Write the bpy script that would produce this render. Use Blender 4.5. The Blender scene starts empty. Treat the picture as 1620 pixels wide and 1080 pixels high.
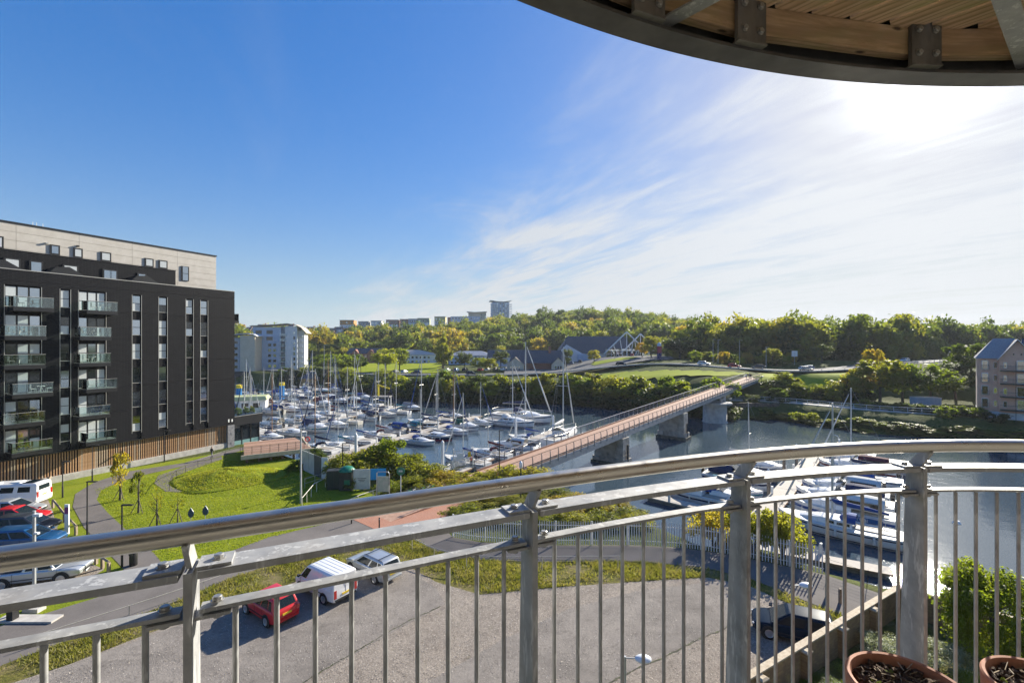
import bpy, math, random
import numpy as np
from mathutils import Vector, Matrix
from mathutils.geometry import tessellate_polygon

scene = bpy.context.scene
col = scene.collection
F, CX, HY, CH = 720.0, 810.0, 538.0, 15.5      # focal length in px of the 1620 px frame, optical centre, eye height
WATER = -3.5

# ------------------------------------------------------------------ camera
cd = bpy.data.cameras.new('camera'); cam = bpy.data.objects.new('camera', cd); col.objects.link(cam)
cd.sensor_width = 36.0; cd.lens = 16.0; cd.clip_start = 0.05; cd.clip_end = 9000
cd.shift_y = -(HY - 540) / 1620.0
cam.location = (0, 0, CH); cam.rotation_euler = (math.pi / 2, 0, 0)
scene.camera = cam

# ------------------------------------------------------------------ sky and sun
SUN_AZ, SUN_EL = math.radians(42.5), math.radians(24.5)     # azimuth to the right of +Y
sun_dir = Vector((math.sin(SUN_AZ) * math.cos(SUN_EL), math.cos(SUN_AZ) * math.cos(SUN_EL), math.sin(SUN_EL)))
w = bpy.data.worlds.new('World'); scene.world = w; w.use_nodes = True
nt = w.node_tree; nt.nodes.clear()
def N(t, **k):
    n = nt.nodes.new(t)
    for a, b in k.items(): setattr(n, a, b)
    return n
def L(a, b): nt.links.new(a, b)
def VMATH(op, a, b=None):
    n = N('ShaderNodeVectorMath', operation=op)
    for i, v in enumerate((a, b)):
        if v is None: continue
        if isinstance(v, (tuple, Vector)): n.inputs[i].default_value = v
        else: L(v, n.inputs[i])
    return n
def MATH(op, a, b=None, clamp=False):
    n = N('ShaderNodeMath', operation=op, use_clamp=clamp)
    for i, v in enumerate((a, b)):
        if v is None: continue
        if isinstance(v, (int, float)): n.inputs[i].default_value = v
        else: L(v, n.inputs[i])
    return n.outputs[0]
def SMOOTH(v, a, b):
    n = N('ShaderNodeMapRange', interpolation_type='SMOOTHSTEP')
    L(v, n.inputs[0]); n.inputs[1].default_value = a; n.inputs[2].default_value = b
    return n.outputs[0]
sky = N('ShaderNodeTexSky', sky_type='NISHITA', sun_disc=False)
sky.sun_elevation = SUN_EL; sky.sun_rotation = SUN_AZ
sky.altitude = 0; sky.air_density = 1.0; sky.dust_density = 0.6; sky.ozone_density = 3.2
tc = N('ShaderNodeTexCoord')
d = VMATH('NORMALIZE', tc.outputs['Generated']).outputs[0]
sep = N('ShaderNodeSeparateXYZ'); L(d, sep.inputs[0])
zz = MATH('ADD', MATH('MAXIMUM', sep.outputs[2], 0.0), 0.10)
cmb = N('ShaderNodeCombineXYZ'); L(MATH('DIVIDE', sep.outputs[0], zz), cmb.inputs[0]); L(MATH('DIVIDE', sep.outputs[1], zz), cmb.inputs[1])
# a bank of cirrus drawn out along its own front, ending in feathered streaks
sp2 = N('ShaderNodeSeparateXYZ'); L(cmb.outputs[0], sp2.inputs[0])
def cp(px, py):
    v = Vector(((px - CX), F, -(py - HY))).normalized(); z = v.z + 0.10
    return v.x / z, v.y / z
A, B = cp(640, 470), cp(1240, 215)
fx, fy = B[0] - A[0], B[1] - A[1]; fl = math.hypot(fx, fy); fx /= fl; fy /= fl; nx, ny = -fy, fx
if nx * (cp(1400, 400)[0] - A[0]) + ny * (cp(1400, 400)[1] - A[1]) < 0: nx, ny = -nx, -ny
dx_, dy_ = MATH('SUBTRACT', sp2.outputs[0], A[0]), MATH('SUBTRACT', sp2.outputs[1], A[1])
dist = MATH('ADD', MATH('MULTIPLY', dx_, nx), MATH('MULTIPLY', dy_, ny))
along = MATH('ADD', MATH('MULTIPLY', dx_, fx), MATH('MULTIPLY', dy_, fy))
def streak(sx, sy, scale, detail, rough, distort):
    c = N('ShaderNodeCombineXYZ'); L(MATH('ADD', MATH('MULTIPLY', along, sx), MATH('MULTIPLY', dist, sx * 0.35)), c.inputs[0]); L(MATH('MULTIPLY', dist, sy), c.inputs[1])
    n = N('ShaderNodeTexNoise'); L(c.outputs[0], n.inputs[0])
    for k, v_ in (('Scale', scale), ('Detail', detail), ('Roughness', rough), ('Distortion', distort)): n.inputs[k].default_value = v_
    return n
n1 = streak(0.42, 1.0, 1.5, 9, 0.62, 0.6)
n2 = streak(0.55, 2.6, 2.1, 10, 0.70, 0.9)
front = SMOOTH(MATH('ADD', dist, MATH('MULTIPLY', MATH('SUBTRACT', n1.outputs[0], 0.5), 2.6)), -0.85, 0.95)
wisp = MATH('ADD', MATH('MULTIPLY', SMOOTH(n2.outputs[0], 0.30, 0.70), 0.70), MATH('MULTIPLY', SMOOTH(n1.outputs[0], 0.25, 0.62), 0.5))
thin = MATH('MULTIPLY', SMOOTH(n1.outputs[0], 0.5, 0.8), 0.07)
cover = MATH('ADD', MATH('MULTIPLY', MATH('MULTIPLY', front, wisp), 1.35), thin, clamp=True)
cosun = VMATH('DOT_PRODUCT', d, sun_dir).outputs['Value']
cs = MATH('MAXIMUM', cosun, 0.0)
fwd = MATH('ADD', MATH('ADD', MATH('MULTIPLY', MATH('POWER', cs, 6.0), 0.7), 2.75), MATH('MULTIPLY', MATH('POWER', cs, 340.0), 3.5))
cc = N('ShaderNodeMix', data_type='RGBA', blend_type='MULTIPLY'); cc.inputs[0].default_value = 1.0
cc.inputs[6].default_value = (0.93, 0.965, 1.0, 1); 
cx3 = N('ShaderNodeCombineXYZ'); [L(fwd, cx3.inputs[i]) for i in range(3)]; L(cx3.outputs[0], cc.inputs[7])
bw_ = N('ShaderNodeRGBToBW'); L(sky.outputs[0], bw_.inputs[0])          # soften the sky's own range, as the exposure-blended photograph does
roll = MATH('DIVIDE', 1.16, MATH('ADD', 1.0, MATH('MULTIPLY', bw_.outputs[0], 0.34)))
skc = VMATH('SCALE', sky.outputs[0]); L(roll, skc.inputs['Scale'])
mx = N('ShaderNodeMix', data_type='RGBA'); L(MATH('MULTIPLY', cover, 0.9), mx.inputs[0]); hsv_ = N('ShaderNodeHueSaturation'); hsv_.inputs['Saturation'].default_value = 1.32; hsv_.inputs['Hue'].default_value = 0.508; L(skc.outputs[0], hsv_.inputs['Color']); hz_ = N('ShaderNodeMix', data_type='RGBA'); hz_.inputs[7].default_value = (1.95, 2.45, 3.05, 1)     # pale haze all round the horizon
L(MATH('MULTIPLY', MATH('POWER', MATH('SUBTRACT', 1.0, MATH('ABSOLUTE', sep.outputs[2]), clamp=True), 7.0), 0.8), hz_.inputs[0]); L(hsv_.outputs[0], hz_.inputs[6]); L(hz_.outputs[2], mx.inputs[6]); L(cc.outputs[2], mx.inputs[7])
# whitish aureole where the veil is lit from behind by the sun
au = N('ShaderNodeMix', data_type='RGBA', blend_type='ADD'); au.inputs[0].default_value = 1.0
aux = N('ShaderNodeCombineXYZ'); aur = MATH('ADD', MATH('MULTIPLY', MATH('POWER', cs, 480.0), 6.0), MATH('MULTIPLY', MATH('POWER', cs, 16.0), 0.15))
[L(aur, aux.inputs[i]) for i in range(3)]
L(mx.outputs[2], au.inputs[6]); L(aux.outputs[0], au.inputs[7])
bg = N('ShaderNodeBackground'); L(au.outputs[2], bg.inputs[0]); bg.inputs[1].default_value = 0.115
wo = N('ShaderNodeOutputWorld'); L(bg.outputs[0], wo.inputs[0])

sl = bpy.data.lights.new('sun', 'SUN'); sl.energy = 4.9; sl.angle = math.radians(0.53); sl.color = (1.0, 0.93, 0.80)
so = bpy.data.objects.new('sun', sl); col.objects.link(so); so.location = sun_dir * 100
so.rotation_euler = sun_dir.to_track_quat('Z', 'Y').to_euler()
vs = scene.view_settings; vs.view_transform = 'Standard'; vs.look = 'None'; vs.exposure = 1.22; vs.gamma = 1.0; vs.use_curve_mapping = False
scene.cycles.max_bounces = 8; scene.cycles.transparent_max_bounces = 12
scene.cycles.use_denoising = True; scene.cycles.denoising_prefilter = 'FAST'
scene.cycles.sample_clamp_indirect = 6

# ------------------------------------------------------------------ helpers
def P(px, py, z=0.0):
    dd = F * (CH - z) / (py - HY); return Vector(((px - CX) / F * dd, dd, z))
def PD(px, py, dd): return Vector(((px - CX) / F * dd, dd, CH - (py - HY) / F * dd))
def V(*a): return Vector(a)
rnd = random.Random(7)

class MB:
    def __init__(s): s.v = []; s.f = []
    def add(s, vs, fs):
        o = len(s.v); s.v += [tuple(p) for p in vs]; s.f += [tuple(i + o for i in f) for f in fs]; return s
    def box(s, c, sz, rz=0.0, tilt=None):
        x, y, z = sz[0] / 2, sz[1] / 2, sz[2] / 2; cr, sr = math.cos(rz), math.sin(rz); vs = []
        for a, b, e in ((-1,-1,-1),(1,-1,-1),(1,1,-1),(-1,1,-1),(-1,-1,1),(1,-1,1),(1,1,1),(-1,1,1)):
            q = Vector((a * x, b * y, e * z))
            if tilt is not None: q = tilt @ q
            vs.append((c[0] + q.x * cr - q.y * sr, c[1] + q.x * sr + q.y * cr, c[2] + q.z))
        return s.add(vs, [(0,3,2,1),(4,5,6,7),(0,1,5,4),(1,2,6,5),(2,3,7,6),(3,0,4,7)])
    def b2(s, x0, x1, y0, y1, z0, z1): return s.box(((x0+x1)/2, (y0+y1)/2, (z0+z1)/2), (x1-x0, y1-y0, z1-z0))
    def tube(s, p0, p1, r0, r1=None, n=8, cap=True):
        r1 = r0 if r1 is None else r1; p0 = Vector(p0); p1 = Vector(p1); q = (p1 - p0).to_track_quat('Z', 'Y'); vs = []
        for p, r in ((p0, r0), (p1, r1)):
            for i in range(n):
                a = 2 * math.pi * i / n; vs.append(p + q @ Vector((math.cos(a) * r, math.sin(a) * r, 0)))
        fs = [(i, (i + 1) % n, n + (i + 1) % n, n + i) for i in range(n)]
        if cap: fs += [tuple(range(n - 1, -1, -1)), tuple(range(n, 2 * n))]
        return s.add(vs, fs)
    def path(s, pts, r, n=8, closed=False):
        pts = [Vector(p) for p in pts]; m = len(pts); vs = []; rr = r if isinstance(r, (list, tuple)) else [r] * m
        for k, p in enumerate(pts):
            t = (pts[min(k + 1, m - 1)] - pts[max(k - 1, 0)]).normalized()
            up = Vector((0, 0, 1)) if abs(t.z) < 0.95 else Vector((0, 1, 0)); a = t.cross(up).normalized(); b = a.cross(t)
            for i in range(n):
                g = 2 * math.pi * i / n; vs.append(p + a * math.cos(g) * rr[k] + b * math.sin(g) * rr[k])
        fs = [(k*n+i, k*n+(i+1)%n, (k+1)*n+(i+1)%n, (k+1)*n+i) for k in range(m-1) for i in range(n)]
        fs += [tuple(range(n - 1, -1, -1)), tuple(range((m-1)*n, m*n))]
        return s.add(vs, fs)
    def strip(s, pts, prof, up=Vector((0, 0, 1))):      # sweep a closed profile (side, up) along pts
        pts = [Vector(p) for p in pts]; m = len(pts); n = len(prof); vs = []
        for k, p in enumerate(pts):
            t = (pts[min(k + 1, m - 1)] - pts[max(k - 1, 0)]).normalized(); a = t.cross(up).normalized(); b = a.cross(t)
            for (u, v_) in prof: vs.append(p + a * u + b * v_)
        fs = [(k*n+i, (k+1)*n+i, (k+1)*n+(i+1)%n, k*n+(i+1)%n) for k in range(m-1) for i in range(n)]
        fs += [tuple(range(n)), tuple(range(m*n-1, (m-1)*n-1, -1))]
        return s.add(vs, fs)
    def poly(s, pts):
        pts = [Vector(p) for p in pts]
        tr = tessellate_polygon([[Vector((p.x, p.y, 0)) for p in pts]]); out = []
        for t in tr:
            a, b, c = (pts[i] for i in t)
            out.append(tuple(t) if (b - a).cross(c - a).z > 0 else tuple(reversed(t)))
        return s.add(pts, out)
    def prism(s, pts2, z0, z1):
        n = len(pts2); area = sum(pts2[i][0]*pts2[(i+1)%n][1]-pts2[(i+1)%n][0]*pts2[i][1] for i in range(n))
        if area < 0: pts2 = pts2[::-1]
        tr = tessellate_polygon([[Vector((p[0], p[1], 0)) for p in pts2]]); fs = []
        for t in tr:
            a, b, c = (Vector((*pts2[i][:2], 0)) for i in t)
            t = tuple(t) if (b - a).cross(c - a).z > 0 else tuple(reversed(t))
            fs += [tuple(i + n for i in t), tuple(reversed(t))]
        fs += [(i, (i+1)%n, n+(i+1)%n, n+i) for i in range(n)]
        return s.add([(p[0], p[1], z0) for p in pts2] + [(p[0], p[1], z1) for p in pts2], fs)
    def loft(s, secs, closed=True, caps=True):          # sections: lists of points, same count
        n = len(secs[0]); vs = [p for q in secs for p in q]; m = len(secs)
        fs = [(k*n+i, k*n+(i+1)%n, (k+1)*n+(i+1)%n, (k+1)*n+i) for k in range(m-1) for i in range(n if closed else n-1)]
        if caps and closed: fs += [tuple(range(n - 1, -1, -1)), tuple(range((m-1)*n, m*n))]
        return s.add(vs, fs)
    def lathe(s, prof, c=(0,0,0), n=20, axis='z'):
        vs = []
        for r, h in prof:
            for i in range(n):
                a = 2*math.pi*i/n
                q = (math.cos(a)*r, math.sin(a)*r, h) if axis == 'z' else (math.cos(a)*r, h, math.sin(a)*r)
                vs.append((c[0]+q[0], c[1]+q[1], c[2]+q[2]))
        m = len(prof); fs = []
        for k in range(m-1):
            for i in range(n):
                f = (k*n+i, k*n+(i+1)%n, (k+1)*n+(i+1)%n, (k+1)*n+i); fs.append(f if axis == 'z' else f[::-1])
        e = [tuple(range(n-1,-1,-1)), tuple(range((m-1)*n, m*n))]
        fs += e if axis == 'z' else [x[::-1] for x in e]
        return s.add(vs, fs)
    def mesh(s, name, mat, smooth=False):
        me = bpy.data.meshes.new(name); me.from_pydata(s.v, [], s.f); me.update()
        if mat is not None: me.materials.append(mat)
        if smooth:
            me.polygons.foreach_set('use_smooth', [True] * len(me.polygons))
            if smooth != 'all': me.set_sharp_from_angle(angle=math.radians(38))
        return me

def link(name, me, parent=None, loc=(0,0,0), rz=0.0, sc=None, mat=None):
    o = bpy.data.objects.new(name, me); col.objects.link(o); o.location = loc
    if rz: o.rotation_euler = (0, 0, rz)
    if sc is not None: o.scale = (sc, sc, sc) if isinstance(sc, (int, float)) else sc
    if parent is not None: o.parent = parent
    if mat is not None:
        o.material_slots[0].link = 'OBJECT'; o.material_slots[0].material = mat
    return o
def ob(name, mb, mat, parent=None, smooth=False, **k): return link(name, mb.mesh(name, mat, smooth), parent, **k)
def tag(o, label, cat, group=None):
    o['label'] = label; o['category'] = cat
    if group: o['group'] = group
    return o
def thing(name, label, cat, loc=(0,0,0), rz=0.0, group=None, sc=None):
    return tag(link(name, None, None, loc, rz, sc), label, cat, group)
def kind(o, k):
    o['kind'] = k; return o
def struct(name, mb, mat, parent=None, smooth=False):
    o = ob(name, mb, mat, parent, smooth)
    return kind(o, 'structure') if parent is None else o
def quads(name, Q, mat, smooth=False):                  # Q: (n,4,3) array -> mesh of quads
    n = len(Q); me = bpy.data.meshes.new(name)
    me.vertices.add(n*4); me.vertices.foreach_set('co', np.asarray(Q, np.float32).ravel())
    me.loops.add(n*4); me.loops.foreach_set('vertex_index', np.arange(n*4, dtype=np.int32))
    me.polygons.add(n); me.polygons.foreach_set('loop_start', np.arange(0, n*4, 4, dtype=np.int32))
    try: me.polygons.foreach_set('loop_total', np.full(n, 4, np.int32))
    except Exception: pass
    me.update(calc_edges=True); me.materials.append(mat); me.validate(); return me

# ------------------------------------------------------------------ materials
def lin(c):
    if isinstance(c, str):
        c = [int(c[i:i+2], 16) / 255 for i in (0, 2, 4)]; c = [x/12.92 if x <= .04045 else ((x+.055)/1.055)**2.4 for x in c]
    return (c[0], c[1], c[2], 1.0)
class MT:                                                # small node builder
    def __init__(s, name):
        s.m = bpy.data.materials.new(name); s.m.use_nodes = True; s.t = s.m.node_tree; s.b = s.t.nodes['Principled BSDF']; s.out = s.t.nodes['Material Output']
    def n(s, ty, ins=None, **k):
        x = s.t.nodes.new(ty)
        for a, b in k.items(): setattr(x, a, b)
        for a, b in (ins or {}).items():
            if hasattr(b, 'is_output'): s.t.links.new(b, x.inputs[a])
            else: x.inputs[a].default_value = b
        return x
    def co(s, kind='Object', scale=None, rot=None):
        o = s.n('ShaderNodeTexCoord').outputs[kind]
        if scale is not None or rot is not None:
            o = s.n('ShaderNodeMapping', {'Vector': o, 'Scale': scale or (1,1,1), 'Rotation': rot or (0,0,0)}).outputs[0]
        return o
    def geo(s, scale=None, rot=None):
        o = s.n('ShaderNodeNewGeometry').outputs['Position']
        if scale is not None or rot is not None:
            o = s.n('ShaderNodeMapping', {'Vector': o, 'Scale': scale or (1,1,1), 'Rotation': rot or (0,0,0)}).outputs[0]
        return o
    def noise(s, v, scale, detail=4, rough=.55, dist=0.0):
        return s.n('ShaderNodeTexNoise', {'Vector': v, 'Scale': scale, 'Detail': detail, 'Roughness': rough, 'Distortion': dist}).outputs[0]
    def ramp(s, f, stops):
        r = s.n('ShaderNodeValToRGB', {0: f}); e = r.color_ramp.elements
        while len(e) < len(stops): e.new(0.5)
        for x, (p, c) in zip(e, stops): x.position = p; x.color = lin(c)
        return r.outputs[0]
    def mix(s, f, a, b, mode='MIX'):
        x = s.n('ShaderNodeMix', data_type='RGBA', blend_type=mode)
        for i, v in ((0, f), (6, a), (7, b)):
            if hasattr(v, 'is_output'): s.t.links.new(v, x.inputs[i])
            else: x.inputs[i].default_value = v if i == 0 else lin(v)
        return x.outputs[2]
    def mr(s, v, a, b, c=0.0, d=1.0): return s.n('ShaderNodeMapRange', {0: v, 1: a, 2: b, 3: c, 4: d}).outputs[0]
    def set(s, **k):
        for a, b in k.items():
            i = s.b.inputs[a.replace('_', ' ')]
            if hasattr(b, 'is_output'): s.t.links.new(b, i)
            else: i.default_value = lin(b) if i.type == 'RGBA' else b
        return s
    def bump(s, h, strength=.3, dist=.02):
        x = s.n('ShaderNodeBump', {'Height': h, 'Strength': strength, 'Distance': dist}); s.t.links.new(x.outputs[0], s.b.inputs['Normal']); return s
_mc = {}
def M(name, c, c2=None, scale=3.0, rough=.6, metal=0.0, bump=0.0, bscale=None, bd=.01, detail=5, lo=.35, hi=.65, stretch=None, spec=None, coat=0.0, world=False):
    if name in _mc: return _mc[name]
    t = MT(name); v = (t.geo if world else t.co)(scale=stretch) if not world else t.geo(scale=stretch)
    if c2 is not None or bump:
        f = t.noise(v, scale, detail)
    if c2 is not None: t.set(Base_Color=t.ramp(f, [(lo, c), (hi, c2)]))
    else: t.set(Base_Color=c)
    t.set(Roughness=rough, Metallic=metal)
    if spec is not None: t.b.inputs['Specular IOR Level'].default_value = spec
    if coat: t.set(Coat_Weight=coat, Coat_Roughness=.06)
    if bump: t.bump(t.noise(v, bscale or scale * 3, 4), bump, bd)
    _mc[name] = t.m; return t.m
# ================================================================== TERRAIN AND WATER
NEAR = np.array([(-420,230),(-200,140),(-120,105),(-70,88),(-48,79),(-36,72),(-27,64),(-18,61),(-10,60.5),(2,57),(10,50),(14,43.5),(19,35.6),(22.4,31.2),(25.4,27.8),(31,24.2),(38,21),(70,12),(130,-12),(420,-150)], float)
FAR = np.array([(-460,380),(-230,270),(-150,226),(-116,208),(-69,190),(-46,168),(-30,150),(-12,143),(15,143),(28,133),(41,123),(51,114),(65,112),(72,101),(77,94),(97,86),(150,62),(420,-60)], float)
RIVER = np.vstack([NEAR, FAR[::-1]])
def seg_dist(X, Y, pl):
    best = np.full(X.shape, 1e9)
    for (ax, ay), (bx, by) in zip(pl[:-1], pl[1:]):
        dx, dy = bx-ax, by-ay; t = np.clip(((X-ax)*dx+(Y-ay)*dy)/(dx*dx+dy*dy), 0, 1)
        best = np.minimum(best, np.hypot(X-ax-t*dx, Y-ay-t*dy))
    return best
def inside(X, Y, poly):
    r = np.zeros(X.shape, bool); n = len(poly)
    for i in range(n):
        ax, ay = poly[i][0], poly[i][1]; bx, by = poly[(i+1) % n][0], poly[(i+1) % n][1]
        if ay == by: continue
        r ^= ((ay > Y) != (by > Y)) & (X < (bx-ax)*(Y-ay)/(by-ay)+ax)
    return r
def sst(x, a, b):
    t = np.clip((x-a)/(b-a), 0, 1); return t*t*(3-2*t)
RP = [-800, 100, 300, 420, 560, 700, 790, 850, 900, 1000, 1060, 1120, 1300, 1500, 1620, 2600]
RH = [15, 15, 15, 14, 12, 14, 21, 26, 24, 23, 16, 11, 9, 9, 10, 12]
def terrain(X, Y):
    X = np.asarray(X, float); Y = np.asarray(Y, float)
    ins = inside(X, Y, RIVER); dn = seg_dist(X, Y, NEAR); df = seg_dist(X, Y, FAR); d0 = np.minimum(dn, df)
    h = np.where(ins, -3.62 - np.minimum(d0*.3, 2.5), 0.0)
    near = ~ins & (dn <= df)
    h = np.where(near, -3.6 + 3.6*sst(dn, 0, 4.6-3.9*sst(X, 14, 19)), h)
    bx = sst(X, 15, 60)
    left = -3.6 + 5.0*sst(df, 0, 8) + 0.8*sst(df, 20, 80)
    pl = 11 + 26*sst(X, 74, 92)
    right = -3.6 + 3.5*sst(df, 0, 6.5) + 5.2*sst(df, pl, pl+13) + 3.0*sst(df, pl+14, pl+60)
    far = left*(1-bx) + right*bx
    px = CX + F*X/np.maximum(Y, 1.0)
    hill = np.interp(px, RP, RH)*sst(Y, 300, 540)
    far = far + hill
    h = np.where(~ins & ~near, far, h)
    return h
def TZ(x, y): return float(terrain(np.array([x]), np.array([y]))[0])

def leaf_noise(t, v):
    return t.noise(v, .9, 5)
t = MT('rough_grass_ground'); v = t.geo(); n = t.noise(v, .25, 6, .6); n_b = t.noise(v, 3.5, 5, .7)
c = t.ramp(n, [(.3, (.055,.075,.018)), (.5, (.085,.11,.024)), (.7, (.12,.115,.04))])
c = t.mix(t.mr(n_b, .35, .7), c, (.05,.06,.018)); t.set(Base_Color=c, Roughness=.95, Specular_IOR_Level=.08); t.bump(n_b, .9, .25); GROUND = t.m
ang = np.concatenate([np.radians(np.arange(-82, 82, .62)), np.radians(np.arange(82, 278, 7.0))])
rad = [4.0]
while rad[-1] < 5200: rad.append(rad[-1]*(1.0235 if rad[-1] < 420 else 1.06))
rad = np.array(rad); na, nr = len(ang), len(rad)
RR, AA = np.meshgrid(rad, ang, indexing='ij'); GX, GY = RR*np.sin(AA), RR*np.cos(AA); GZ = terrain(GX, GY)
GZ = GZ + np.where((GZ > 1.0) & (RR > 100), 0.25*np.sin(GX*.31)*np.cos(GY*.27), 0)
vs_ = np.stack([GX.ravel(), GY.ravel(), GZ.ravel()], 1).tolist() + [(0, 0, 0)]
fs_ = []
for i in range(nr-1):
    for j in range(na):
        k = (j+1) % na; fs_.append((i*na+j, i*na+k, (i+1)*na+k, (i+1)*na+j)[::-1])
fs_ += [(nr*na, j, (j+1) % na)[::-1] for j in range(na)]
g = MB(); g.v = vs_; g.f = fs_; kind(ob('ground', g, GROUND, None, 'all'), 'structure')

t = MT('river_water'); v = t.geo(scale=(1, 1.0, 1)); a = t.noise(v, .55, 3, .55, .4); b_ = t.noise(t.geo(scale=(1.0, 2.2, 1), rot=(0,0,.5)), 2.4, 3, .6)
big = t.noise(t.geo(scale=(.5, 1, 1), rot=(0,0,-.6)), .035, 3, .5)
h_ = t.n('ShaderNodeMath', {0: a, 1: t.n('ShaderNodeMath', {0: b_, 1: .45}, operation='MULTIPLY').outputs[0]}, operation='ADD').outputs[0]
t.set(Base_Color=(.045,.07,.092), Roughness=.05, IOR=1.42)
bm_ = t.n('ShaderNodeBump', {'Height': h_, 'Strength': t.mr(big, .38, .62, .07, .42), 'Distance': .10}); t.t.links.new(bm_.outputs[0], t.b.inputs['Normal'])
WATERM = t.m
wp = MB().poly([(x, y, WATER) for x, y in [(-430,200),(-200,125),(-110,92),(-60,78),(-40,66),(-28,58),(-10,54),(0,50),(8,44),(13,37),(18,31),(22,26.5),(26,23),(34,18),(70,6),(130,-20),(420,-160),(420,-40),(150,72),(97,96),(82,104),(74,114),(52,124),(30,140),(15,152),(-12,152),(-30,160),(-46,180),(-69,200),(-116,220),(-150,238),(-230,284),(-460,400)]])
struct('water', wp, WATERM)

# ------------------------------------------------------------------ sheets of the near ground
def sheet(name, px, z, mat): return struct(name, MB().poly([P(a, b, z) for a, b in px]), mat)
t = MT('mown_lawn'); v = t.geo(); n = t.noise(v, .35, 6, .62); n_b = t.noise(v, 9, 4, .7); n_c = t.noise(v, 1.6, 5, .65)
c = t.ramp(n, [(.28, (.14,.185,.012)), (.5, (.215,.255,.016)), (.72, (.28,.29,.026))]); c = t.mix(t.mr(n_b, .35, .75, 0, .8), c, (.105,.145,.012)); c = t.mix(t.mr(n_c, .58, .75, 0, .6), c, (.28,.26,.06))
t.set(Base_Color=c, Roughness=.9, Specular_IOR_Level=.1); t.bump(n_b, .8, .08); LAWN = t.m
t = MT('worn_tarmac'); v = t.geo(); n = t.noise(v, .5, 6, .65); sp = t.noise(v, 26, 3, .8)
c = t.ramp(n, [(.3, (.22,.19,.168)), (.55, (.33,.29,.255)), (.75, (.41,.36,.31))]); c = t.mix(t.mr(sp, .42, .68, 0, .7), c, (.40,.37,.325)); c = t.mix(t.mr(t.noise(v, .13, 4), .5, .66, 0, .5), c, (.15,.135,.122)); c = t.mix(t.mr(t.noise(v, 1.7, 5, .7), .55, .72, 0, .65), c, (.11,.10,.09)); c = t.mix(t.mr(t.noise(t.geo(scale=(.25,1.6,1), rot=(0,0,.84)), .9, 5, .7), .52, .72, 0, .45), c, (.13,.115,.10)); c = t.mix(.14, c, (.05,.045,.04)); c = t.mix(t.mr(t.noise(v, 8, 3, .9), .36, .66, 0, .42), c, (.08,.072,.065))
t.set(Base_Color=c, Roughness=.92, Specular_IOR_Level=.15); t.bump(t.noise(v, 15, 4, .8), .9, .04); TARMAC = t.m
t = MT('loose_gravel'); v = t.geo(); n = t.noise(v, .45, 6, .7); vo = t.n('ShaderNodeTexVoronoi', {'Vector': v, 'Scale': 30.0}).outputs['Color']; vg = t.n('ShaderNodeTexVoronoi', {'Vector': v, 'Scale': 30.0}).outputs['Distance']
c = t.ramp(n, [(.3, (.29,.245,.205)), (.52, (.42,.36,.30)), (.72, (.52,.445,.365))]); hs = t.n('ShaderNodeSeparateColor', {0: vo}).outputs[0]
c = t.mix(t.mr(hs, .1, .95, 0, .6), c, (.15,.13,.115)); c = t.mix(t.mr(hs, .8, .99, 0, .7), c, (.56,.51,.44)); c = t.mix(t.mr(t.noise(v, .22, 5), .5, .7, 0, .5), c, (.26,.21,.165)); c = t.mix(t.mr(t.noise(v, 3.2, 5, .75), .50, .70, 0, .6), c, (.135,.115,.098)); c = t.mix(t.mr(t.noise(v, 1.1, 4, .7), .60, .74, 0, .5), c, (.13,.125,.06)); c = t.mix(t.mr(t.noise(v, 8, 3, .9), .36, .66, 0, .5), c, (.10,.088,.078)); c = t.mix(t.mr(t.noise(t.geo(scale=(1,1,1), rot=(0,0,1)), 10, 3, .9), .58, .70, 0, .6), c, (.60,.55,.48))
t.set(Base_Color=c, Roughness=.95, Specular_IOR_Level=.08); t.bump(t.noise(v, 11, 5, .85), 1.0, .06); GRAVEL = t.m
t = MT('path_tarmac'); v = t.geo(); n = t.noise(v, .4, 5); sp = t.noise(v, 30, 3, .8)
c = t.ramp(n, [(.3, (.115,.104,.097)), (.7, (.175,.158,.146))]); c = t.mix(t.mr(sp, .45, .7, 0, .5), c, (.25,.23,.21)); t.set(Base_Color=c, Roughness=.9, Specular_IOR_Level=.1); t.bump(sp, .3, .01); PATHM = t.m
t = MT('red_block_paving'); v = t.geo(rot=(0,0,.72)); br = t.n('ShaderNodeTexBrick', {'Vector': v, 'Color1': lin((.33,.13,.075)), 'Color2': lin((.42,.19,.115)), 'Mortar': lin((.16,.09,.065)), 'Scale': 4.5, 'Mortar Size': .014}, offset=.5)
c = t.mix(t.mr(t.noise(v, .5, 5), .35, .7, 0, .45), br.outputs[0], (.36,.21,.15)); t.set(Base_Color=c, Roughness=.85); t.bump(br.outputs[1], -.4, .01); PAVING = t.m

lawn_px = [(-160,830),(-160,772),(0,768),(80,757),(354,711),(400,700),(500,733),(540,760),(625,790),(560,812),(430,846),(300,893),(200,930),(60,972),(-160,1020)]
sheet('lawn', lawn_px, .006, LAWN)
sheet('car_park_side', [(-330,845),(-330,765),(-150,775),(0,770),(66,763),(82,800),(96,850),(133,882),(165,896),(120,925),(40,958),(-330,1040)], .014, GRAVEL)
path_px = [(-200,1030),(0,985),(67,967),(197,927),(299,892),(425,845),(545,817),(600,822),(700,832),(652,846),(560,858),(433,886),(360,912),(302,938),(14,1043),(-200,1130)]
sheet('footpath', path_px, .02, PATHM)
def ribbon(name, L_, R_, z, mat): return sheet(name, L_ + R_[::-1], z, mat)
ribbon('footpath_curve', [(205,918),(195,895),(160,858),(133,830),(115,797),(119,777),(150,758),(205,741),(290,728),(345,713),(388,702)], [(310,893),(262,893),(240,866),(200,834),(170,806),(153,786),(160,771),(190,757),(235,745),(290,733),(345,718),(392,706)], .026, PATHM)
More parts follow.
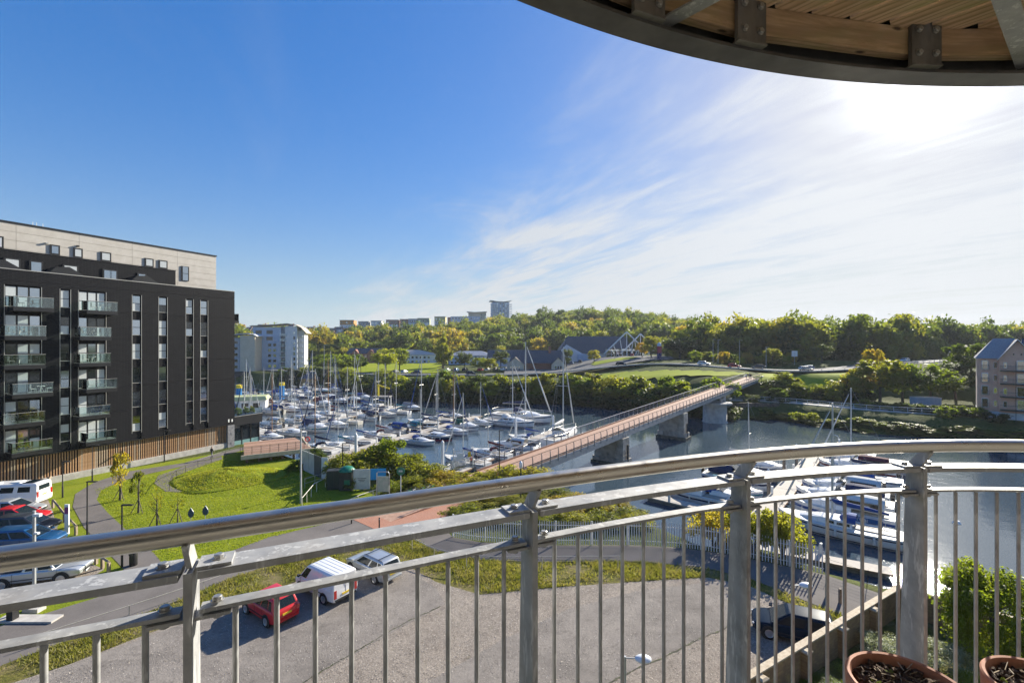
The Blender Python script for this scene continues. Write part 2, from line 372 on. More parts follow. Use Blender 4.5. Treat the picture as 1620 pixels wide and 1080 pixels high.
ribbon('footpath_spur', [(285,774),(262,773),(244,760),(250,748),(300,730.5),(350,717.5)], [(292,769),(278,767),(271,758),(275,750),(305,738),(352,722)], .03, PATHM)
sheet('paved_plaza', [(530,800),(620,775),(700,762),(790,752),(800,762),(722,800),(704,833),(650,847),(605,838),(556,816)], .034, PAVING)
fence_px = [(716,845),(760,853),(880,858),(1000,858),(1080,862),(1150,872),(1230,888),(1304,904),(1424,945)]
inner_px = [(650,847),(690,868),(760,881),(850,884),(1000,884),(1100,891),(1180,908),(1290,952),(1385,988)]
sheet('riverside_path', [(704,832)] + fence_px + inner_px[::-1], .028, PATHM)
verge_out = [(-200,1130),(14,1043),(302,938),(360,912),(433,886),(560,858),(652,846)] + inner_px[1:]
verge_in = [(-200,1180),(0,1082),(110,1046),(300,972),(390,945),(470,915),(550,897),(625,880),(690,916),(760,936),(900,923),(1000,916),(1120,909),(1185,922),(1285,968),(1370,1000)]
t = MT('weedy_verge'); v = t.geo(); n = t.noise(v, .8, 6, .65); n_b = t.noise(v, 7, 5, .75)
c = t.ramp(n, [(.3, (.11,.13,.018)), (.48, (.18,.165,.045)), (.64, (.29,.23,.13))]); c = t.mix(t.mr(n_b, .4, .7, 0, .8), c, (.085,.08,.03)); t.set(Base_Color=c, Roughness=.95, Specular_IOR_Level=.08); t.bump(n_b, 1.0, .12); VERGE = t.m
sheet('verge', verge_out + verge_in[::-1], .01, VERGE)
wallA, wallB, wallC = V(9.6, 18.9, 0), V(22.2, 26.1, 0), V(32, 17.5, 0)
cp_px = [P(a, b, .016) for a, b in verge_in]
carpark = cp_px + [V(wallB.x-1.2, wallB.y-.55, .016), V(wallA.x, wallA.y, .016), V(2, 13, .016), V(-40, 13, .016)]
struct('car_park', MB().poly(carpark), GRAVEL)
sheet('car_park_tarmac', [(-120,1180),(0,1087),(300,978),(470,925),(550,905),(625,888),(690,925),(704,951),(640,985),(560,1030),(470,1080),(380,1150),(60,1230)], .022, TARMAC)
sheet('car_park_lane', [(640,1095),(790,1010),(900,958),(1010,930),(1130,915),(1180,930),(1200,962),(1142,991),(1030,1040),(957,1078),(860,1150),(640,1200)], .022, TARMAC)
# ragged crack lines along the tarmac edges
CRACK = M('crack_dark', (.035,.032,.028), (.08,.085,.035), 4, .95)
for pts in ([(455,1092),(520,1050),(560,1028),(600,1003),(650,975),(705,951)], [(940,1088),(1000,1056),(1060,1030),(1100,1008),(1143,991),(1200,962)]):
    mb = MB(); pp = []
    for (a, b), (c_, d_) in zip(pts[:-1], pts[1:]):
        for k in range(8): pp.append(P(a+(c_-a)*k/8+rnd.uniform(-1.2,1.2), b+(d_-b)*k/8+rnd.uniform(-.9,.9), .027))
    for k in range(len(pp)-1):
        q, r = pp[k], pp[k+1]; tt = (r-q).normalized(); s = V(-tt.y, tt.x, 0); w0 = rnd.uniform(.015,.06); w1 = rnd.uniform(.015,.06)
        mb.poly([q-s*w0, r-s*w1, r+s*w1, q+s*w0])
    struct('tarmac_crack', mb, CRACK)
# mound of grass beside the timber deck
mb = MB(); c0 = P(362,752); n_a = 40
secs = []
for k in range(9):
    rr = (1-k/8.0); secs.append([(c0.x+math.cos(a)*5.6*rr*(1+.16*math.sin(2*a+1)), c0.y+math.sin(a)*5.2*rr*(1+.1*math.sin(3*a)), .006+1.0*(1-rr*rr)**2*(1+.12*math.sin(5*a+k))) for a in [2*math.pi*i/n_a for i in range(n_a)]])
mb.loft(secs); struct('grass_mound', mb, LAWN, None, 'all')
MOUND_C = c0

# ------------------------------------------------------------------ blades of grass (uncountable)
def in_poly_pts(poly, n, seed):
    r = np.random.default_rng(seed); pl = np.array([(p.x, p.y) for p in poly]); lo, hi = pl.min(0), pl.max(0); out = np.zeros((0,2))
    while len(out) < n:
        q = r.uniform(lo, hi, (n*2, 2)); out = np.vstack([out, q[inside(q[:,0], q[:,1], pl)]])
    return out[:n]
def blades(name, poly, n, h, mat, label, seed, clump=.5, z=0.0, w=.02, zf=None):
    r = np.random.default_rng(seed); p = in_poly_pts(poly, n, seed)
    nz = np.sin(p[:,0]*1.7)*np.cos(p[:,1]*2.1)+np.sin(p[:,0]*.6+p[:,1]*.9); keep = nz+r.normal(0,.7,n) > -clump; p = p[keep]; n = len(p)
    a = r.uniform(0, 2*np.pi, n); hh = h*r.uniform(.4, 1.3, n); ln = r.normal(0, .5, (n, 2))*hh[:,None]
    b = np.stack([np.cos(a), np.sin(a)], 1)*w*r.uniform(.6,1.6,n)[:,None]
    Q = np.zeros((n,4,3)); Q[:,0,:2] = p-b; Q[:,1,:2] = p+b; Q[:,2,:2] = p+ln+b*.25; Q[:,3,:2] = p+ln-b*.25; Q[:,:2,2] = z; Q[:,2:,2] = z+hh[:,None]
    if zf is not None: Q[:,:,2] += zf(p)[:,None]
    o = link(name, quads(name, Q, mat)); tag(o, label, 'grass'); return kind(o, 'stuff')
def leafmat(name, stops, trans=.45, nscale=.6, tcol=(1.0,1.0,.45), tgain=1.9, rough=.55, isl_=.12, nz=.2):
    t = MT(name); oi = t.n('ShaderNodeObjectInfo').outputs['Random']; n = t.noise(t.geo(), nscale, 3, .6); isl = t.n('ShaderNodeNewGeometry').outputs['Random Per Island']
    f = t.n('ShaderNodeMath', {0: t.mr(n, .3, .7, -nz, nz), 1: oi}, operation='ADD').outputs[0]
    f = t.n('ShaderNodeMath', {0: f, 1: t.mr(isl, 0, 1, -isl_, isl_)}, operation='ADD', use_clamp=True).outputs[0]
    c = t.ramp(f, stops); t.set(Base_Color=c, Roughness=rough); t.b.inputs['Specular IOR Level'].default_value = .25
    tr = t.n('ShaderNodeBsdfTranslucent', {'Color': t.mix(1.0, t.mix(1.0, c, tcol, 'MULTIPLY'), (tgain,)*3, 'MULTIPLY')})
    mxs = t.n('ShaderNodeMixShader', {0: trans, 1: t.b.outputs[0], 2: tr.outputs[0]}); t.t.links.new(mxs.outputs[0], t.out.inputs[0])
    return t.m
G_GRASS = leafmat('grass_blades', [(0,(.075,.105,.014)),(.45,(.125,.15,.022)),(.75,(.20,.195,.05)),(1,(.29,.25,.12))], .4, .9)
vp = [P(a, b) for a, b in verge_out + verge_in[::-1]]
blades('verge_grass', vp, 46000, .17, G_GRASS, 'rough weedy grass along the car park verge', 3, .15, .01, .022)
blades('lawn_grass', [P(a, b) for a, b in [(150,770),(300,735),(352,722),(480,740),(520,780),(560,812),(430,846),(300,892),(265,893),(200,832),(160,790)]], 34000, .07, leafmat('lawn_blades', [(0,(.12,.165,.012)),(.5,(.20,.245,.016)),(1,(.28,.28,.03))], .45, .8), 'short mown grass of the sunlit lawn', 5, 2.0, .008, .03)

def mound_z(p):
    x, y = p[:,0]-MOUND_C.x, p[:,1]-MOUND_C.y; a = np.arctan2(y, x); rr = np.hypot(x/(5.6*(1+.16*np.sin(2*a+1))), y/(5.2*(1+.1*np.sin(3*a)))); return np.clip(1-rr*rr, 0, 1)**2
blades('mound_grass', [V(MOUND_C.x+math.cos(a)*5.2, MOUND_C.y+math.sin(a)*4.8, 0) for a in np.linspace(0, 6.2, 24)], 12000, .11, leafmat('mound_blades', [(0,(.17,.20,.016)),(.5,(.25,.265,.024)),(1,(.34,.31,.08))], .45, .8), 'longer rough grass covering the low mound beside the deck', 8, 1.2, 0.0, .03, mound_z)

# loose stones lying on the car park (uncountable)
def stones(name, poly, n, label, seed, z=.02):
    r = np.random.default_rng(seed); p = in_poly_pts(poly, n, seed); pat = np.sin(p[:,0]*.9+1)*np.sin(p[:,1]*1.3)+.6*np.sin(p[:,0]*2.3-p[:,1]*1.9)
    p = p[pat+r.normal(0,.6,n) > -.3]; n = len(p); s = np.minimum(r.gamma(2.0, .0042, n)+.005, .034); a = r.uniform(0, 6.283, n); q = []
    for k in range(4):
        g = a+k*np.pi/2+r.uniform(-.35,.35,n); q.append(np.stack([p[:,0]+np.cos(g)*s*r.uniform(.7,1.3,n), p[:,1]+np.sin(g)*s*r.uniform(.7,1.3,n), z+s*r.uniform(.1,.9,n)], 1))
    t = MT(name); isl = t.n('ShaderNodeNewGeometry').outputs['Random Per Island']; t.set(Base_Color=t.ramp(isl, [(0,(.09,.08,.07)),(.35,(.24,.205,.175)),(.7,(.42,.37,.31)),(1,(.66,.61,.54))]), Roughness=.9, Specular_IOR_Level=.15)
    o = link(name, quads(name, np.stack(q, 1), t.m)); tag(o, label, 'gravel'); return kind(o, 'stuff')
stones('loose_gravel_stones', carpark, 110000, 'loose pale stones scattered over the car park', 12, .024)
# ================================================================== BALCONY: RAILING, DECK ABOVE, POTS
hp = np.array([(0,881),(200,852),(400,823),(600,796),(860,757),(1120,723),(1300,708.5),(1450,701.5),(1620,701)], float)
hy = F*.5/(hp[:,1]-HY); hx = (hp[:,0]-CX)/F*hy
pc = np.polyfit(hx, hy, 4); xs = np.linspace(hx[0], 2.45, 90); ys = np.polyval(pc, xs)
L0 = np.array([xs[0]-xs[1], ys[0]-ys[1]]); L0 /= np.hypot(*L0); R0 = np.array([xs[-1]-xs[-2], ys[-1]-ys[-2]]); R0 /= np.hypot(*R0)
pl = [np.array([xs[0], ys[0]])+L0*k*.05+np.array([.1,-.25])*(k*.05)**2 for k in range(16, 0, -1)] + [np.array(q) for q in zip(xs, ys)] + [np.array([xs[-1], ys[-1]])+R0*k*.05+np.array([0,-.22])*(k*.05)**2 for k in range(1, 22)]
pl = np.array(pl); ss = np.concatenate([[0], np.cumsum(np.hypot(*np.diff(pl, axis=0).T))]); SL = ss[-1]
def rail(s, off=0.0, z=0.0):
    x = np.interp(s, ss, pl[:,0]); y = np.interp(s, ss, pl[:,1]); e = .03
    tx = np.interp(s+e, ss, pl[:,0])-np.interp(s-e, ss, pl[:,0]); ty = np.interp(s+e, ss, pl[:,1])-np.interp(s-e, ss, pl[:,1]); l = math.hypot(tx, ty)
    return V(x-ty/l*off, y+tx/l*off, CH+z)
def rail_t(s):
    a, b = rail(s-.03), rail(s+.03); return (b-a).normalized()
def s_at_px(px, off):
    q = np.linspace(0, SL, 2500); u = [CX+F*rail(k, off).x/max(rail(k, off).y, .05) for k in q]; return float(np.interp(px, u, q))
t = MT('galvanised_steel'); v = t.co(); n = t.noise(v, 9, 5, .65); n_b = t.noise(v, 60, 3); sc_ = t.noise(t.co(scale=(1,1,.18), rot=(.5,.3,0)), 26, 3, .75)
c = t.ramp(n, [(.3, (.25,.255,.26)), (.55, (.36,.362,.36)), (.75, (.44,.44,.43))]); c = t.mix(t.mr(sc_, .57, .63, 0, .6), c, (.62,.62,.61)); c = t.mix(t.mr(t.noise(v, 3, 5, .7), .54, .72, 0, .6), c, (.20,.175,.145)); c = t.mix(t.mr(t.noise(t.co(scale=(1,1,.3)), 14, 5, .75), .60, .72, 0, .6), c, (.16,.15,.14))
t.set(Base_Color=c, Metallic=.2, Roughness=t.mr(n, .3, .7, .52, .7)); t.bump(n_b, .12, .002); GALV = t.m
t = MT('brushed_stainless'); v = t.co(); n = t.noise(v, 14, 5, .6); n2_ = t.noise(v, 2.5, 4)
t.set(Base_Color=t.ramp(n2_, [(.3, (.52,.48,.41)), (.7, (.62,.575,.50))]), Metallic=.92, Roughness=t.mr(n, .3, .7, .24, .40)); t.bump(t.noise(v, 90, 3), .06, .001); STAIN = t.m
BOLT = M('bolt_zinc', (.30,.30,.30), (.46,.45,.42), 40, .42, .7)
rr_ = thing('balcony_railing', 'curved galvanised steel balcony railing with tubular handrail in the foreground', 'railing', (0,0,CH-1.7))
def rp(o):                                               # parent keeping world coordinates
    o.parent = rr_; o.matrix_parent_inverse = Matrix.Translation((0,0,-(CH-1.7))); return o
rp(ob('handrail', MB().path([rail(s_, 0, -.5) for s_ in np.linspace(0.02, SL-.02, 150)], .0295, 20), STAIN, None, 'all'))
OFF = .058
sp_ = [s_at_px(p, OFF) for p in (303, 838, 1172, 1450)]
sp_ = [sp_[0]-1.02] + sp_ + [sp_[-1]+1.0]
bolt_me = MB().lathe([(.017,0),(.017,.003),(.0125,.0031),(.0125,.011),(.010,.013)], n=8).mesh('bolt', BOLT, True)
bal_mats = GALV
for i, s_ in enumerate(sp_):
    tt = rail_t(s_); nn = V(-tt.y, tt.x, 0); c_ = rail(s_, 0, 0)
    def Q(off, z, th): return V(c_.x, c_.y, CH+z)+nn*off+tt*th
    def plate(pts, th):
        mb = MB(); n_ = len(pts); vs = [Q(o, z, -th/2) for o, z in pts]+[Q(o, z, th/2) for o, z in pts]
        return mb.add(vs, [tuple(range(n_)), tuple(range(2*n_-1, n_-1, -1))]+[(k, n_+k, n_+(k+1)%n_, (k+1)%n_) for k in range(n_)])
    po = rp(ob('post', plate([(.012,-.612),(.104,-.612),(.155,-1.98),(.012,-1.98)], .02), GALV))
    def pp(name, mb, mat, sm=False):
        o = ob(name, mb, mat, None, sm); o.parent = po; o.matrix_parent_inverse = po.matrix_parent_inverse.copy() if False else Matrix.Identity(4); return o
    # children of the post use the post's own (world-aligned) coordinates
    pp('arm', plate([(.03,-.606),(.098,-.606),(.032,-.524),(-.026,-.524)], .013), GALV)
    for sd in (-1, 1):
        pp('fixing_plate', MB().box(Q(OFF, -.6065, sd*.058), (.082, .074, .009), math.atan2(tt.y, tt.x)), GALV)
        pp('fixing_plate', MB().box(Q(OFF, -.7475, sd*.052), (.085, .05, .009), math.atan2(tt.y, tt.x)), GALV)
        for zz_, nm in ((-.602, 'bolt'), (-.7185, 'bolt')):
            b = link(nm, bolt_me, po, Q(OFF, zz_, sd*(.064 if zz_ > -.7 else .06))); b.rotation_euler = (0,0,rnd.random()*3)
        b = link('bolt_nut', bolt_me, po, Q(OFF, -.632, sd*.064)); b.rotation_euler = (math.pi,0,rnd.random()*3)
        b = link('bolt_nut', bolt_me, po, Q(OFF, -.752, sd*.06)); b.rotation_euler = (math.pi,0,rnd.random()*3)
bal = MB().tube((0,0,-.745), (0,0,-1.76), .0078, n=10).mesh('baluster', GALV, True)
for a, b in zip(sp_[:-1], sp_[1:]):
    qq = np.linspace(a+.022, b-.022, 16)
    rp(ob('upper_rail', MB().strip([rail(k, OFF, -.621) for k in qq], [(-.046,-.010),(.046,-.010),(.046,.010),(-.046,.010)]), GALV))
    rp(ob('lower_rail', MB().strip([rail(k, OFF, -.731) for k in qq], [(-.021,-.0055),(.021,-.0055),(.021,.0055),(-.021,.0055)]), GALV))
    rp(ob('bottom_rail', MB().strip([rail(k, OFF, -1.77) for k in qq], [(-.021,-.006),(.021,-.006),(.021,.006),(-.021,.006)]), GALV))
    for k in range(1, 10):
        q = rail(a+(b-a)*k/10, OFF, 0); rp(link('baluster', bal, None, q))
# timber floor of the balcony
t = MT('weathered_timber'); v = t.co(scale=(1,9,9)); n = t.noise(v, 2.2, 6, .65, .6); ring = t.n('ShaderNodeTexWave', {'Vector': v, 'Scale': 1.1, 'Distortion': 7.0, 'Detail': 4.0, 'Detail Scale': 1.4}, bands_direction='Y').outputs['Fac']
c = t.ramp(n, [(.25, (.27,.16,.085)), (.5, (.62,.43,.26)), (.75, (.78,.60,.41))]); c = t.mix(t.mr(ring, .5, 1.0, 0, .45), c, (.19,.115,.065)); oi = t.n('ShaderNodeObjectInfo').outputs['Random']
c = t.mix(t.mr(t.noise(t.co(scale=(.8,2,2)), 4, 4), .5, .72, 0, .6), c, (.34,.33,.13)); c = t.mix(t.mr(oi, 0, 1, 0, .45), c, (.34,.20,.10))
kn = t.n('ShaderNodeTexVoronoi', {'Vector': t.co(scale=(3.2,9,9)), 'Scale': 1.0, 'Randomness': 1.0}).outputs['Distance']; c = t.mix(t.mr(kn, .11, .05, 0, .9), c, (.05,.03,.02))
t.set(Base_Color=c, Roughness=.82); t.bump(n, .5, .004); TIMBER = t.m
GREYDECK = M('grey_decking', (.17,.165,.155), (.26,.25,.235), 6, .85, stretch=(1,8,1))
fl = thing('balcony_floor', 'timber boarded floor of the balcony under the terracotta pots', 'balcony floor', (1.4,.4,CH-1.75))
fpts = [rail(s_, -.04, 0) for s_ in np.linspace(.3, SL-.3, 40)]; fx0 = np.array([p.x for p in fpts]); fy0 = np.array([p.y for p in fpts])
x = -1.0
while x < 3.2:
    y1 = min(float(np.interp(x, fx0, fy0)), float(np.interp(x+.115, fx0, fy0)))
    o = ob('plank', MB().box((0,0,0), (y1+1.2, .115, .03)), GREYDECK, fl); o.location = (x+.0575-1.4, (y1-1.2)/2-.4, .033); o.rotation_euler = (0,0,math.pi/2); x += .122
# the balcony's own building, unseen behind the camera; added to block sky fill
hb_ = thing('home_building', 'unseen grey brick apartment building carrying the curved balconies, added to block sky light', 'building', (1.0,-1.45,0))
ob('brick_wall_face', MB().b2(-16,18,-9,0,0,24), M('mid_grey_brick', (.11,.108,.104), (.17,.166,.16), 3, .85), hb_)
for k_ in range(7):
    w_ = ob('patio_door', MB().b2(-2.0,2.6,.004,.05,k_*2.95+.1,k_*2.95+2.3), M('patio_frame', (.6,.6,.58), None, rough=.4), hb_)
    for q_ in range(3): o = ob('glass_pane', MB().b2(-1.92+q_*1.53,-.5+q_*1.53,.052,.06,k_*2.95+.2,k_*2.95+2.2), M('patio_glass', (.02,.024,.026), None, rough=.04), None); o.parent = w_
# ---- the balcony above: curved steel channel, cleats, timber edge beams, diagonal soffit boards
DC, DR = V(2.314, -2.555, 0), 4.85
DARKST = M('painted_dark_steel', (.07,.068,.067), (.12,.115,.11), 9, .55, .25, .25, 60, .003, lo=.3, hi=.75)
FLANGE = M('flange_grey_steel', (.085,.082,.08), (.13,.125,.12), 7, .5, .3, .15, 60, .003)
CLEATM = M('rusty_cleat_steel', (.11,.105,.10), (.24,.22,.20), 8, .62, .3, .3, 50, .004, stretch=(1,1,.35))
ba = thing('balcony_above', 'underside of the curved timber and dark steel balcony overhead', 'balcony', (DC.x, 1.0, CH+1.28))
def rel(o):
    o.parent = ba; o.matrix_parent_inverse = Matrix.Translation((-DC.x, -1.0, -(CH+1.28))); return o
def arc(r, a, z): return V(DC.x+r*math.sin(a), DC.y+r*math.cos(a), CH+z)
aa = [math.radians(q) for q in np.linspace(-62, 42, 105)]
def ring(name, r0, r1, z0, z1, mat): return rel(ob(name, MB().loft([[arc(r0,a,z0),arc(r1,a,z0),arc(r1,a,z1),arc(r0,a,z1)][::-1] for a in aa]), mat, None, True))
ring('bottom_flange', DR-.112, DR, 1.29, 1.304, FLANGE); ring('web', DR-.032, DR-.012, 1.304, 1.54, DARKST); ring('top_flange', DR-.125, DR, 1.54, 1.554, DARKST)
def ang_px(px, z, r):
    q = np.linspace(-1.0, .7, 1500); u = [CX+F*arc(r, a, z).x/max(arc(r, a, z).y, .05) for a in q]; return float(np.interp(px, u, q))
ca = [ang_px(p, 1.42, DR-.06) for p in (1010, 1170, 1443)]; ca = [2*ca[0]-ca[1]-.01] + ca + [2*ca[2]-ca[1]]
ca = [ca[0]-.16] + ca + [ca[-1]+.16]
for a in ca:
    c_ = arc(DR-.124, a, 0); tz = -a
    def at(u, rad_, z): return c_ + V(math.cos(a), -math.sin(a), 0)*u + V(math.sin(a), math.cos(a), 0)*rad_ + V(0,0,z)
    cl = rel(ob('cleat', MB().box(at(0, 0, 1.424), (.150, .020, .222), tz), CLEATM))
    for u in (-.042, .042):
        for z in (1.365, 1.475):
            b = link('bolt', bolt_me, cl, at(u, -.011, z)); b.rotation_euler = (math.pi/2, 0, tz)
    o = ob('cleat_lip', MB().box(at(0, .01, 1.3095), (.152, .055, .008), tz), CLEATM); o.parent = cl
for a, b in zip(ca[:-1], ca[1:]):
    g_ = .03/DR; p0, p1 = arc(DR-.085, a+g_, 0), arc(DR-.085, b-g_, 0); ln = (p1-p0).length
    if ln < .15: continue
    o = ob('edge_beam', MB().box((0,0,0), (ln, .045, .125)), TIMBER); rel(o); mid = (p0+p1)/2; o.location = (mid.x, mid.y, CH+1.433); o.rotation_euler = (0,0,math.atan2((p1-p0).y, (p1-p0).x))
dv, nv = V(.7071,-.7071,0), V(.7071,.7071,0); k = -3.0
while k < 4.6:
    if abs(k) < DR-.2:
        hl = min(math.sqrt((DR-.06)**2-(abs(k)+.05)**2), 9); p0 = DC+nv*k-dv*hl; p1 = DC+nv*k+dv*hl
        # keep the piece that lies over the balcony (in front of the wall line y = -1)
        t0 = 0.0; t1 = 1.0; 
        f_ = lambda t_: (p0+(p1-p0)*t_).y
        if f_(1) < -1: t1 = (f_(0)+1)/(f_(0)-f_(1)) if f_(0) > -1 else 0
        if t1 > .02:
            e0, e1 = p0, p0+(p1-p0)*t1; ln = (e1-e0).length
            o = ob('soffit_board', MB().box((0,0,0), (ln, .145, .028)), TIMBER); rel(o); mid = (e0+e1)/2; o.location = (mid.x, mid.y, CH+1.512); o.rotation_euler = (0,0,math.atan2(dv.y, dv.x))
    k += .162
for (p0, p1) in (((.60,1.96),(1.35,1.2)), ((2.50,2.21),(1.05,1.12))):
    q0, q1 = V(p0[0],p0[1],CH+1.345), V(p1[0],p1[1],CH+1.36)
    rel(ob('brace', MB().strip([q0, q1], [(-.035,-.005),(.035,-.005),(.035,.005),(-.035,.005)]), GALV))
# ---- terracotta pots
TERRA = M('terracotta', (.33,.135,.075), (.47,.21,.125), 9, .75, 0, .2, 40, .004)
SOIL = M('potting_soil', (.032,.02,.013), (.115,.068,.042), 34, .95, 0, .8, 90, .02)
LEAFP = leafmat('pot_leaf', [(0,(.10,.15,.03)),(1,(.22,.26,.07))], .4, 4)
def pot(name, label, x, y, r, h, seed, sprout):
    rn = random.Random(seed); T_ = thing(name, label, 'flower pot', (x, y, CH-1.702))
    ob('pot_body', MB().lathe([(r*.68,0),(r*.93,h*.78),(r*.95,h*.80),(r*1.02,h*.81),(r*1.04,h*.985),(r*1.01,h),(r*.955,h*.995),(r*.93,h*.96),(r*.90,h*.86),(r*.3,h*.8)], n=48), TERRA, T_, True)
    mb = MB(); secs = []; n_ = 40
    for q in range(14):
        rr = r*.925*(1-q/14.0)+.002; secs.append([(math.cos(g)*rr, math.sin(g)*rr, h*.90+.018*(1-(rr/r)**2)+rn.uniform(-.012,.014)) for g in [2*math.pi*i/n_ for i in range(n_)]])
    ob('soil', mb.loft(secs), SOIL, T_)
    mb = MB()
    for q in range(360):
        g = rn.uniform(0, 6.283); d_ = r*.86*math.sqrt(rn.random()); sz = rn.uniform(.003,.013)
        tl = Matrix.Rotation(rn.uniform(0,3), 3, V(rn.random(),rn.random(),rn.random()).normalized()); mb.box((math.cos(g)*d_, math.sin(g)*d_, h*.915+rn.uniform(0,.02)), (sz*1.6, sz, sz), 0, tl)
    kind(ob('soil_clods', mb, SOIL, T_), 'stuff')
    mb = MB()
    for q in range(60):
        g = rn.uniform(0, 6.283); d_ = r*.8*math.sqrt(rn.random()); a = rn.uniform(0,6.28); ln = rn.uniform(.02,.06); b0 = V(math.cos(g)*d_, math.sin(g)*d_, h*.93+rn.uniform(0,.02))
        mb.tube(b0, b0+V(math.cos(a)*ln, math.sin(a)*ln, rn.uniform(-.01,.02)), .0016, n=3)
    kind(ob('dry_twigs', mb, M('dry_twig', (.35,.27,.17)), T_), 'stuff')
    for (u, w_) in sprout:
        mb = MB()
        for q in range(7):
            a = rn.uniform(0,6.28); e = V(math.cos(a), math.sin(a), .7)*rn.uniform(.015,.03); sd = V(-e.y, e.x, 0)*.35; b0 = V(u*r, w_*r, h*.92); mb.add([b0, b0+e*.6+sd, b0+e, b0+e*.6-sd], [(0,1,2,3)])
        ob('sprout', mb, LEAFP, T_)
pot('terracotta_pot', 'larger terracotta pot of dry soil beside the tapered railing post', 1.455, 1.665, .185, .45, 1, [(.4,-.3),(.1,.5),(-.5,.2)])
pot('terracotta_pot', 'terracotta pot of soil at the corner of the balcony', 1.955, 1.65, .175, .45, 2, [(-.6,.3)])
# ================================================================== VEGETATION LIBRARY
def crown_mesh(name, seed, nclump, nleaf, leaf, mat, shape='round', cr=.34, squash=1.0, low=-.75):
    r = np.random.default_rng(seed); C = []
    while len(C) < nclump:
        q = r.normal(0, 1, 3); q /= np.linalg.norm(q); q *= r.uniform(.35, .93)**.6; z = q[2]
        if z < low: continue
        if shape == 'tall': k = .92-.42*max(z, 0)**1.2; q[0] *= k; q[1] *= k
        elif shape == 'cone': k = .55*(1-z)+.12; q[0] *= k; q[1] *= k
        elif shape == 'dome': q[2] = abs(q[2])*1.3-.5
        q[:2] *= 1+.14*math.sin(3*math.atan2(q[1], q[0])+seed); C.append(q)
    C = np.array(C); cs = r.uniform(.6, 1.25, nclump)*cr
    per = nleaf//nclump; idx = np.repeat(np.arange(nclump), per); n = len(idx)
    u = r.normal(0, 1, (n, 3)); u /= np.linalg.norm(u, axis=1)[:,None]
    p = C[idx]+u*(cs[idx]*r.uniform(.35, 1.12, n))[:,None]*np.array([1,1,.85])
    nn = u+r.normal(0, .75, (n, 3)); nn /= np.linalg.norm(nn, axis=1)[:,None]
    a = np.cross(nn, r.normal(0, 1, (n, 3))); a /= np.linalg.norm(a, axis=1)[:,None]; b = np.cross(nn, a)
    s = leaf*r.uniform(.55, 1.35, n)[:,None]
    Q = np.stack([p-a*s, p-b*s*.6+a*s*.1, p+a*s, p+b*s*.6+a*s*.1], 1); Q[:,:,2] *= squash
    return quads(name, Q, mat)
BARK = M('tree_bark', (.055,.045,.035), (.13,.11,.09), 7, .9, 0, .6, 20, .02)
def trunk_mesh(seed, limbs=6, name='trunk'):
    r = random.Random(seed); mb = MB(); pts = [V(0,0,-.02), V(.01,0,.2), V(-.01,.012,.45), V(.012,0,.7), V(0,.01,.92)]
    mb.path(pts, [.034,.026,.021,.014,.006], 7)
    for i in range(limbs):
        z = r.uniform(.3, .72); a = r.uniform(0, 6.283); l = r.uniform(.14,.26); b0 = V(0,0,z); m_ = b0+V(math.cos(a)*l*.5, math.sin(a)*l*.5, l*.45); e = b0+V(math.cos(a)*l, math.sin(a)*l, l*1.05)
        mb.path([b0, m_, e], [.012,.008,.003], 5)
    return mb.mesh(name, BARK, True)
TRUNKS = [trunk_mesh(s) for s in (1, 2, 3)]
LG = leafmat('leaf_green', [(0,(.045,.068,.011)),(.35,(.078,.108,.014)),(.65,(.13,.15,.018)),(1,(.20,.195,.025))], .48, .35, tgain=2.3)
LD = leafmat('leaf_dark', [(0,(.026,.044,.012)),(.5,(.046,.070,.016)),(1,(.08,.10,.022))], .38, .3)
LY = leafmat('leaf_autumn', [(0,(.10,.12,.016)),(.35,(.175,.175,.022)),(.7,(.25,.215,.026)),(1,(.29,.19,.028))], .5, .5, tgain=2.3)
LB = leafmat('leaf_bright', [(0,(.075,.11,.012)),(.5,(.13,.165,.016)),(1,(.21,.22,.024))], .5, .5, tgain=2.3)
LS = leafmat('leaf_bank_shrub', [(0,(.095,.11,.016)),(.35,(.17,.18,.024)),(.65,(.22,.21,.032)),(1,(.26,.195,.035))], .5, .9, tgain=2.3)
LW = leafmat('leaf_wood', [(0,(.038,.058,.013)),(.3,(.068,.094,.017)),(.6,(.115,.138,.022)),(.84,(.18,.18,.026)),(.95,(.225,.20,.03)),(1,(.24,.175,.03))], .46, .02, tgain=2.5, isl_=.06, nz=.14)
LP = leafmat('leaf_silver', [(0,(.16,.19,.12)),(1,(.33,.35,.26))], .3, 1.5)
CR = {}
CR['g'] = [crown_mesh('crown', s, 34, 2600, .085, LG) for s in (11, 12)]
CR['d'] = [crown_mesh('crown', s, 34, 2600, .085, LD) for s in (21, 22)]
CR['y'] = [crown_mesh('crown', s, 34, 2600, .085, LY) for s in (31, 32)]
CR['b'] = [crown_mesh('crown', s, 34, 2600, .085, LB) for s in (41, 42)]
CR['t'] = [crown_mesh('crown', 51, 44, 3200, .075, LY, 'tall', .26)]
CR['tg'] = [crown_mesh('crown', 52, 44, 3000, .08, LG, 'tall', .27), crown_mesh('crown', 53, 44, 3000, .08, LD, 'tall', .27)]
def tree(name, label, base, h, r, kind_, group=None, crown_h=None, cat='tree', seed=0, tr=True, squash=1.0):
    T_ = thing(name, label, cat, base, (seed*1.7) % 6.28, group)
    if tr: link('trunk', TRUNKS[seed % 3], T_, sc=(h, h, h))
    ch = crown_h or h*.74
    ms = CR[kind_]; link('crown', ms[seed % len(ms)], T_, (0,0,h-ch/2), sc=(r, r, ch/2))
    return T_
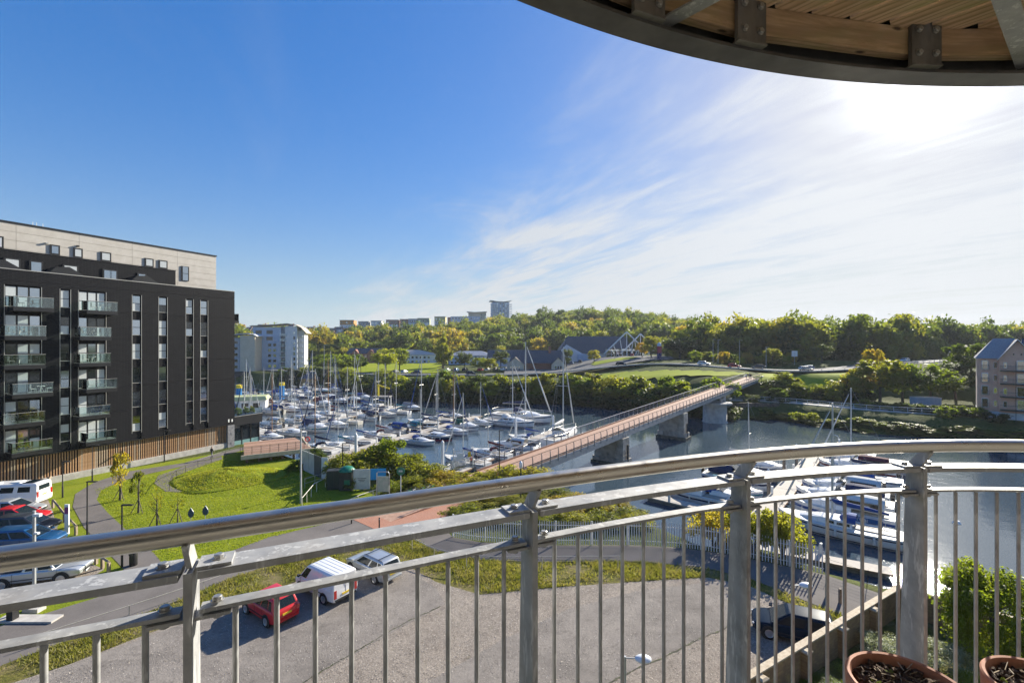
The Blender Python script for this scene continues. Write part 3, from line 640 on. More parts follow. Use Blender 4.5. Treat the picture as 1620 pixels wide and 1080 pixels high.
def shrub(name, label, base, h, r, me, group=None, cat='bush', rz=0.0, ry=None):
    T_ = thing(name, label, cat, base, rz, group); mb = MB(); q = random.Random(int(base[0]*31+base[1]*7))
    for i in range(5):
        a = q.uniform(0, 6.28); mb.path([V(0,0,-.05), V(math.cos(a)*r*.2, math.sin(a)*r*.2, h*.3), V(math.cos(a)*r*.45, math.sin(a)*r*.45, h*.62)], [.03*h, .02*h, .008*h], 5)
    ob('stem', mb, BARK, T_, True); link('foliage', me, T_, (0,0,h*.47), sc=(r, ry or r, h*.55)); return T_

# ================================================================== CARS
RUBBER = M('tyre_rubber', (.018,.018,.018), None, rough=.85)
RIM = M('alloy_rim', (.55,.55,.56), None, rough=.3, metal=.8)
CGLASS = M('car_glass', (.010,.018,.024), None, rough=.06, spec=.22)
TRIM = M('black_trim', (.022,.022,.023), None, rough=.55)
HLAMP = M('headlamp_glass', (.62,.64,.66), None, rough=.08, coat=1)
TLAMP = M('tail_lamp', (.42,.012,.012), None, rough=.12, coat=1)
PLY = M('number_plate_yellow', (.72,.52,.03), None, rough=.5); PLW = M('number_plate_white', (.75,.75,.72), None, rough=.5)
def paint(name, c, metal=.0, coat=.6): return M('car_paint_'+name, c, None, rough=.35, metal=metal, coat=coat)
tyre_me = MB().lathe([(.19,-.10),(.30,-.105),(.318,-.08),(.32,0),(.318,.08),(.30,.105),(.19,.10)], n=22, axis='y').mesh('tyre', RUBBER, True)
rm = MB().lathe([(.05,-.112),(.17,-.106),(.19,-.122),(.205,-.118),(.205,.0),(.05,.0)], n=18, axis='y')
for i in range(5):
    a = i*1.2566; rm.box((math.cos(a)*.1, -.116, math.sin(a)*.1), (.17,.02,.035), 0, Matrix.Rotation(-a, 3, 'Y'))
rim_me = rm.mesh('rim', RIM, True)
arch_me = MB().lathe([(.0,-.012),(.375,-.012),(.375,.012),(.0,.012)], n=22, axis='y').mesh('wheel_arch', TRIM)
STY = {
 'hatch': dict(g=(-.475,-.405,.10,.29), b=[(-.500,.84,.26,.52),(-.488,.93,.19,.60),(-.42,.99,.165,.645),(-.2,1,.16,.64),(.1,1,.16,.625),(.27,1,.16,.595),(.38,.97,.17,.545),(.455,.90,.19,.49),(.497,.76,.25,.42)], bp=[(-.13,.0)]),
 'estate': dict(g=(-.485,-.44,.06,.25), b=[(-.500,.86,.26,.52),(-.488,.94,.19,.60),(-.42,.99,.165,.64),(-.2,1,.16,.64),(.1,1,.16,.625),(.25,1,.16,.60),(.38,.97,.17,.56),(.455,.90,.19,.50),(.497,.76,.25,.42)], bp=[(-.13,.0)]),
 'fastback': dict(g=(-.47,-.28,.02,.24), b=[(-.500,.84,.28,.54),(-.488,.93,.19,.60),(-.42,.99,.165,.62),(-.2,1,.16,.62),(.1,1,.16,.61),(.25,1,.16,.585),(.38,.97,.17,.54),(.455,.90,.19,.48),(.497,.76,.25,.40)], bp=[(-.13,.0)]),
 'van': dict(g=(-.499,-.490,.17,.345), b=[(-.500,.93,.22,.52),(-.494,.97,.17,.55),(-.42,1,.15,.56),(-.2,1,.15,.56),(.1,1,.15,.55),(.30,1,.15,.53),(.40,.97,.16,.47),(.465,.90,.18,.42),(.497,.78,.23,.37)], bp=[]),
 'pickup': dict(g=(-.12,-.06,.12,.24), b=[(-.500,.90,.30,.52),(-.492,.97,.24,.57),(-.42,1,.22,.58),(-.2,1,.21,.58),(.1,1,.21,.58),(.25,1,.21,.57),(.38,.98,.22,.55),(.46,.93,.24,.51),(.498,.82,.28,.45)], bp=[(-.13,.0)]),
 'camper': dict(g=(-.499,-.492,.30,.40), b=[(-.500,.95,.16,.44),(-.494,.98,.13,.46),(-.42,1,.12,.47),(-.2,1,.12,.47),(.1,1,.12,.46),(.34,1,.12,.45),(.43,.97,.13,.42),(.475,.92,.15,.38),(.497,.82,.2,.33)], bp=[]),
}
def slab_quad(q, th):                                    # thin slab from four corners, pushed out along its normal
    q = [Vector(p) for p in q]; n = (q[1]-q[0]).cross(q[3]-q[0]).normalized()
    return MB().add([p-n*.01 for p in q]+[p+n*th for p in q], [(3,2,1,0),(4,5,6,7),(0,1,5,4),(1,2,6,5),(2,3,7,6),(3,0,4,7)])
def lerp(a, b, t): return Vector(a)*(1-t)+Vector(b)*t
def quad_inset(q, u0, u1, v0, v1):                       # bilinear sub-quad; q = [bl, br, tr, tl]
    f = lambda u, v: lerp(lerp(q[0], q[1], u), lerp(q[3], q[2], u), v)
    return [f(u0, v0), f(u1, v0), f(u1, v1), f(u0, v1)]
def car(name, label, loc, heading, L_, W_, H_, pm, style='hatch', cat='car', group=None, detail=True, bars=False, wheel=1.0):
    S = STY[style]; T_ = thing(name, label, cat, loc, math.atan2(heading[1], heading[0]), group); hw = W_/2; mb = MB(); secs = []
    for xf, wf, zb, zt in S['b']:
        x = xf*L_; w_ = wf*hw; b0, b1 = zb*H_, zt*H_; m_ = b0+(b1-b0)*.55
        h_ = [(w_*.82,b0),(w_*.965,b0+.05),(w_*1.0,m_),(w_*.985,b1-.06),(w_*.93,b1-.012),(w_*.80,b1)]
        secs.append([(x,y,z) for y,z in h_]+[(x,-y,z) for y,z in h_[::-1]])
    body = ob('body', mb.loft(secs), pm, T_, True); bv = body.modifiers.new('bevel', 'BEVEL'); bv.width = .03; bv.segments = 2; bv.limit_method = 'ANGLE'; bv.angle_limit = .6
    g0, g1, g2, g3 = [k*L_ for k in S['g']]; zbelt = min(b[3] for b in S['b'][2:6])*H_-.01; zr = H_*.955
    wb, wt = hw*.90, hw*(.74 if style not in ('van','camper') else .86)
    if style in ('van','camper'): wb = hw*.965
    bl = lambda x, s_: V(x, s_*wb, zbelt); tl_ = lambda x, s_: V(x, s_*wt, zr)
    cab = MB(); B4 = [bl(g0,-1), bl(g3,-1), bl(g3,1), bl(g0,1)]; T4 = [tl_(g1,-1), tl_(g2,-1), tl_(g2,1), tl_(g1,1)]
    rf = [V(lerp(p, (sum((q.x for q in T4))/4,0,p.z), .10).x, p.y*.86, H_) for p in T4]
    cab.add(B4+T4+rf, [(0,1,5,4),(1,2,6,5),(2,3,7,6),(3,0,4,7),(4,5,9,8),(5,6,10,9),(6,7,11,10),(7,4,8,11),(8,9,10,11)])
    cb_ = ob('cabin', cab, pm, T_, True); bv = cb_.modifiers.new('bevel', 'BEVEL'); bv.width = .05; bv.segments = 3; bv.limit_method = 'ANGLE'; bv.angle_limit = .35
    ws = [B4[1], B4[2], T4[2], T4[1]]; ob('windscreen', slab_quad(quad_inset(ws,.06,.94,.06,.95), .008), CGLASS, T_)
    rw = [B4[3], B4[0], T4[0], T4[3]]
    if style not in ('van',): ob('rear_window', slab_quad(quad_inset(rw,.09,.91,.16,.93) if style != 'camper' else quad_inset(rw,.15,.85,.45,.85), .008), CGLASS, T_)
    for s_ in (-1, 1):
        sq = [B4[0], B4[1], T4[1], T4[0]] if s_ < 0 else [B4[2], B4[3], T4[3], T4[2]]
        rng = {'van':[(.80,.965)],'camper':[(.85,.965),(.12,.34),(.42,.66)],'pickup':[(.10,.44),(.50,.93)]}.get(style, [(.07,.20),(.23,.49),(.53,.93)])
        for u0, u1 in rng:
            if s_ > 0: u0, u1 = 1-u1, 1-u0
            ob('side_window', slab_quad(quad_inset(sq, u0, u1, .10 if style != 'camper' else .38, .90 if style != 'camper' else .84), .006), CGLASS, T_)
    wx = .305*L_ if style != 'camper' else .34*L_
    for x in (wx, -wx if style not in ('van','camper') else -.28*L_):
        for s_ in (-1, 1):
            R_ = wheel; y = s_*(hw-.10)
            a_ = link('wheel_arch', arch_me, T_, (x, s_*(hw-.006), .33*R_), sc=(R_,1,R_))
            w_ = link('wheel', tyre_me, T_, (x, y+s_*.012, .32*R_), 0 if s_ < 0 else math.pi, sc=R_)
            link('rim', rim_me, w_)
    if not detail: return T_
    xF, xR = S['b'][-1][0]*L_, S['b'][0][0]*L_
    for s_ in (-1, 1):
        ob('headlight', MB().box((xF-.13, s_*hw*.66, .405*H_ if style not in ('van','camper') else .335*H_), (.20, hw*.32, .085), s_*-.42), HLAMP, T_)
        ob('tail_light', MB().box((xR+.035, s_*hw*.80, .50*H_ if style != 'van' else .42*H_), (.10, hw*.20, .26*H_ if style not in ('hatch',) else .17*H_)), TLAMP, T_)
        ob('wing_mirror', MB().loft([[(g3-.18, s_*(hw*.93), zbelt+.08),(g3-.02, s_*(hw*.93), zbelt+.08),(g3-.02, s_*(hw*.93), zbelt+.13),(g3-.18, s_*(hw*.93), zbelt+.13)],[(g3-.22, s_*(hw+.14), zbelt+.05),(g3-.06, s_*(hw+.14), zbelt+.05),(g3-.06, s_*(hw+.14), zbelt+.19),(g3-.22, s_*(hw+.14), zbelt+.19)]]), pm if style not in ('van','camper') else TRIM, T_)
        for u in ((.12,-.10) if style not in ('van','camper') else (.15,)):
            ob('door_handle', MB().box((u*L_-.12, s_*(hw*.995), zbelt-.09), (.17,.02,.03)), TRIM if style == 'van' else pm, T_)
        for u in (.26,.03,-.20) if style not in ('van','camper') else (.30,.10):
            ob('door_seam', MB().box((u*L_, s_*(hw*.998), zbelt*.68), (.012,.012,zbelt*.62)), TRIM, T_)
        ob('side_strip', MB().box((0, s_*(hw*1.0), .33*H_), (.50*L_,.016,.05)), TRIM, T_)
    ob('front_grille', MB().box((xF-.045, 0, .33*H_), (.13, hw*.95, .13)), TRIM, T_)
    ob('rear_bumper', MB().box((xR+.03, 0, .23*H_), (.16, hw*1.62, .10)), TRIM if style in ('van','pickup') else pm, T_)
    ob('rear_plate', MB().box((xR-.012 if style not in ('van','camper') else xR-.008, 0, .44*H_ if style != 'van' else .36*H_), (.03,.50,.11)), PLY, T_)
    ob('front_plate', MB().box((xF+.012, 0, .25*H_), (.03,.50,.10)), PLW, T_)
    if bars:
        for s_ in (-1, 1): ob('roof_rail', MB().path([V(g1+.1, s_*wt*.9, H_*.975), V(g1+.16, s_*wt*.9, H_+.04), V(g2-.16, s_*wt*.9, H_+.04), V(g2-.1, s_*wt*.9, H_*.975)], .013, 6), TRIM, T_)
        for x in (g1+.45, g2-.35): ob('roof_bar', MB().box((x, 0, H_+.065), (.05, wt*2.0, .03)), TRIM, T_)
    if style == 'pickup':
        ob('load_bed', MB().b2(-.47*L_, -.135*L_, -hw*.80, hw*.80, .50*H_, .588*H_), TRIM, T_)
    if style in ('van',):
        for k in range(5): ob('roof_rib', MB().box((-.15*L_, (k-2)*wt*.36, H_+.004), (.58*L_, .03, .02)), pm, T_)
        ob('rear_door_seam', MB().box((xR-.002, 0, .62*H_), (.012,.014,.62*H_)), TRIM, T_)
        ob('side_rail', MB().box((-.10*L_, -hw*1.0, .52*H_), (.42*L_,.012,.03)), TRIM, T_)
    if style == 'camper':
        ob('roof_vent', MB().box((-.1*L_, 0, H_+.05), (.7,.7,.10)), PLW, T_); ob('roof_vent', MB().box((.18*L_, .2, H_+.04), (.5,.5,.08)), PLW, T_)
        ob('solar_panel', MB().box((-.33*L_, 0, H_+.04), (.9, 1.2, .04)), CGLASS, T_)
    return T_
PW, PR, PS, PB, PG, PK, PPL = paint('white',(.74,.74,.74)), paint('red',(.50,.012,.016)), paint('silver',(.50,.52,.53),.55), paint('blue',(.012,.085,.21),.35), paint('grey',(.045,.05,.06),.4), M('car_paint_black', (.010,.022,.042), None, rough=.3, spec=.06), paint('purple',(.06,.045,.12),.3)
hd = (-.83,.56)
car('parked_car', 'small red hatchback with yellow rear plate parked nose-in to the verge', P(427,966), hd, 3.55, 1.64, 1.46, PR, 'hatch')
car('parked_van', 'white panel van parked between the red and the silver car', P(514,932), hd, 4.15, 1.76, 1.82, PW, 'van', cat='van')
car('parked_car', 'silver estate car with roof bars beside the white van', P(590,902), (-.80,.60), 4.2, 1.70, 1.45, PS, 'estate', bars=True)
car('parked_car', 'dark navy hatchback parked beside the low brick wall', V(14.9,24.0,0.02), (-.90,.43), 4.0, 1.70, 1.44, PK, 'hatch')
hl = (.985,.17)
def nose(px, py, L_): q = P(px, py); return V(q.x-hl[0]*L_/2, q.y-hl[1]*L_/2, .016)
car('parked_car', 'bright blue estate car in the side car park', nose(97,858,4.4), hl, 4.4, 1.8, 1.55, PB, 'estate', bars=False)
car('parked_car', 'dark grey hatchback between the blue and the red car', nose(88,836,4.3), hl, 4.3, 1.8, 1.52, PG, 'hatch')
car('parked_car', 'red saloon mostly hidden behind the dark grey car', nose(74,821,4.2), hl, 4.2, 1.75, 1.45, PR, 'fastback')
car('parked_car', 'silver saloon beside the white camper van', nose(66,809,4.3), hl, 4.3, 1.75, 1.46, PS, 'fastback')
car('camper_van', 'long white camper van at the end of the parked row', V(-47.9,43.6,.016), (-.985,-.17), 5.4, 1.95, 2.12, PW, 'camper', cat='van', wheel=1.05)
car('pickup_truck', 'silver pickup truck on big wheels near the entrance gate', V(-30.6,29.6,.016), (.96,.28), 4.9, 1.85, 1.75, PS, 'pickup', cat='pickup truck', wheel=1.18)
# ================================================================== NEAR GROUND FURNITURE
PALE = M('palisade_galvanised', (.58,.59,.60), (.70,.70,.70), 6, .5, .1)
RAILM = M('rail_worn_grey', (.40,.37,.31), (.52,.48,.40), 8, .6, .2)
BLACKP = M('black_powder_coat', (.014,.014,.015), None, rough=.45)
GREYP = M('lamp_column_grey', (.40,.41,.42), (.50,.51,.51), 5, .45, .4)
WHITEP = M('lamp_head_white', (.70,.72,.75), None, rough=.3)
WOODP = M('timber_post', (.20,.15,.10), (.36,.29,.21), 9, .8, stretch=(1,1,.2))
CONC = M('concrete_pale', (.36,.34,.31), (.50,.475,.43), 2.5, .9, 0, .3, 14, .01)
def resample(pts, step):
    pts = [Vector(p) for p in pts]; out = [pts[0].copy()]; acc = 0.0
    for a, b in zip(pts[:-1], pts[1:]):
        l = (b-a).length; t_ = step-acc
        while t_ <= l: out.append(a.lerp(b, t_/l)); t_ += step
        acc = l-(t_-step)
    return out
def smooth(pts, it=2):
    pts = [Vector(p) for p in pts]
    for _ in range(it):
        q = [pts[0]]
        for a, b in zip(pts[:-1], pts[1:]): q += [a.lerp(b, .25), a.lerp(b, .75)]
        pts = q+[pts[-1]]
    return pts
# palisade fence along the riverside path
fp = smooth([P(a, b, .03) for a, b in fence_px[:-1]], 2)
fe = thing('palisade_fence', 'grey galvanised palisade fence along the riverside path', 'fence', fp[0])
def loc_of(o, T_): o.location = o.location-T_.location; return o
pm_ = MB(); pm_.loft([[(-.038,-.008,0),(.038,-.008,0),(.038,.008,0),(-.038,.008,0)],[(-.038,-.008,1.68),(.038,-.008,1.68),(.038,.008,1.68),(-.038,.008,1.68)],[(-.004,-.005,1.82),(.004,-.005,1.82),(.004,.005,1.82),(-.004,.005,1.82)]])
pale_me = pm_.mesh('pale', PALE)
pp_ = resample(fp, .185)
for i, p in enumerate(pp_):
    q = pp_[min(i+1, len(pp_)-1)]-pp_[max(i-1, 0)]; link('pale', pale_me, fe, p-fe.location+V(0,0,.05), math.atan2(q.y, q.x))
for z in (.35, 1.5): ob('rail', MB().path([p-fe.location+V(.03,.05,z) for p in fp], .025, 4), PALE, fe)
for p in resample(fp, 2.75): ob('fence_post', MB().box(p-fe.location+V(.04,.09,.9), (.07,.07,1.8)), PALE, fe)
# wire railing on the quay
qa, qb, qc = P(1304,904,.03), P(1428,946,.03), V(34,19.5,.03)
rw_ = thing('wire_railing', 'thin five-wire railing on curved posts along the quay', 'railing', qa)
qp = resample([qa, qb, qc], .5)
for z in (.25,.45,.65,.85,1.05): ob('wire', MB().path([p-qa+V(.06,.1,z) for p in qp], .009, 4), BLACKP, rw_)
for p in resample([qa+V(.3,-.1,0), qb, qc], 2.1): ob('curved_post', MB().path([p-qa+V(0,.12,0), p-qa+V(-.04,.04,.4), p-qa+V(-.02,.0,.8), p-qa+V(.06,.1,1.12)], .02, 6), BLACKP, rw_)
def pipe_rail(name, label, pts, h, step, r=.024, mat=RAILM, mid=(), cat='railing', pr=None):
    pts = [Vector(p) for p in pts]; T_ = thing(name, label, cat, pts[0]); b0 = pts[0]
    ob('top_rail', MB().path([p-b0+V(0,0,h) for p in pts], r, 8), mat, T_, True)
    for m_ in mid: ob('mid_rail', MB().path([p-b0+V(0,0,m_) for p in pts], r*.8, 6), mat, T_, True)
    for p in resample(pts, step): ob('post', MB().tube(p-b0, p-b0+V(0,0,h-.005), pr or r, n=6), mat, T_)
    return T_
pipe_rail('guard_rail', 'pale pipe guard rail curving round the end of the car park', smooth([P(a,b) for a,b in [(652,866),(690,887),(767,899),(880,898),(985,897)]], 2), .95, 2.6, .03)
pipe_rail('knee_rail', 'low brown pipe rail between footpath and verge', smooth([P(a,b) for a,b in [(60,1016),(127,994),(222,963),(302,936),(392,904),(500,876),(600,856)]], 1), .55, 3.6, .025)
pipe_rail('ramp_handrail', 'cream bent handrail at the ramp beside the lawn', [P(478,800),(P(497,776)),P(508,770),P(519,764)], 1.0, 1.6, .035, M('cream_paint', (.62,.58,.48), None, rough=.5))
pipe_rail('ramp_handrail', 'cream handrail rising behind the foreground handrail by the map board', [P(545,806),P(570,794),P(596,785)], .95, 1.8, .035, M('cream_paint', (.62,.58,.48)))
pipe_rail('lawn_barrier', 'grey two-rail barrier at the end of the lawn', [P(482,768), P(500,762), P(519,758)], 1.0, 1.3, .03, RAILM, (.5,))
pipe_rail('path_handrail', 'low handrail along the upper edge of the small path', smooth([P(a,b) for a,b in [(268,772),(277,752),(310,736),(352,721),(385,712)]], 1), .95, 2.4, .022, BLACKP)
for (a, b, k) in ((556,824,'by the paving edge'), (600,832,'on the red paving'), (716,828,'tall and thin on the red paving')):
    q = P(a, b); T_ = thing('bollard', 'black steel bollard '+k, 'bollard', q); ob('shaft', MB().lathe([(.06,0),(.06,.9),(.05,.93),(.02,.95)], n=10), BLACKP, T_, True); ob('collar', MB().lathe([(.068,.78),(.068,.83)], n=10), GREYP, T_, True)
for (a, b, k) in ((1308,941,'nearer the palisade fence'), (1329,950,'nearer the brick wall')):
    q = P(a, b); T_ = thing('bollard', 'timber bollard on the car park edge '+k, 'bollard', q); ob('shaft', MB().box((0,0,.42), (.13,.13,.84)), WOODP, T_); ob('cap', MB().box((0,0,.86), (.10,.10,.03)), WOODP, T_)
pipe_rail('barrier_bar', 'low dark bar barrier on the red paving', [P(680,826), P(778,818)], .45, 2.0, .04, BLACKP)
# brick wall with piers
t = MT('buff_brick_wall'); v = t.co(); br = t.n('ShaderNodeTexBrick', {'Vector': t.n('ShaderNodeMapping', {'Vector': v, 'Rotation': (math.pi/2,0,0)}).outputs[0], 'Color1': lin((.36,.22,.10)), 'Color2': lin((.25,.15,.075)), 'Mortar': lin((.24,.20,.15)), 'Scale': 4.4, 'Mortar Size': .016, 'Row Height': .33, 'Brick Width': .98})
c = t.mix(t.mr(t.noise(v, 1.1, 5, .65), .42, .7, 0, .75), br.outputs[0], (.15,.10,.06)); c = t.mix(t.mr(t.noise(v, 2.6, 4), .58, .72, 0, .6), c, (.40,.27,.10)); t.set(Base_Color=c, Roughness=.9); t.bump(br.outputs[1], -.6, .012); BRICKW = t.m
COPE = M('stone_coping', (.38,.30,.20), (.52,.44,.32), 5, .85, 0, .3, 20, .01)
def wall_run(T_, a, b, h, th, step=None):
    d_ = b-a; ln = d_.length; rz = math.atan2(d_.y, d_.x); m_ = (a+b)/2-T_.location
    o = ob('wall_leaf', MB().b2(-ln/2, ln/2, -th/2, th/2, -.3, h), BRICKW, T_, loc=(m_.x, m_.y, 0), rz=rz)
    n_ = max(1, int(ln/.9))
    for k in range(n_): ob('coping_stone', MB().b2(-ln/2+ln*k/n_+.004, -ln/2+ln*(k+1)/n_-.004, -th/2-.04, th/2+.04, h+.001, h+.075), COPE, T_, loc=(m_.x, m_.y, 0), rz=rz)
bw = thing('brick_wall', 'buff brick garden wall with stone coping beside the car park', 'wall', wallA)
wall_run(bw, wallA-(wallB-wallA).normalized()*4, wallB, 1.5, .24); wall_run(bw, wallB+(wallC-wallB).normalized()*.17, wallC, 1.5, .24)
wd = (wallB-wallA).normalized(); wn = V(wd.y, -wd.x, 0)
for k in (.9, 4.3, 7.6, 10.9):
    q = wallA+wd*k+wn*.26-bw.location
    pi_ = ob('pier', MB().b2(-.2,.2,-.14,.14,-.3,1.38), BRICKW, bw, loc=q, rz=math.atan2(wd.y, wd.x)); ob('pier_cap', MB().loft([[(-.24,-.18,1.381),(.24,-.18,1.381),(.24,.18,1.381),(-.24,.18,1.381)],[(-.24,-.18,1.44),(.24,-.18,1.44),(.24,.18,1.44),(-.24,.18,1.44)],[(-.14,-.1,1.50),(.14,-.1,1.50),(.14,.1,1.50),(-.14,.1,1.50)]]), COPE, pi_)
q = wallA+wd*.9+wn*.415; T_ = thing('notice', 'small white notice fixed to the brick pier', 'sign', q+V(0,0,.75)); ob('notice_board', MB().box((0,0,.2), (.26,.02,.42), math.atan2(wd.y, wd.x)), PLW, T_); ob('notice_print', MB().box(wn*.012+V(0,0,.22), (.2,.008,.09), math.atan2(wd.y, wd.x)), TRIM, T_)
t_ = struct('garden_bed', MB().poly([V(wallA.x-3.3,wallA.y-2.1,.018), V(wallB.x-.1,wallB.y-.2,.018), V(wallC.x-.2,wallC.y-.1,.018), V(26,9,.018), V(9,12,.018)]), VERGE)
# ---- lamp columns
def lamp_black(label, base, h, side, arm=.75):
    T_ = thing('street_lamp', label, 'street lamp', base, 0, 'black lamps on the lawn')
    ob('column', MB().lathe([(.07,0),(.07,1.1),(.05,1.15),(.045,h)], n=10), BLACKP, T_, True)
    hd_ = ob('lamp_head', MB().box((side*arm/2, 0, h+.03), (arm, .20, .075)), BLACKP, T_); ob('lens', MB().box((side*arm*.62, 0, h-.012), (.36,.15,.012)), WHITEP, hd_)
for (a, y0, y1, s_, l) in ((99,726,783,1,'black lamp post nearest the camper van'), (146,700,757,1,'black lamp post on the grass strip below the timber slats'), (138,758,842,1,'black lamp post at the bend of the curving path'), (193,795,893,1,'black lamp post right of the curving path, nearest of the lawn lamps'), (260,677,727,1,'black lamp post against the slats beside the path to the deck')):
    b = P(a, y1); lamp_black(l, b, (y1-y0)/F*b.y, s_)
b = P(476,792); T_ = thing('lamp_column', 'tall plain grey lamp column standing on the lawn', 'street lamp', b)
ob('column', MB().lathe([(.10,0),(.10,1.3),(.085,1.35),(.07,7.2)], n=12), GREYP, T_, True); ob('top_cap', MB().box((.12,0,7.23), (.5,.16,.07)), GREYP, T_); ob('access_door', MB().box((0,-.1,.8), (.1,.02,.5)), GREYP, T_)
def white_lamp(label, base, h, hx_, hy_, mat=GREYP, r=.045):
    T_ = thing('street_lamp', label, 'street lamp', base)
    ob('column', MB().lathe([(r*1.5,0),(r*1.5,1.0),(r,1.05),(r*.9,h)], n=10), mat, T_, True)
    e = V(hx_, hy_, h-.05); ob('arm', MB().tube(V(0,0,h-.06), e*.75+V(0,0,(h-.02)*.25), .022, n=6), mat, T_)
    ob('lamp_head', MB().lathe([(.02,-.10),(.11,-.085),(.155,-.02),(.15,.03),(.10,.085),(.03,.11)], n=16), WHITEP, T_, True, loc=e, sc=(1.75,1.25,1.0))
white_lamp('lamp post with white oval head at the bottom centre of the car park', V(3.70,14.9,0), 5.25, .58, -.05)
white_lamp('lamp post with white oval head in front of the low brick wall', V(12.0,19.45,0), 5.2, .55, .0)
b = V(25.3,25.9,0); T_ = thing('street_lamp', 'slender brown lamp post with white globe head on the quay', 'street lamp', b)
ob('column', MB().lathe([(.07,0),(.07,.9),(.05,.95),(.04,5.2)], n=10), M('brown_post', (.16,.085,.06), None, rough=.5), T_, True); ob('lamp_head', MB().lathe([(.05,5.15),(.2,5.2),(.21,5.25),(.14,5.38),(.03,5.42)], n=16), WHITEP, T_, True); ob('finial', MB().lathe([(.03,5.42),(.03,5.51)], n=8), BLACKP, T_)
for (a, y0, y1, l) in ((542,697,762,'thin black lamp post beside the green kiosk'), (790,676,762,'thin black lamp post at the foot of the bridge')):
    b = P(a, y1); T_ = thing('street_lamp', l, 'street lamp', b); h_ = (y1-y0)/F*b.y; ob('column', MB().lathe([(.07,0),(.05,h_)], n=8), BLACKP, T_); ob('lamp_head', MB().box((.22,0,h_), (.5,.14,.07)), BLACKP, T_)
b = P(824,790); T_ = thing('street_lamp', 'short black post with grey lantern among the bank shrubs', 'street lamp', b); ob('column', MB().lathe([(.07,0),(.06,3.3)], n=8), BLACKP, T_); ob('lantern', MB().lathe([(.08,3.3),(.16,3.4),(.17,3.8),(.1,3.95),(.03,4.0)], n=12), WHITEP, T_, True)
# ---- side car park bits
b = P(54,962); T_ = thing('sign_pole', 'grey camera pole beside the parked cars', 'pole', b); ob('column', MB().lathe([(.09,0),(.075,5.8)], n=10), GREYP, T_, True); ob('camera_box', MB().box((.18,0,5.55), (.4,.18,.16)), WHITEP, T_); ob('camera_box', MB().box((.12,0,4.5), (.3,.14,.1)), WHITEP, T_); ob('base_plinth', MB().box((0,0,.12), (.9,.5,.24)), CONC, T_)
b = P(106,840); T_ = thing('totem_sign', 'slim white totem sign with purple and red patch', 'sign', b); ob('board', MB().box((0,0,1.2), (.34,.1,2.4)), PLW, T_); ob('purple_patch', MB().box((0,-.052,1.9), (.3,.01,.55)), M('purple_print', (.22,.03,.16)), T_)
for i, pts in enumerate([[(72,780),(76,768),(82,757)], [(84,799),(102,822),(120,842)], [(152,888),(162,895),(172,902)]]):
    T_ = thing('timber_rail', ['silver timber rail beside the white camper', 'timber rail in front of the blue car', 'timber rail in front of the pickup'][i], 'rail', P(*pts[0])); b0 = P(*pts[0])
    ob('beam', MB().path([P(a,b_)-b0+V(0,0,.75) for a,b_ in pts], .09, 4), WOODP, T_)
    for a, b_ in pts: ob('post', MB().box(P(a,b_)-b0+V(0,0,.35), (.16,.16,.7)), WOODP, T_)
b = P(211,890); T_ = thing('litter_bin', 'black pillar bin on the footpath', 'bin', b); ob('bin_body', MB().lathe([(.22,0),(.24,.05),(.24,1.0),(.2,1.08)], n=14), BLACKP, T_, True); ob('slot', MB().box((0,-.235,.85), (.25,.03,.12)), TRIM, T_)
b = P(20,978); T_ = thing('gate_barrier', 'black car park barrier machine with a red and white board', 'barrier', b); ob('cabinet', MB().box((0,0,.5), (.35,.35,1.0)), BLACKP, T_); ob('red_board', MB().box((.06,-.185,.75), (.16,.02,.18)), TLAMP, T_); ob('plinth', MB().box((.8,.1,.06), (3.2,.7,.12)), CONC, T_); ob('boom', MB().box((-2.2,0,.95), (4.2,.08,.1)), PLW, T_)
for (a, b_, l) in ((302,832,'left of the two'), (325,828,'right of the two')):
    b = P(a, b_); T_ = thing('leaf_sign', l+' dark blue leaf-shaped signs behind the handrail', 'sign', b); ob('post', MB().tube((0,0,0), (0,0,.95), .03, n=6), GREYP, T_)
    ol = [(0,1.75),(.10,1.62),(.22,1.42),(.25,1.22),(.18,1.02),(.05,.94),(-.05,.94),(-.18,1.02),(-.25,1.22),(-.22,1.42),(-.10,1.62)]
    mb = MB(); n_ = len(ol); mb.add([(x_, -.03, z_) for x_, z_ in ol]+[(x_, .03, z_) for x_, z_ in ol], [tuple(range(n_)), tuple(range(2*n_-1, n_-1, -1))]+[(k, (k+1)%n_, n_+(k+1)%n_, n_+k)[::-1] for k in range(n_)]); ob('leaf_panel', mb, M('navy_sign', (.02,.055,.10), None, rough=.4), T_)
# ---- kiosk corner: hoardings, boxes, map board, round sign, bikes
HOARD = M('hoarding_offwhite', (.50,.50,.46), (.62,.61,.57), 1.5, .7)
hb = P(508,757)
T_ = thing('hoarding', 'tall off-white hoarding panels at the end of the lawn', 'hoarding', P(519,752))
for k, (a, b_, c_, d_, m_) in enumerate([(477,738,488,743,HOARD),(488.6,743.3,497,747,HOARD),(497.6,747.3,508,752,M('dark_hoarding', (.10,.105,.11), None, rough=.6)),(508.6,752.5,519,752.5,PLW)]):
    q0, q1 = P(a, b_)-T_.location, P(c_, d_)-T_.location; e_ = q1-q0; ob('panel', MB().box((q0+q1)/2+V(0,0,1.2), (e_.length,.06,2.4), math.atan2(e_.y, e_.x)), m_, T_); ob('panel_post', MB().box(q0+V(0,.06,1.22), (.1,.06,2.44), 0), TRIM, T_)
T_ = thing('banner', 'white and blue information banner in front of the shrubs', 'banner', P(583,771)); o_ = P(583,771)
ob('white_panel', MB().box((-.75,0,1.15), (1.75,.05,2.1), .12), HOARD, T_); ob('blue_panel', MB().box((.98,.21,1.62), (1.65,.05,1.15), .12), M('cyan_print', (.02,.30,.62), None, rough=.5), T_)
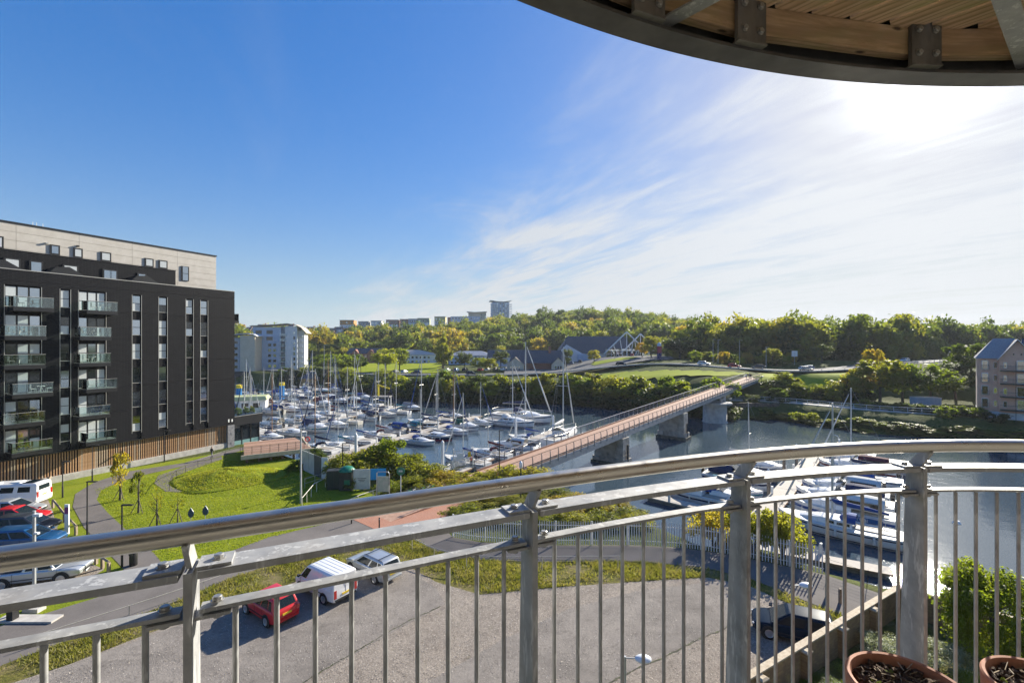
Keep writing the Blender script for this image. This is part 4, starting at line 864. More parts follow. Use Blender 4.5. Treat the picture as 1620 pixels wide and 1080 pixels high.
for k in range(3): ob('printed_line', MB().box((-.7,-.034,1.25-.16*k), (.9-.2*k,.008,.05), .12), TRIM, T_)
for x_ in (-1.6,1.8): ob('post', MB().tube((x_,.05+x_*.12,0),(x_,.05+x_*.12,2.3), .04, n=6), TRIM, T_)
GREENP = M('green_plastic', (.008,.15,.085), None, rough=.4)
T_ = thing('utility_kiosk', 'dark utility kiosk with a green domed lid', 'kiosk', P(549,770)); ob('cabinet', MB().box((0,0,1.0), (1.3,1.0,2.0)), M('dark_cabinet', (.014,.018,.019), (.03,.035,.035), 3, .6), T_); ob('dome_lid', MB().lathe([(.85,2.0),(.82,2.1),(.6,2.35),(.25,2.48),(.02,2.5)], n=18), GREENP, T_, True); ob('green_door', MB().box((.18,-.515,.9), (.6,.03,.5)), GREENP, T_)
T_ = thing('cycle_locker', 'dark green locker beside the hoarding', 'locker', P(530,768)); ob('cabinet', MB().box((0,0,1.0), (1.5,1.1,2.0), .2), M('dark_cabinet', (.03,.038,.04)), T_)
for k in (-.37,.37): ob('door', MB().box((k+.11,-.56+k*.2,1.0), (.68,.03,1.8), .2), M('teal_cabinet', (.01,.03,.028), None, rough=.5), T_)
b = P(606,788); T_ = thing('map_board', 'framed map board on steel legs by the handrail', 'sign', b)
for x_ in (-.62,.62): ob('leg', MB().tube((x_,0,0), (x_,0,2.75), .045, n=8), GREYP, T_)
ob('top_bar', MB().path([V(-.62,0,2.6), V(-.5,0,2.85), V(.5,0,2.85), V(.62,0,2.6)], .045, 8), GREYP, T_); ob('map_panel', MB().box((0,0,1.65), (1.1,.05,1.5)), M('map_print', (.42,.44,.36), (.30,.40,.30), 4, .5), T_)
b = P(634,782); T_ = thing('round_sign', 'round green sign on a white post', 'sign', b); ob('post', MB().tube((0,0,0),(0,0,2.2), .04, n=8), WHITEP, T_); ob('disc', MB().lathe([(.02,-.03),(.40,-.03),(.42,0),(.40,.03),(.02,.03)], (0,0,2.6), 24, 'y'), GREENP, T_, True)
for (z_, w_) in ((2.68,.34),(2.58,.44)): ob('lettering', MB().box((0,-.036,z_), (w_,.006,.05)), PLW, T_)
wm = MB().lathe([(.30,-.02),(.335,0),(.30,.02),(.29,0)], n=18, axis='y')
for k in range(8):
    a = k*math.pi/8; wm.box((0,0,0), (.6,.006,.006), 0, Matrix.Rotation(a, 3, 'Y'))
bw_me = wm.mesh('wheel', RUBBER); FR = [M('bike_frame_green', (.02,.22,.10), None, rough=.4), M('bike_frame_white', (.6,.6,.6)), M('bike_frame_black', (.03,.03,.03))]
for k in range(6):
    b = P(647+k*7.5, 784-k*1.5); T_ = thing('hire_bicycle', ['bicycle nearest the round green sign in the cycle rack', 'second bicycle from the round green sign', 'third bicycle from the round green sign', 'fourth bicycle from the round green sign', 'fifth bicycle from the round green sign', 'bicycle farthest from the round green sign in the rack'][k], 'bicycle', b, 1.15+.1*(k%2), 'bicycles in the rack')
    for x_ in (-.52,.52): link('wheel', bw_me, T_, (x_,0,.335))
    mb = MB()
    for p0, p1 in (((-.52,0,.335),(-.1,0,.3)),((-.1,0,.3),(-.2,0,.8)),((-.2,0,.75),(.35,0,.78)),((-.1,0,.3),(.38,0,.7)),((-.52,0,.335),(-.2,0,.75)),((.52,0,.335),(.33,0,.95))): mb.tube(p0, p1, .024, n=5)
    ob('frame', mb, FR[(0,1,2,0,1,0)[k]], T_); ob('saddle', MB().box((-.22,0,.88), (.26,.13,.06)), TRIM, T_); ob('handlebar', MB().tube((.3,-.27,1.0),(.3,.27,1.0), .018, n=5), TRIM, T_); ob('mudguard', MB().box((-.6,0,.62), (.35,.1,.22)), GREENP, T_)
# ---- timber deck on columns beside the dark building
dk = [P(384,716,1.15), P(494,704,1.15), P(478,690,1.15), P(440,683,1.15), P(405,676,1.15), P(380,696,1.15)]
T_ = thing('timber_deck', 'raised reddish timber deck on brown columns with railing', 'deck', V(dk[0].x, dk[0].y, 0)); b0 = T_.location
DECKW = M('red_deck_timber', (.25,.14,.085), (.36,.215,.135), 5, .8, stretch=(.3,6,1)); DECKW2 = M('red_deck_timber_dark', (.20,.105,.07), (.30,.17,.11), 5, .8, stretch=(.3,6,1)); DECKW3 = M('red_deck_timber_pale', (.36,.21,.14), (.48,.30,.21), 5, .8, stretch=(.3,6,1)); CONB = M('concrete_edge', (.44,.37,.27), (.55,.47,.36), 3, .85)
d0, d1 = dk[0], dk[1]; ed = (d1-d0); el = ed.length; er = math.atan2(ed.y, ed.x); en = V(-ed.y, ed.x, 0).normalized()
depth_ = 8.6; nb = 34
for k in range(nb):                                      # boards run parallel to the edge beam
    o_ = en*(depth_*(k+.5)/nb); f_ = 1.0-.15*(k/nb); mid = d0+ed*.5*f_+o_-b0+V(0,0,-.02)
    ob('board', MB().box(mid, (el*f_-.3, depth_/nb-.03, .05), er), (DECKW, DECKW2, DECKW3)[rnd.randrange(3)], T_)
ob('edge_beam', MB().box((d0+ed*.5)-b0+V(0,0,-.27)-en*.12, (el+.4,.3,.52), er), CONB, T_); ob('side_beam', MB().box(d1-b0+en*4.4-ed*.03+V(0,0,-.27), (.3,9.2,.5), er), CONB, T_)
for k in range(6):
    for j in (.6, 5.5): ob('column', MB().box(d0-b0+ed*(k+.35)/6.0+en*j+V(0,0,-1.25), (.28,.28,1.35), er), M('brown_column', (.17,.10,.075), (.24,.15,.11), 4, .8), T_)
for z in (.18,.38,.58,.78,.98): ob('rail_bar', MB().path([d0-b0+V(0,0,z), d1-b0+V(0,0,z)], .018, 5), RAILM, T_)
for k in range(9): q = d0-b0+ed*k/8.0; ob('rail_post', MB().tube(q+V(0,0,-.3), q+V(0,0,1.05), .03, n=6), BLACKP, T_)
b = P(484,702,1.15)+V(.2,0,0); T_ = thing('lifebuoy', 'red lifebuoy housing at the corner of the timber deck', 'lifebuoy', b); ob('ring', MB().path([V(math.cos(a)*.3,0,1.0+math.sin(a)*.3) for a in np.linspace(0,6.283,17)], .085, 8), M('lifebuoy_red', (.62,.03,.02), None, rough=.45), T_, True); ob('post', MB().tube((0,.08,0),(0,.08,1.3), .04, n=6), GREYP, T_)
# ---- planting: young trees on the lawn
CR['yt'] = [crown_mesh('crown', 61, 22, 900, .10, LY, 'tall', .34), crown_mesh('crown', 62, 18, 620, .10, LY, 'tall', .34), crown_mesh('crown', 63, 14, 180, .10, LY, 'tall', .4)]
for i, (a, y0, y1, r_, k, l) in enumerate(((190,708,787,.85,0,'staked young tree with golden leaves, tallest on the lawn'), (219,738,807,.75,1,'staked young tree with thin yellow leaves, second along the lawn path'), (248,768,829,.5,2,'almost bare young tree between the yellow saplings'), (281,778,822,.6,2,'bare twiggy young tree nearest the blue leaf signs'))):
    b = P(a, y1); h_ = (y1-y0)/F*b.y; T_ = thing('young_tree', l, 'tree', b, 0, 'young trees on the lawn')
    link('trunk', TRUNKS[i % 3], T_, sc=(h_*.75, h_*.75, h_)); link('crown', CR['yt'][k], T_, (0,0,h_*.66), sc=(r_, r_, h_*.36))
    for sd in (-1, 1): ob('stake', MB().tube((sd*.55,-.2,0), (sd*.05,0,1.15), .035, n=5), BARK, T_)
# ---- bank shrubs
SH = [crown_mesh('foliage', s, 26, 5200, .052, LS, 'dome', .36) for s in (71, 72, 73)] + [crown_mesh('foliage', 74, 26, 5200, .06, LB, 'dome', .36), crown_mesh('foliage', 75, 26, 4200, .055, LP, 'dome', .34), crown_mesh('foliage', 76, 26, 5200, .055, LG, 'dome', .36)]
def bush(label, px, yt, d_, rw, k, name='bank_shrub', group='shrubs on the near bank', ry=None):
    x_ = (px-CX)/F*d_; z_ = TZ(x_, d_); h_ = CH-(yt-HY)/F*d_-z_; h_ = max(h_, .5)
    return shrub(name, label, V(x_, d_, z_-.05), h_*1.02, rw/F*d_, SH[k], group, rz=px*.7 % 6.28, ry=(ry/F*d_ if ry else None))
for (px, yt, d_, rw, k, l) in ((545,706,52,36,0,'yellowing bush behind the green-lidded kiosk'), (585,698,54,40,1,'bush left of the pale willow bush'), (612,686,55,34,3,'pale green willow-like bush, tallest of the bank shrubs'), (645,706,53,38,2,'bush above the map board'), (668,722,51,38,0,'bush right of the round green sign'), (690,735,50,36,1,'bush sloping down towards the gangway'), (612,752,46,22,5,'small dark bush at the foot of the map board'), (575,790,43,26,5,'low clipped bush below the banner'),
        (722,742,50,30,2,'bush in front of the gangway gate'), (760,742,49,34,0,'bush left of the short black lantern post'), (800,728,50,36,1,'russet bush at the foot of the bridge'), (845,730,50,34,2,'bush under the near end of the bridge girder'), (770,772,45,44,1,'wide bush behind the palisade fence, left end'), (835,778,44,44,0,'bush behind the railing post at the centre'), (905,778,43,40,2,'yellow-green bush behind the fence right of centre'), (965,783,42,40,1,'bush at the water end of the fence shrubs'), (1000,798,40,30,0,'low bush tapering towards the water'),
        (735,792,40,34,2,'yellow bush pressing against the fence, leftmost'), (790,800,39.6,36,0,'olive bush against the fence left of centre post'), (850,803,39,36,1,'yellow-green bush against the fence behind the centre post'), (905,802,38.8,34,0,'rust-flecked bush against the fence right of centre'), (960,803,38.6,34,2,'green-gold bush against the fence midway'), (700,760,47,34,0,'olive bush behind the map board and cycles'), (655,745,48,30,1,'bush behind the cycle rack'), (805,752,47,36,2,'bush behind the foreground handrail near the bridge foot'), (870,765,46,30,0,'bush below the bridge girder end'), (750,765,47,34,5,'green bush in front of the gangway'), (1010,805,38.6,26,1,'low golden bush where the fence nears the water'),
        (740,810,41,30,5,'dark bush right beside the fence corner'), (1130,790,36,40,2,'orange-tinged bush left of the tapered post'), (1192,782,34,44,0,'leggy bush right of the tapered post'), (1238,792,33.2,40,2,'orange bush by the moored white yacht'), (500,704,57,20,5,'scrubby bush beneath the deck corner'), (472,722,56,18,3,'pale scrub under the timber deck'), (528,738,49.5,14,5,'small dark bush between lockers and hoarding'), (560,742,48.5,16,0,'bush crowding the green-lidded kiosk')):
    bush(l, px, yt, d_, rw, k)
# ---- garden planting behind the brick wall
SHN = [crown_mesh('foliage', s, 60, 17000, .026, m_, 'dome', .28) for s, m_ in ((81, LB), (82, LP), (83, LG))]
def gbush(label, x_, y_, h_, r_, k, name='garden_shrub', ry=None): return shrub(name, label, V(x_, y_, 0), h_, r_, SHN[k], 'shrubs in the walled garden', rz=x_, ry=ry)
gbush('bright green low shrub at the foot of the brick wall', 14.2, 19.6, .8, 1.3, 0); gbush('bright green ground-hugging shrub below the large pot', 12.3, 17.9, .7, 1.4, 0); gbush('mid green shrub beneath the silver bush', 16.3, 20.3, .9, 1.3, 0)
gbush('silver-leaved bush in the corner of the brick wall', 18.3, 22.2, 1.35, 1.25, 1); gbush('grey-green bush behind the last railing post', 20.2, 21.6, 1.5, 1.4, 1); gbush('dark shrub below the garden tree', 19.6, 19.0, 1.5, 1.6, 2); gbush('dark shrub between the two pots', 17.2, 17.4, 1.2, 1.5, 2); gbush('dark green shrub at the right edge of the garden', 22.5, 18.0, 1.6, 1.7, 2)
CR['gt'] = [crown_mesh('crown', 91, 75, 30000, .030, LB, 'round', .26)]
tree('garden_tree', 'leafy green tree in the garden at the right edge', V(23.0,21.8,0), 4.75, 2.15, 'gt', None, 4.3, seed=1)
# ================================================================== DARK APARTMENT BUILDING (left)
t = MT('black_brick_cladding'); v = t.co(); br = t.n('ShaderNodeTexBrick', {'Vector': t.n('ShaderNodeMapping', {'Vector': v, 'Rotation': (math.pi/2,0,0)}).outputs[0], 'Color1': lin((.0040,.0046,.0064)), 'Color2': lin((.0060,.0066,.0086)), 'Mortar': lin((.028,.027,.029)), 'Scale': 1.0, 'Mortar Size': .016, 'Row Height': .15, 'Brick Width': .62})
c = t.mix(t.mr(t.noise(v, .8, 5, .6), .4, .75, 0, .5), br.outputs[0], (.0088,.0096,.012)); c = t.mix(t.mr(t.noise(t.co(scale=(3,3,.12)), 1.2, 5, .7), .52, .74, 0, .35), c, (.024,.025,.029)); t.set(Base_Color=c, Roughness=.6, Specular_IOR_Level=.12); t.bump(br.outputs[1], -.5, .015); BCLAD = t.m
BLACKF = M('black_window_frame', (.012,.012,.013), None, rough=.4)
ALU = M('pale_alu_trim', (.42,.41,.38), None, rough=.45, metal=.5)
GREYC = M('pale_grey_cladding', (.47,.43,.37), (.53,.49,.43), 1.2, .6)
SLATW = M('larch_slat', (.34,.185,.085), (.50,.31,.17), 6, .75, stretch=(4,4,.5))
SLATW2 = M('larch_slat_silvered', (.36,.26,.17), (.50,.39,.28), 6, .8, stretch=(4,4,.5))
GL1 = M('window_glass_dark', (.012,.016,.018), None, rough=.03, coat=1.0)
GL2 = M('window_glass_curtain', (.42,.45,.45), (.60,.62,.61), 9, .12, coat=1.0, stretch=(14,14,.3))
GL3 = M('window_glass_reflective', (.42,.47,.52), None, rough=.05, metal=1.0)
t = MT('balcony_glass'); fr_ = t.n('ShaderNodeFresnel', {'IOR': 1.5}); gl_ = t.n('ShaderNodeBsdfGlossy', {'Color': (.9,.95,.95,1), 'Roughness': .03}); tr_ = t.n('ShaderNodeBsdfTransparent', {'Color': (.86,.93,.92,1)}); ms_ = t.n('ShaderNodeMixShader', {0: t.mr(fr_.outputs[0], 0, 1, .06, 1), 1: tr_.outputs[0], 2: gl_.outputs[0]}); t.t.links.new(ms_.outputs[0], t.out.inputs[0]); BGL = t.m
unit = MB().b2(-.5,.5,-.5,.5,0,1)
pane_me = unit.mesh('pane', GL1); frame_me = unit.mesh('window', BLACKF)
def bx(name, me, parent, x0, x1, y0, y1, z0, z1, mat=None):
    return link(name, me, parent, ((x0+x1)/2, (y0+y1)/2, z0), sc=(x1-x0, y1-y0, z1-z0), mat=mat)
def B(name, parent, x0, x1, y0, y1, z0, z1, mat): return ob(name, MB().b2(x0,x1,y0,y1,z0,z1), mat, parent)
CB = V(-41.5, 68.1, 0); ubr = math.atan2(.894, .447)
bd = thing('apartment_building', 'black brick apartment block with glass balconies and timber slatted base', 'building', CB, ubr)
def sfun(px): k = (px-CX)/F; return -(-41.5-68.1*k)/(.447-.894*k)
rng = random.Random(5)
def window(x0, x1, z0, z1, y, cols=1, mats=None, split=True, parent=None, open_=False):
    parent = parent or bd; w_ = bx('window', frame_me, parent, x0, x1, y, y+.09, z0, z1)
    # panes are given in building coordinates through the inverse scale of the frame
    def pane(a0, a1, b0, b1, m_):
        sx, sy, sz = x1-x0, .09, z1-z0; p = link('pane', pane_me, w_, (((a0+a1)/2-(x0+x1)/2)/sx, -.55, (b0-z0)/sz), sc=((a1-a0)/sx, .3, (b1-b0)/sz), mat=m_); return p
    cw = (x1-x0)/cols
    for c_ in range(cols):
        bo = .16 if y > 2 else .08; a0, a1 = x0+cw*c_+bo, x0+cw*(c_+1)-bo; mt = rng.choice(mats or (GL1,GL1,GL1,GL3,GL2))
        if split:
            zm = z0+(z1-z0)*.50; p = pane(a0, a1, zm+.035, z1-.06, mt); pane(a0, a1, z0+.06, zm-.035, mt if rng.random() < .6 else rng.choice((GL3,GL2,GL1)))
        else: pane(a0, a1, z0+bo, z1-bo, mt)
    return w_
strips = [(7,66,3),(95,112,1),(124,168,3),(209,224,1),(251,265,1),(294,306,1),(317,329,1)]
sx_ = [(sfun(a), sfun(b), n_) for a, b, n_ in strips]
sx_ = [(-36.4,-34.9,1),(-33.4,-30.0,3),(-28.6,-27.5,1)]+sx_
XL = -38.0
B('core', bd, XL, -.02, .32, 13.0, 3.45, 23.0, BCLAD)
rows = [3.4, 7.15, 10.15, 13.15, 16.15, 19.15, 22.0, 23.1]
edges = [XL]+[e for a, b, _ in sx_ for e in (a, b)]+[0.0]
for k in range(0, len(edges), 2):
    x0, x1 = edges[k], edges[k+1]
    for z0, z1 in zip(rows[:-1], rows[1:]): B('cladding_panel', bd, x0+.012, x1-.012, 0, .315, z0+.014, z1-.014, BCLAD)
for x0, x1, n_ in sx_:
    B('cladding_panel', bd, x0-.010, x1+.010, .003, .315, 21.52, 21.986, BCLAD); B('cladding_panel', bd, x0-.010, x1+.010, .003, .315, 22.014, 23.086, BCLAD)
    for sd in (x0, x1): B('edge_trim', bd, sd-.022, sd+.022, -.018, .02, 4.2, 21.5, ALU)
    for k in range(6):
        zt = 21.4-3*k; window(x0+.04, x1-.04, zt-1.96 if n_ == 1 else zt-2.15, zt, .17, n_, (GL3,GL2,GL3,GL2) if k == 0 else ((GL1,GL1,GL3,GL2) if n_ == 1 else (GL1,GL1,GL2,GL3)))
        zb = zt-1.96 if n_ == 1 else zt-2.15; B('spandrel', bd, x0+.03, x1-.03, .12, .31, max(zb-1.04, 3.42) if n_ == 1 else max(zb-.85, 3.42), zb, BCLAD)
        B('sill', bd, x0+.03, x1-.03, .05, .30, zb-.004, zb+.05, ALU)
# balconies
for i, (x0, x1, n_) in enumerate(sx_):
    if n_ != 3: continue
    for k in range(6):
        zb = 21.4-3*k-2.2; off = (.35, -.25, -.3, .3, -.35, .25)[k] if i % 2 else (.3, .5, .45, -.2, -.25, .35)[k]; a0, a1 = x0+off-.15, x1+off+.15
        bc = B('balcony', bd, a0, a1, -1.55, -.02, zb-.42, zb-.02, BLACKF)
        def bp(name, *a): o = B(name, None, *a); o.parent = bc; return o
        bp('floor_boards', a0+.04, a1-.04, -1.5, -.03, zb-.018, zb+.012, ALU)
        bp('glass_panel', a0+.02, a1-.02, -1.535, -1.515, zb+.03, zb+1.05, BGL); bp('glass_panel', a0+.02, a0+.04, -1.5, -.06, zb+.03, zb+1.05, BGL); bp('glass_panel', a1-.04, a1-.02, -1.5, -.06, zb+.03, zb+1.05, BGL)
        bp('balustrade_rail', a0, a1, -1.55, -1.505, zb+1.055, zb+1.09, ALU)
        for q in range(4): xx = a0+.05+(a1-a0-.1)*q/3; bp('balustrade_post', xx-.018, xx+.018, -1.512, -1.48, zb+.013, zb+1.05, BLACKF)
        # a small table and chairs left out on most balconies
        if rng.random() < .85 and i > 1:
            m_ = rng.choice((PLW, TRIM, ALU)); xx = rng.uniform(a0+.7, a1-.7)
            tb = thing('garden_table', f'small table with two chairs on a {"left" if i < 4 else "right"} stack balcony, storey {["sixth","fifth","fourth","third","second","first"][k]}', 'table', bd.matrix_basis @ V(xx, -.8, zb+.014), ubr, 'balcony furniture')
            ob('table_top', MB().lathe([(.02,.66),(.33,.66),(.33,.69),(.02,.69)], n=14), m_, tb)
            for q in range(3): g_ = q*2.09; ob('leg', MB().tube((0,0,.66),(math.cos(g_)*.26,math.sin(g_)*.26,0), .015, n=4), m_, tb)
            for sd in (-1, 1):
                ch_ = ob('chair', MB().box((sd*.62,0,.43), (.42,.42,.04)), m_, tb)
                for q, r_ in ((-1,-1),(1,-1),(-1,1),(1,1)): o = ob('chair_leg', MB().tube((sd*.62+q*.18,r_*.18,.42),(sd*.62+q*.2,r_*.2,0), .014, n=4), m_, None); o.parent = ch_
                o = ob('chair_back', MB().box((sd*.84,0,.68), (.03,.42,.46)), m_, None); o.parent = ch_
# upper set-back storeys
B('upper_dark_storey', bd, XL, -6.7, 2.5, 4.4, 23.0, 25.45, BCLAD); B('upper_coping', bd, XL, -6.66, 2.45, 4.45, 25.455, 25.53, BLACKF)
B('parapet_coping', bd, XL, .03, -.04, .36, 23.11, 23.19, ALU)
for a, b_ in ((0,8),(46,60),(85,95),(136,150),(197,204),(205,211),(250,256)):
    k0, k1 = (sfun(a)-.9, sfun(b_)-.9); window(k0-.3, k1+.3 if k1-k0 < 1 else k1, 23.3, 24.6, 2.40, 1, (GL3,GL3,GL2), False)
for a in (30,130,250):                                    # angular dark roof canopies on the terrace
    x0 = sfun(a)-1; ob('terrace_canopy', MB().loft([[(x0-1.7,.9,23.1),(x0+1.9,.9,23.1),(x0+.2,.9,24.15),(x0-.9,.9,24.0)],[(x0-1.7,2.4,23.1),(x0+1.9,2.4,23.1),(x0+.2,2.4,24.15),(x0-.9,2.4,24.0)]]), BLACKF, bd)
B('penthouse_core', bd, XL, -.5, 4.05, 12.8, 23.0, 28.6, GREYC)
zr_ = np.linspace(23.05, 28.62, 7); xb = np.linspace(XL, -.36, 8)
for r_ in range(6):
    for q in range(7): B('pale_panel', bd, xb[q]+.012, xb[q+1]-.012, 3.96, 4.045, zr_[r_]+.014, zr_[r_+1]-.014, GREYC)
B('roof_edge', bd, XL, -.28, 3.88, 13.0, 28.63, 28.80, BLACKF)
def spent(px): k = (px-CX)/F; o = V(-41.5-.894*3.9, 68.1+.447*3.9, 0); return -((o.x-o.y*k)/(.447-.894*k))*1.0
def s_on(px, y): k = (px-CX)/F; ox, oy = -41.5-.894*y, 68.1+.447*y; return (k*oy-ox)/(.447-.894*k)
for a, b_, z0, z1 in ((-6,6,25.7,27.0),(79,95,25.75,26.9),(116,131,25.75,26.9),(159,176,25.75,26.9),(229,243,25.75,26.9),(251,265,25.75,26.9),(287,299,24.4,26.5)):
    window(s_on(a,3.9), s_on(b_,3.9), z0, z1, 3.86, 1, (GL3,GL2,GL3), b_ == 299)
for a, z_ in ((74,26.95),(123,27.15)): ob('wall_light', MB().box((s_on(a,3.9),3.85,z_), (.25,.2,.16)), BLACKF if a > 100 else ALU, bd)
# ground storey
B('base_core', bd, XL, -.05, .9, 13.0, 0, 3.4, TRIM); B('plinth', bd, XL, -.2, .15, .88, -.6, .72, CONC); B('soffit', bd, XL, -.02, .0, .88, 3.30, 3.39, BLACKF)
slat_me = MB().b2(-.05,.05,-.05,.05,0,2.56).mesh('slat', SLATW)
x = XL+.2; i = 0
while x < -1.1:
    i += 1; shift = rng.uniform(-.01,.01); link('slat', slat_me, bd, (x+shift, .42, .725), mat=(SLATW if rng.random() < .65 else SLATW2)); x += .235 if not (-17.9 < x < -16.2) else .14
STONE = M('grey_stone_tile', (.13,.13,.14), (.25,.25,.26), 3, .7)
for r_ in range(9):
    for q in range(2): B('stone_tile', bd, -1.02+q*.5+.006, -.52+q*.5-.006, -.02+.012*((r_*3+q*5)%4), .88, .0+r_*.366, .36+r_*.366, STONE)
# glazed lobby wing at the end, with planted terrace above
lo = ob('lobby_wing', MB().b2(-.04, 4.6, .25, 9.0, 3.0, 4.35), BLACKF, bd); B('lobby_core', bd, .02, 4.45, .8, 8.6, -.8, 2.995, GL1)
for k in range(4): B('lobby_mullion', bd, .1+k*1.4, .2+k*1.4, .68, .79, -.8, 2.995, BLACKF)
for k in range(3): B('lobby_glass_panel', bd, .24+k*1.4, 1.46+k*1.4, .70, .78, -.6, .6, M('frosted_teal_glass', (.20,.34,.33), None, rough=.15))
B('terrace_glass', bd, 0, 4.55, .27, .30, 4.36, 5.4, BGL); B('terrace_coping', bd, -.03, 4.62, .22, .42, 4.352, 4.42, ALU)
for k, (x_, r_) in enumerate(((1.2,.6),(2.5,.5),(3.5,.45))):
    q = bd.matrix_basis @ V(x_, 1.2, 4.36); shrub('terrace_plant', ['bushy green plant on the lobby terrace', 'middle plant on the lobby terrace', 'plant at the outer end of the lobby terrace'][k], q, 1.3, r_, SH[5 if k else 3], 'terrace plants', 'plant')
e_ = ob('end_balcony', MB().b2(.02, 1.7, 1.6, 3.8, 18.5, 18.85), BLACKF, bd); o = ob('glass_panel', MB().b2(1.64,1.67,1.65,3.75,18.86,19.9), BGL, None); o.parent = e_; o = ob('balustrade_rail', MB().b2(1.6,1.7,1.6,3.8,19.9,19.95), ALU, None); o.parent = e_
# building number marks on the fascia
for k in range(2): B('fascia_mark', bd, -1.0+k*.5, -.8+k*.5, -.045, -.02, 3.75, 4.15 if k else 4.2, PLW)
# rooftop aerials
for a in (52,58,68): ob('aerial', MB().tube((s_on(a,5),5,28.8),(s_on(a,5),5,29.35), .02, n=5), ALU, bd)

# ================================================================== FOOTBRIDGE
BY0 = 51.0; bu = V(.6606,.7507,0); bA = V(15.8,72,0)-bu*((72-BY0)/.7507); BL = (135.5-BY0)/.7507; brz = math.atan2(bu.y, bu.x)
def bz(x): return 1.35+((BY0+x*.7507)-63)*.0525
STEELG = M('bridge_girder_grey', (.33,.335,.34), (.43,.43,.43), 2, .5, .3)
PINKD = M('pink_resin_deck', (.35,.205,.135), (.45,.28,.195), 3, .8, 0, .1, 30, .01)
HANDW = M('brown_handrail', (.30,.17,.11), (.40,.25,.17), 4, .6)
bg_ = thing('footbridge', 'long grey steel footbridge with pinkish deck crossing the river', 'bridge', V(bA.x, bA.y, 0), brz)
N_ = 48; bxs = [BL*k/N_ for k in range(N_+1)]
def along(y, dz, prof): return MB().strip([V(x_, y, bz(x_)+dz) for x_ in bxs], prof)
ob('deck', along(0, -.08, [(-1.9,-.08),(1.9,-.08),(1.9,.08),(-1.9,.08)]), PINKD, bg_)
for y in (-2.05, 2.05): ob('girder', along(y, -.52, [(-.14,-.48),(.14,-.48),(.14,.36),(-.14,.36)]), STEELG, bg_)
for k in range(26): x_ = BL*(k+.5)/26; ob('cross_beam', MB().box((x_,0,bz(x_)-.36), (.18,3.8,.3)), STEELG, bg_)
for y, m_ in ((-2.12, HANDW), (2.12, STEELG)):
    ob('top_rail', along(y, 1.22, [(-.06,-.04),(.06,-.04),(.06,.04),(-.06,.04)]), m_, bg_)
    for z in (.15,.32,.49,.66,.83,1.0): ob('wire', MB().path([V(x_, y, bz(x_)+z) for x_ in bxs], .011, 4), STEELG, bg_)
ob('kerb', along(-1.84, .10, [(-.05,-.10),(.05,-.10),(.05,.10),(-.05,.10)]), HANDW, bg_); ob('kerb', along(1.84, .10, [(-.05,-.10),(.05,-.10),(.05,.10),(-.05,.10)]), HANDW, bg_)
post_me = MB().loft([[(-.03,-.05,-.5),(.03,-.05,-.5),(.03,.05,-.5),(-.03,.05,-.5)],[(-.03,-.10,.1),(.03,-.10,.1),(.03,.02,.1),(-.03,.02,.1)],[(-.03,-.10,.7),(.03,-.10,.7),(.03,0,.7),(-.03,0,.7)],[(-.03,-.02,1.2),(.03,-.02,1.2),(.03,.05,1.2),(-.03,.05,1.2)]]).mesh('rail_post', M('bridge_post_grey', (.22,.22,.225), None, rough=.5, metal=.3))
n_ = int(BL/1.72)
for k in range(n_+1):
    x_ = BL*k/n_
    for sd in (-1, 1): link('rail_post', post_me, bg_, (x_, sd*2.2, bz(x_)), 0 if sd < 0 else math.pi)
PIERS = M('pier_masonry', (.22,.20,.17), (.46,.43,.38), 1.1, .92, 0, .6, 8, .03, lo=.3, hi=.7)
PIERC = M('pier_concrete', (.33,.32,.30), (.46,.45,.42), 1.2, .9, 0, .3, 10, .02)
TIDE = M('tidal_weed_stone', (.06,.06,.048), (.17,.16,.13), 2, .95)
rs = random.Random(9)
for i, Y_ in enumerate((72, 90.5)):
    x_ = (Y_-BY0)/.7507; top = bz(x_)-1.02; c_ = V(*(Vector((bA.x,bA.y,0))+bu*x_)[:2], 0)
    T_ = thing('bridge_pier', ['weathered stone pier nearest the camera under the footbridge', 'weathered stone pier in midstream under the footbridge'][i], 'pier', V(c_.x, c_.y, -4.4), brz); zc = 0.0; H_ = top+4.4; nr_ = 8; dh = H_/nr_
    for r_ in range(nr_):
        fl_ = max(0, 1-r_/3.2); w_ = 2.1+1.0*fl_; l_ = 5.0+1.6*fl_; nb_ = 4
        for q in range(nb_):
            a0 = -l_/2+l_*q/nb_+rs.uniform(-.12,.12)*(q > 0); a1 = -l_/2+l_*(q+1)/nb_
            for hy, sg in ((-1,-1),(1,1)):
                o_ = rs.uniform(-.035,.035); y0, y1 = (-w_/2+o_, -.002) if sg < 0 else (.002, w_/2+o_)
                ob('stone_block', MB().b2(y0, y1, a0+.012, a1-.012, r_*dh+.012, (r_+1)*dh-.012), TIDE if r_ < 2 else PIERS, T_)
    ob('bearing_post', MB().b2(-.5,-.2,-2.3,-1.9,H_-.9,H_+.6), STEELG, T_); ob('bearing_post', MB().b2(.2,.5,-2.3,-1.9,H_-.9,H_+.6), STEELG, T_)
    mb = MB(); mb.tube((0,-l_/2-.25,1.2),(0,-l_/2-.25,4.2), .16, n=8); ob('fender_pile', mb, M('dark_timber_pile', (.04,.035,.03), (.09,.08,.07), 3, .9), T_)
x_ = (109.5-BY0)/.7507; c_ = Vector((bA.x,bA.y,0))+bu*x_; T_ = thing('bridge_pier', 'round concrete lifting-span pier with a walkway platform near the far bank', 'pier', V(c_.x, c_.y, -4.4), brz)
top = bz(x_)-1.05+4.4
ob('drum', MB().lathe([(3.2,0),(3.15,.6),(2.7,1.2),(2.65,5.0),(2.75,5.3)], n=14), PIERC, T_, True); ob('walkway_platform', MB().lathe([(3.7,5.31),(3.8,5.35),(3.8,5.65),(3.7,5.7)], n=20), PIERC, T_, True)
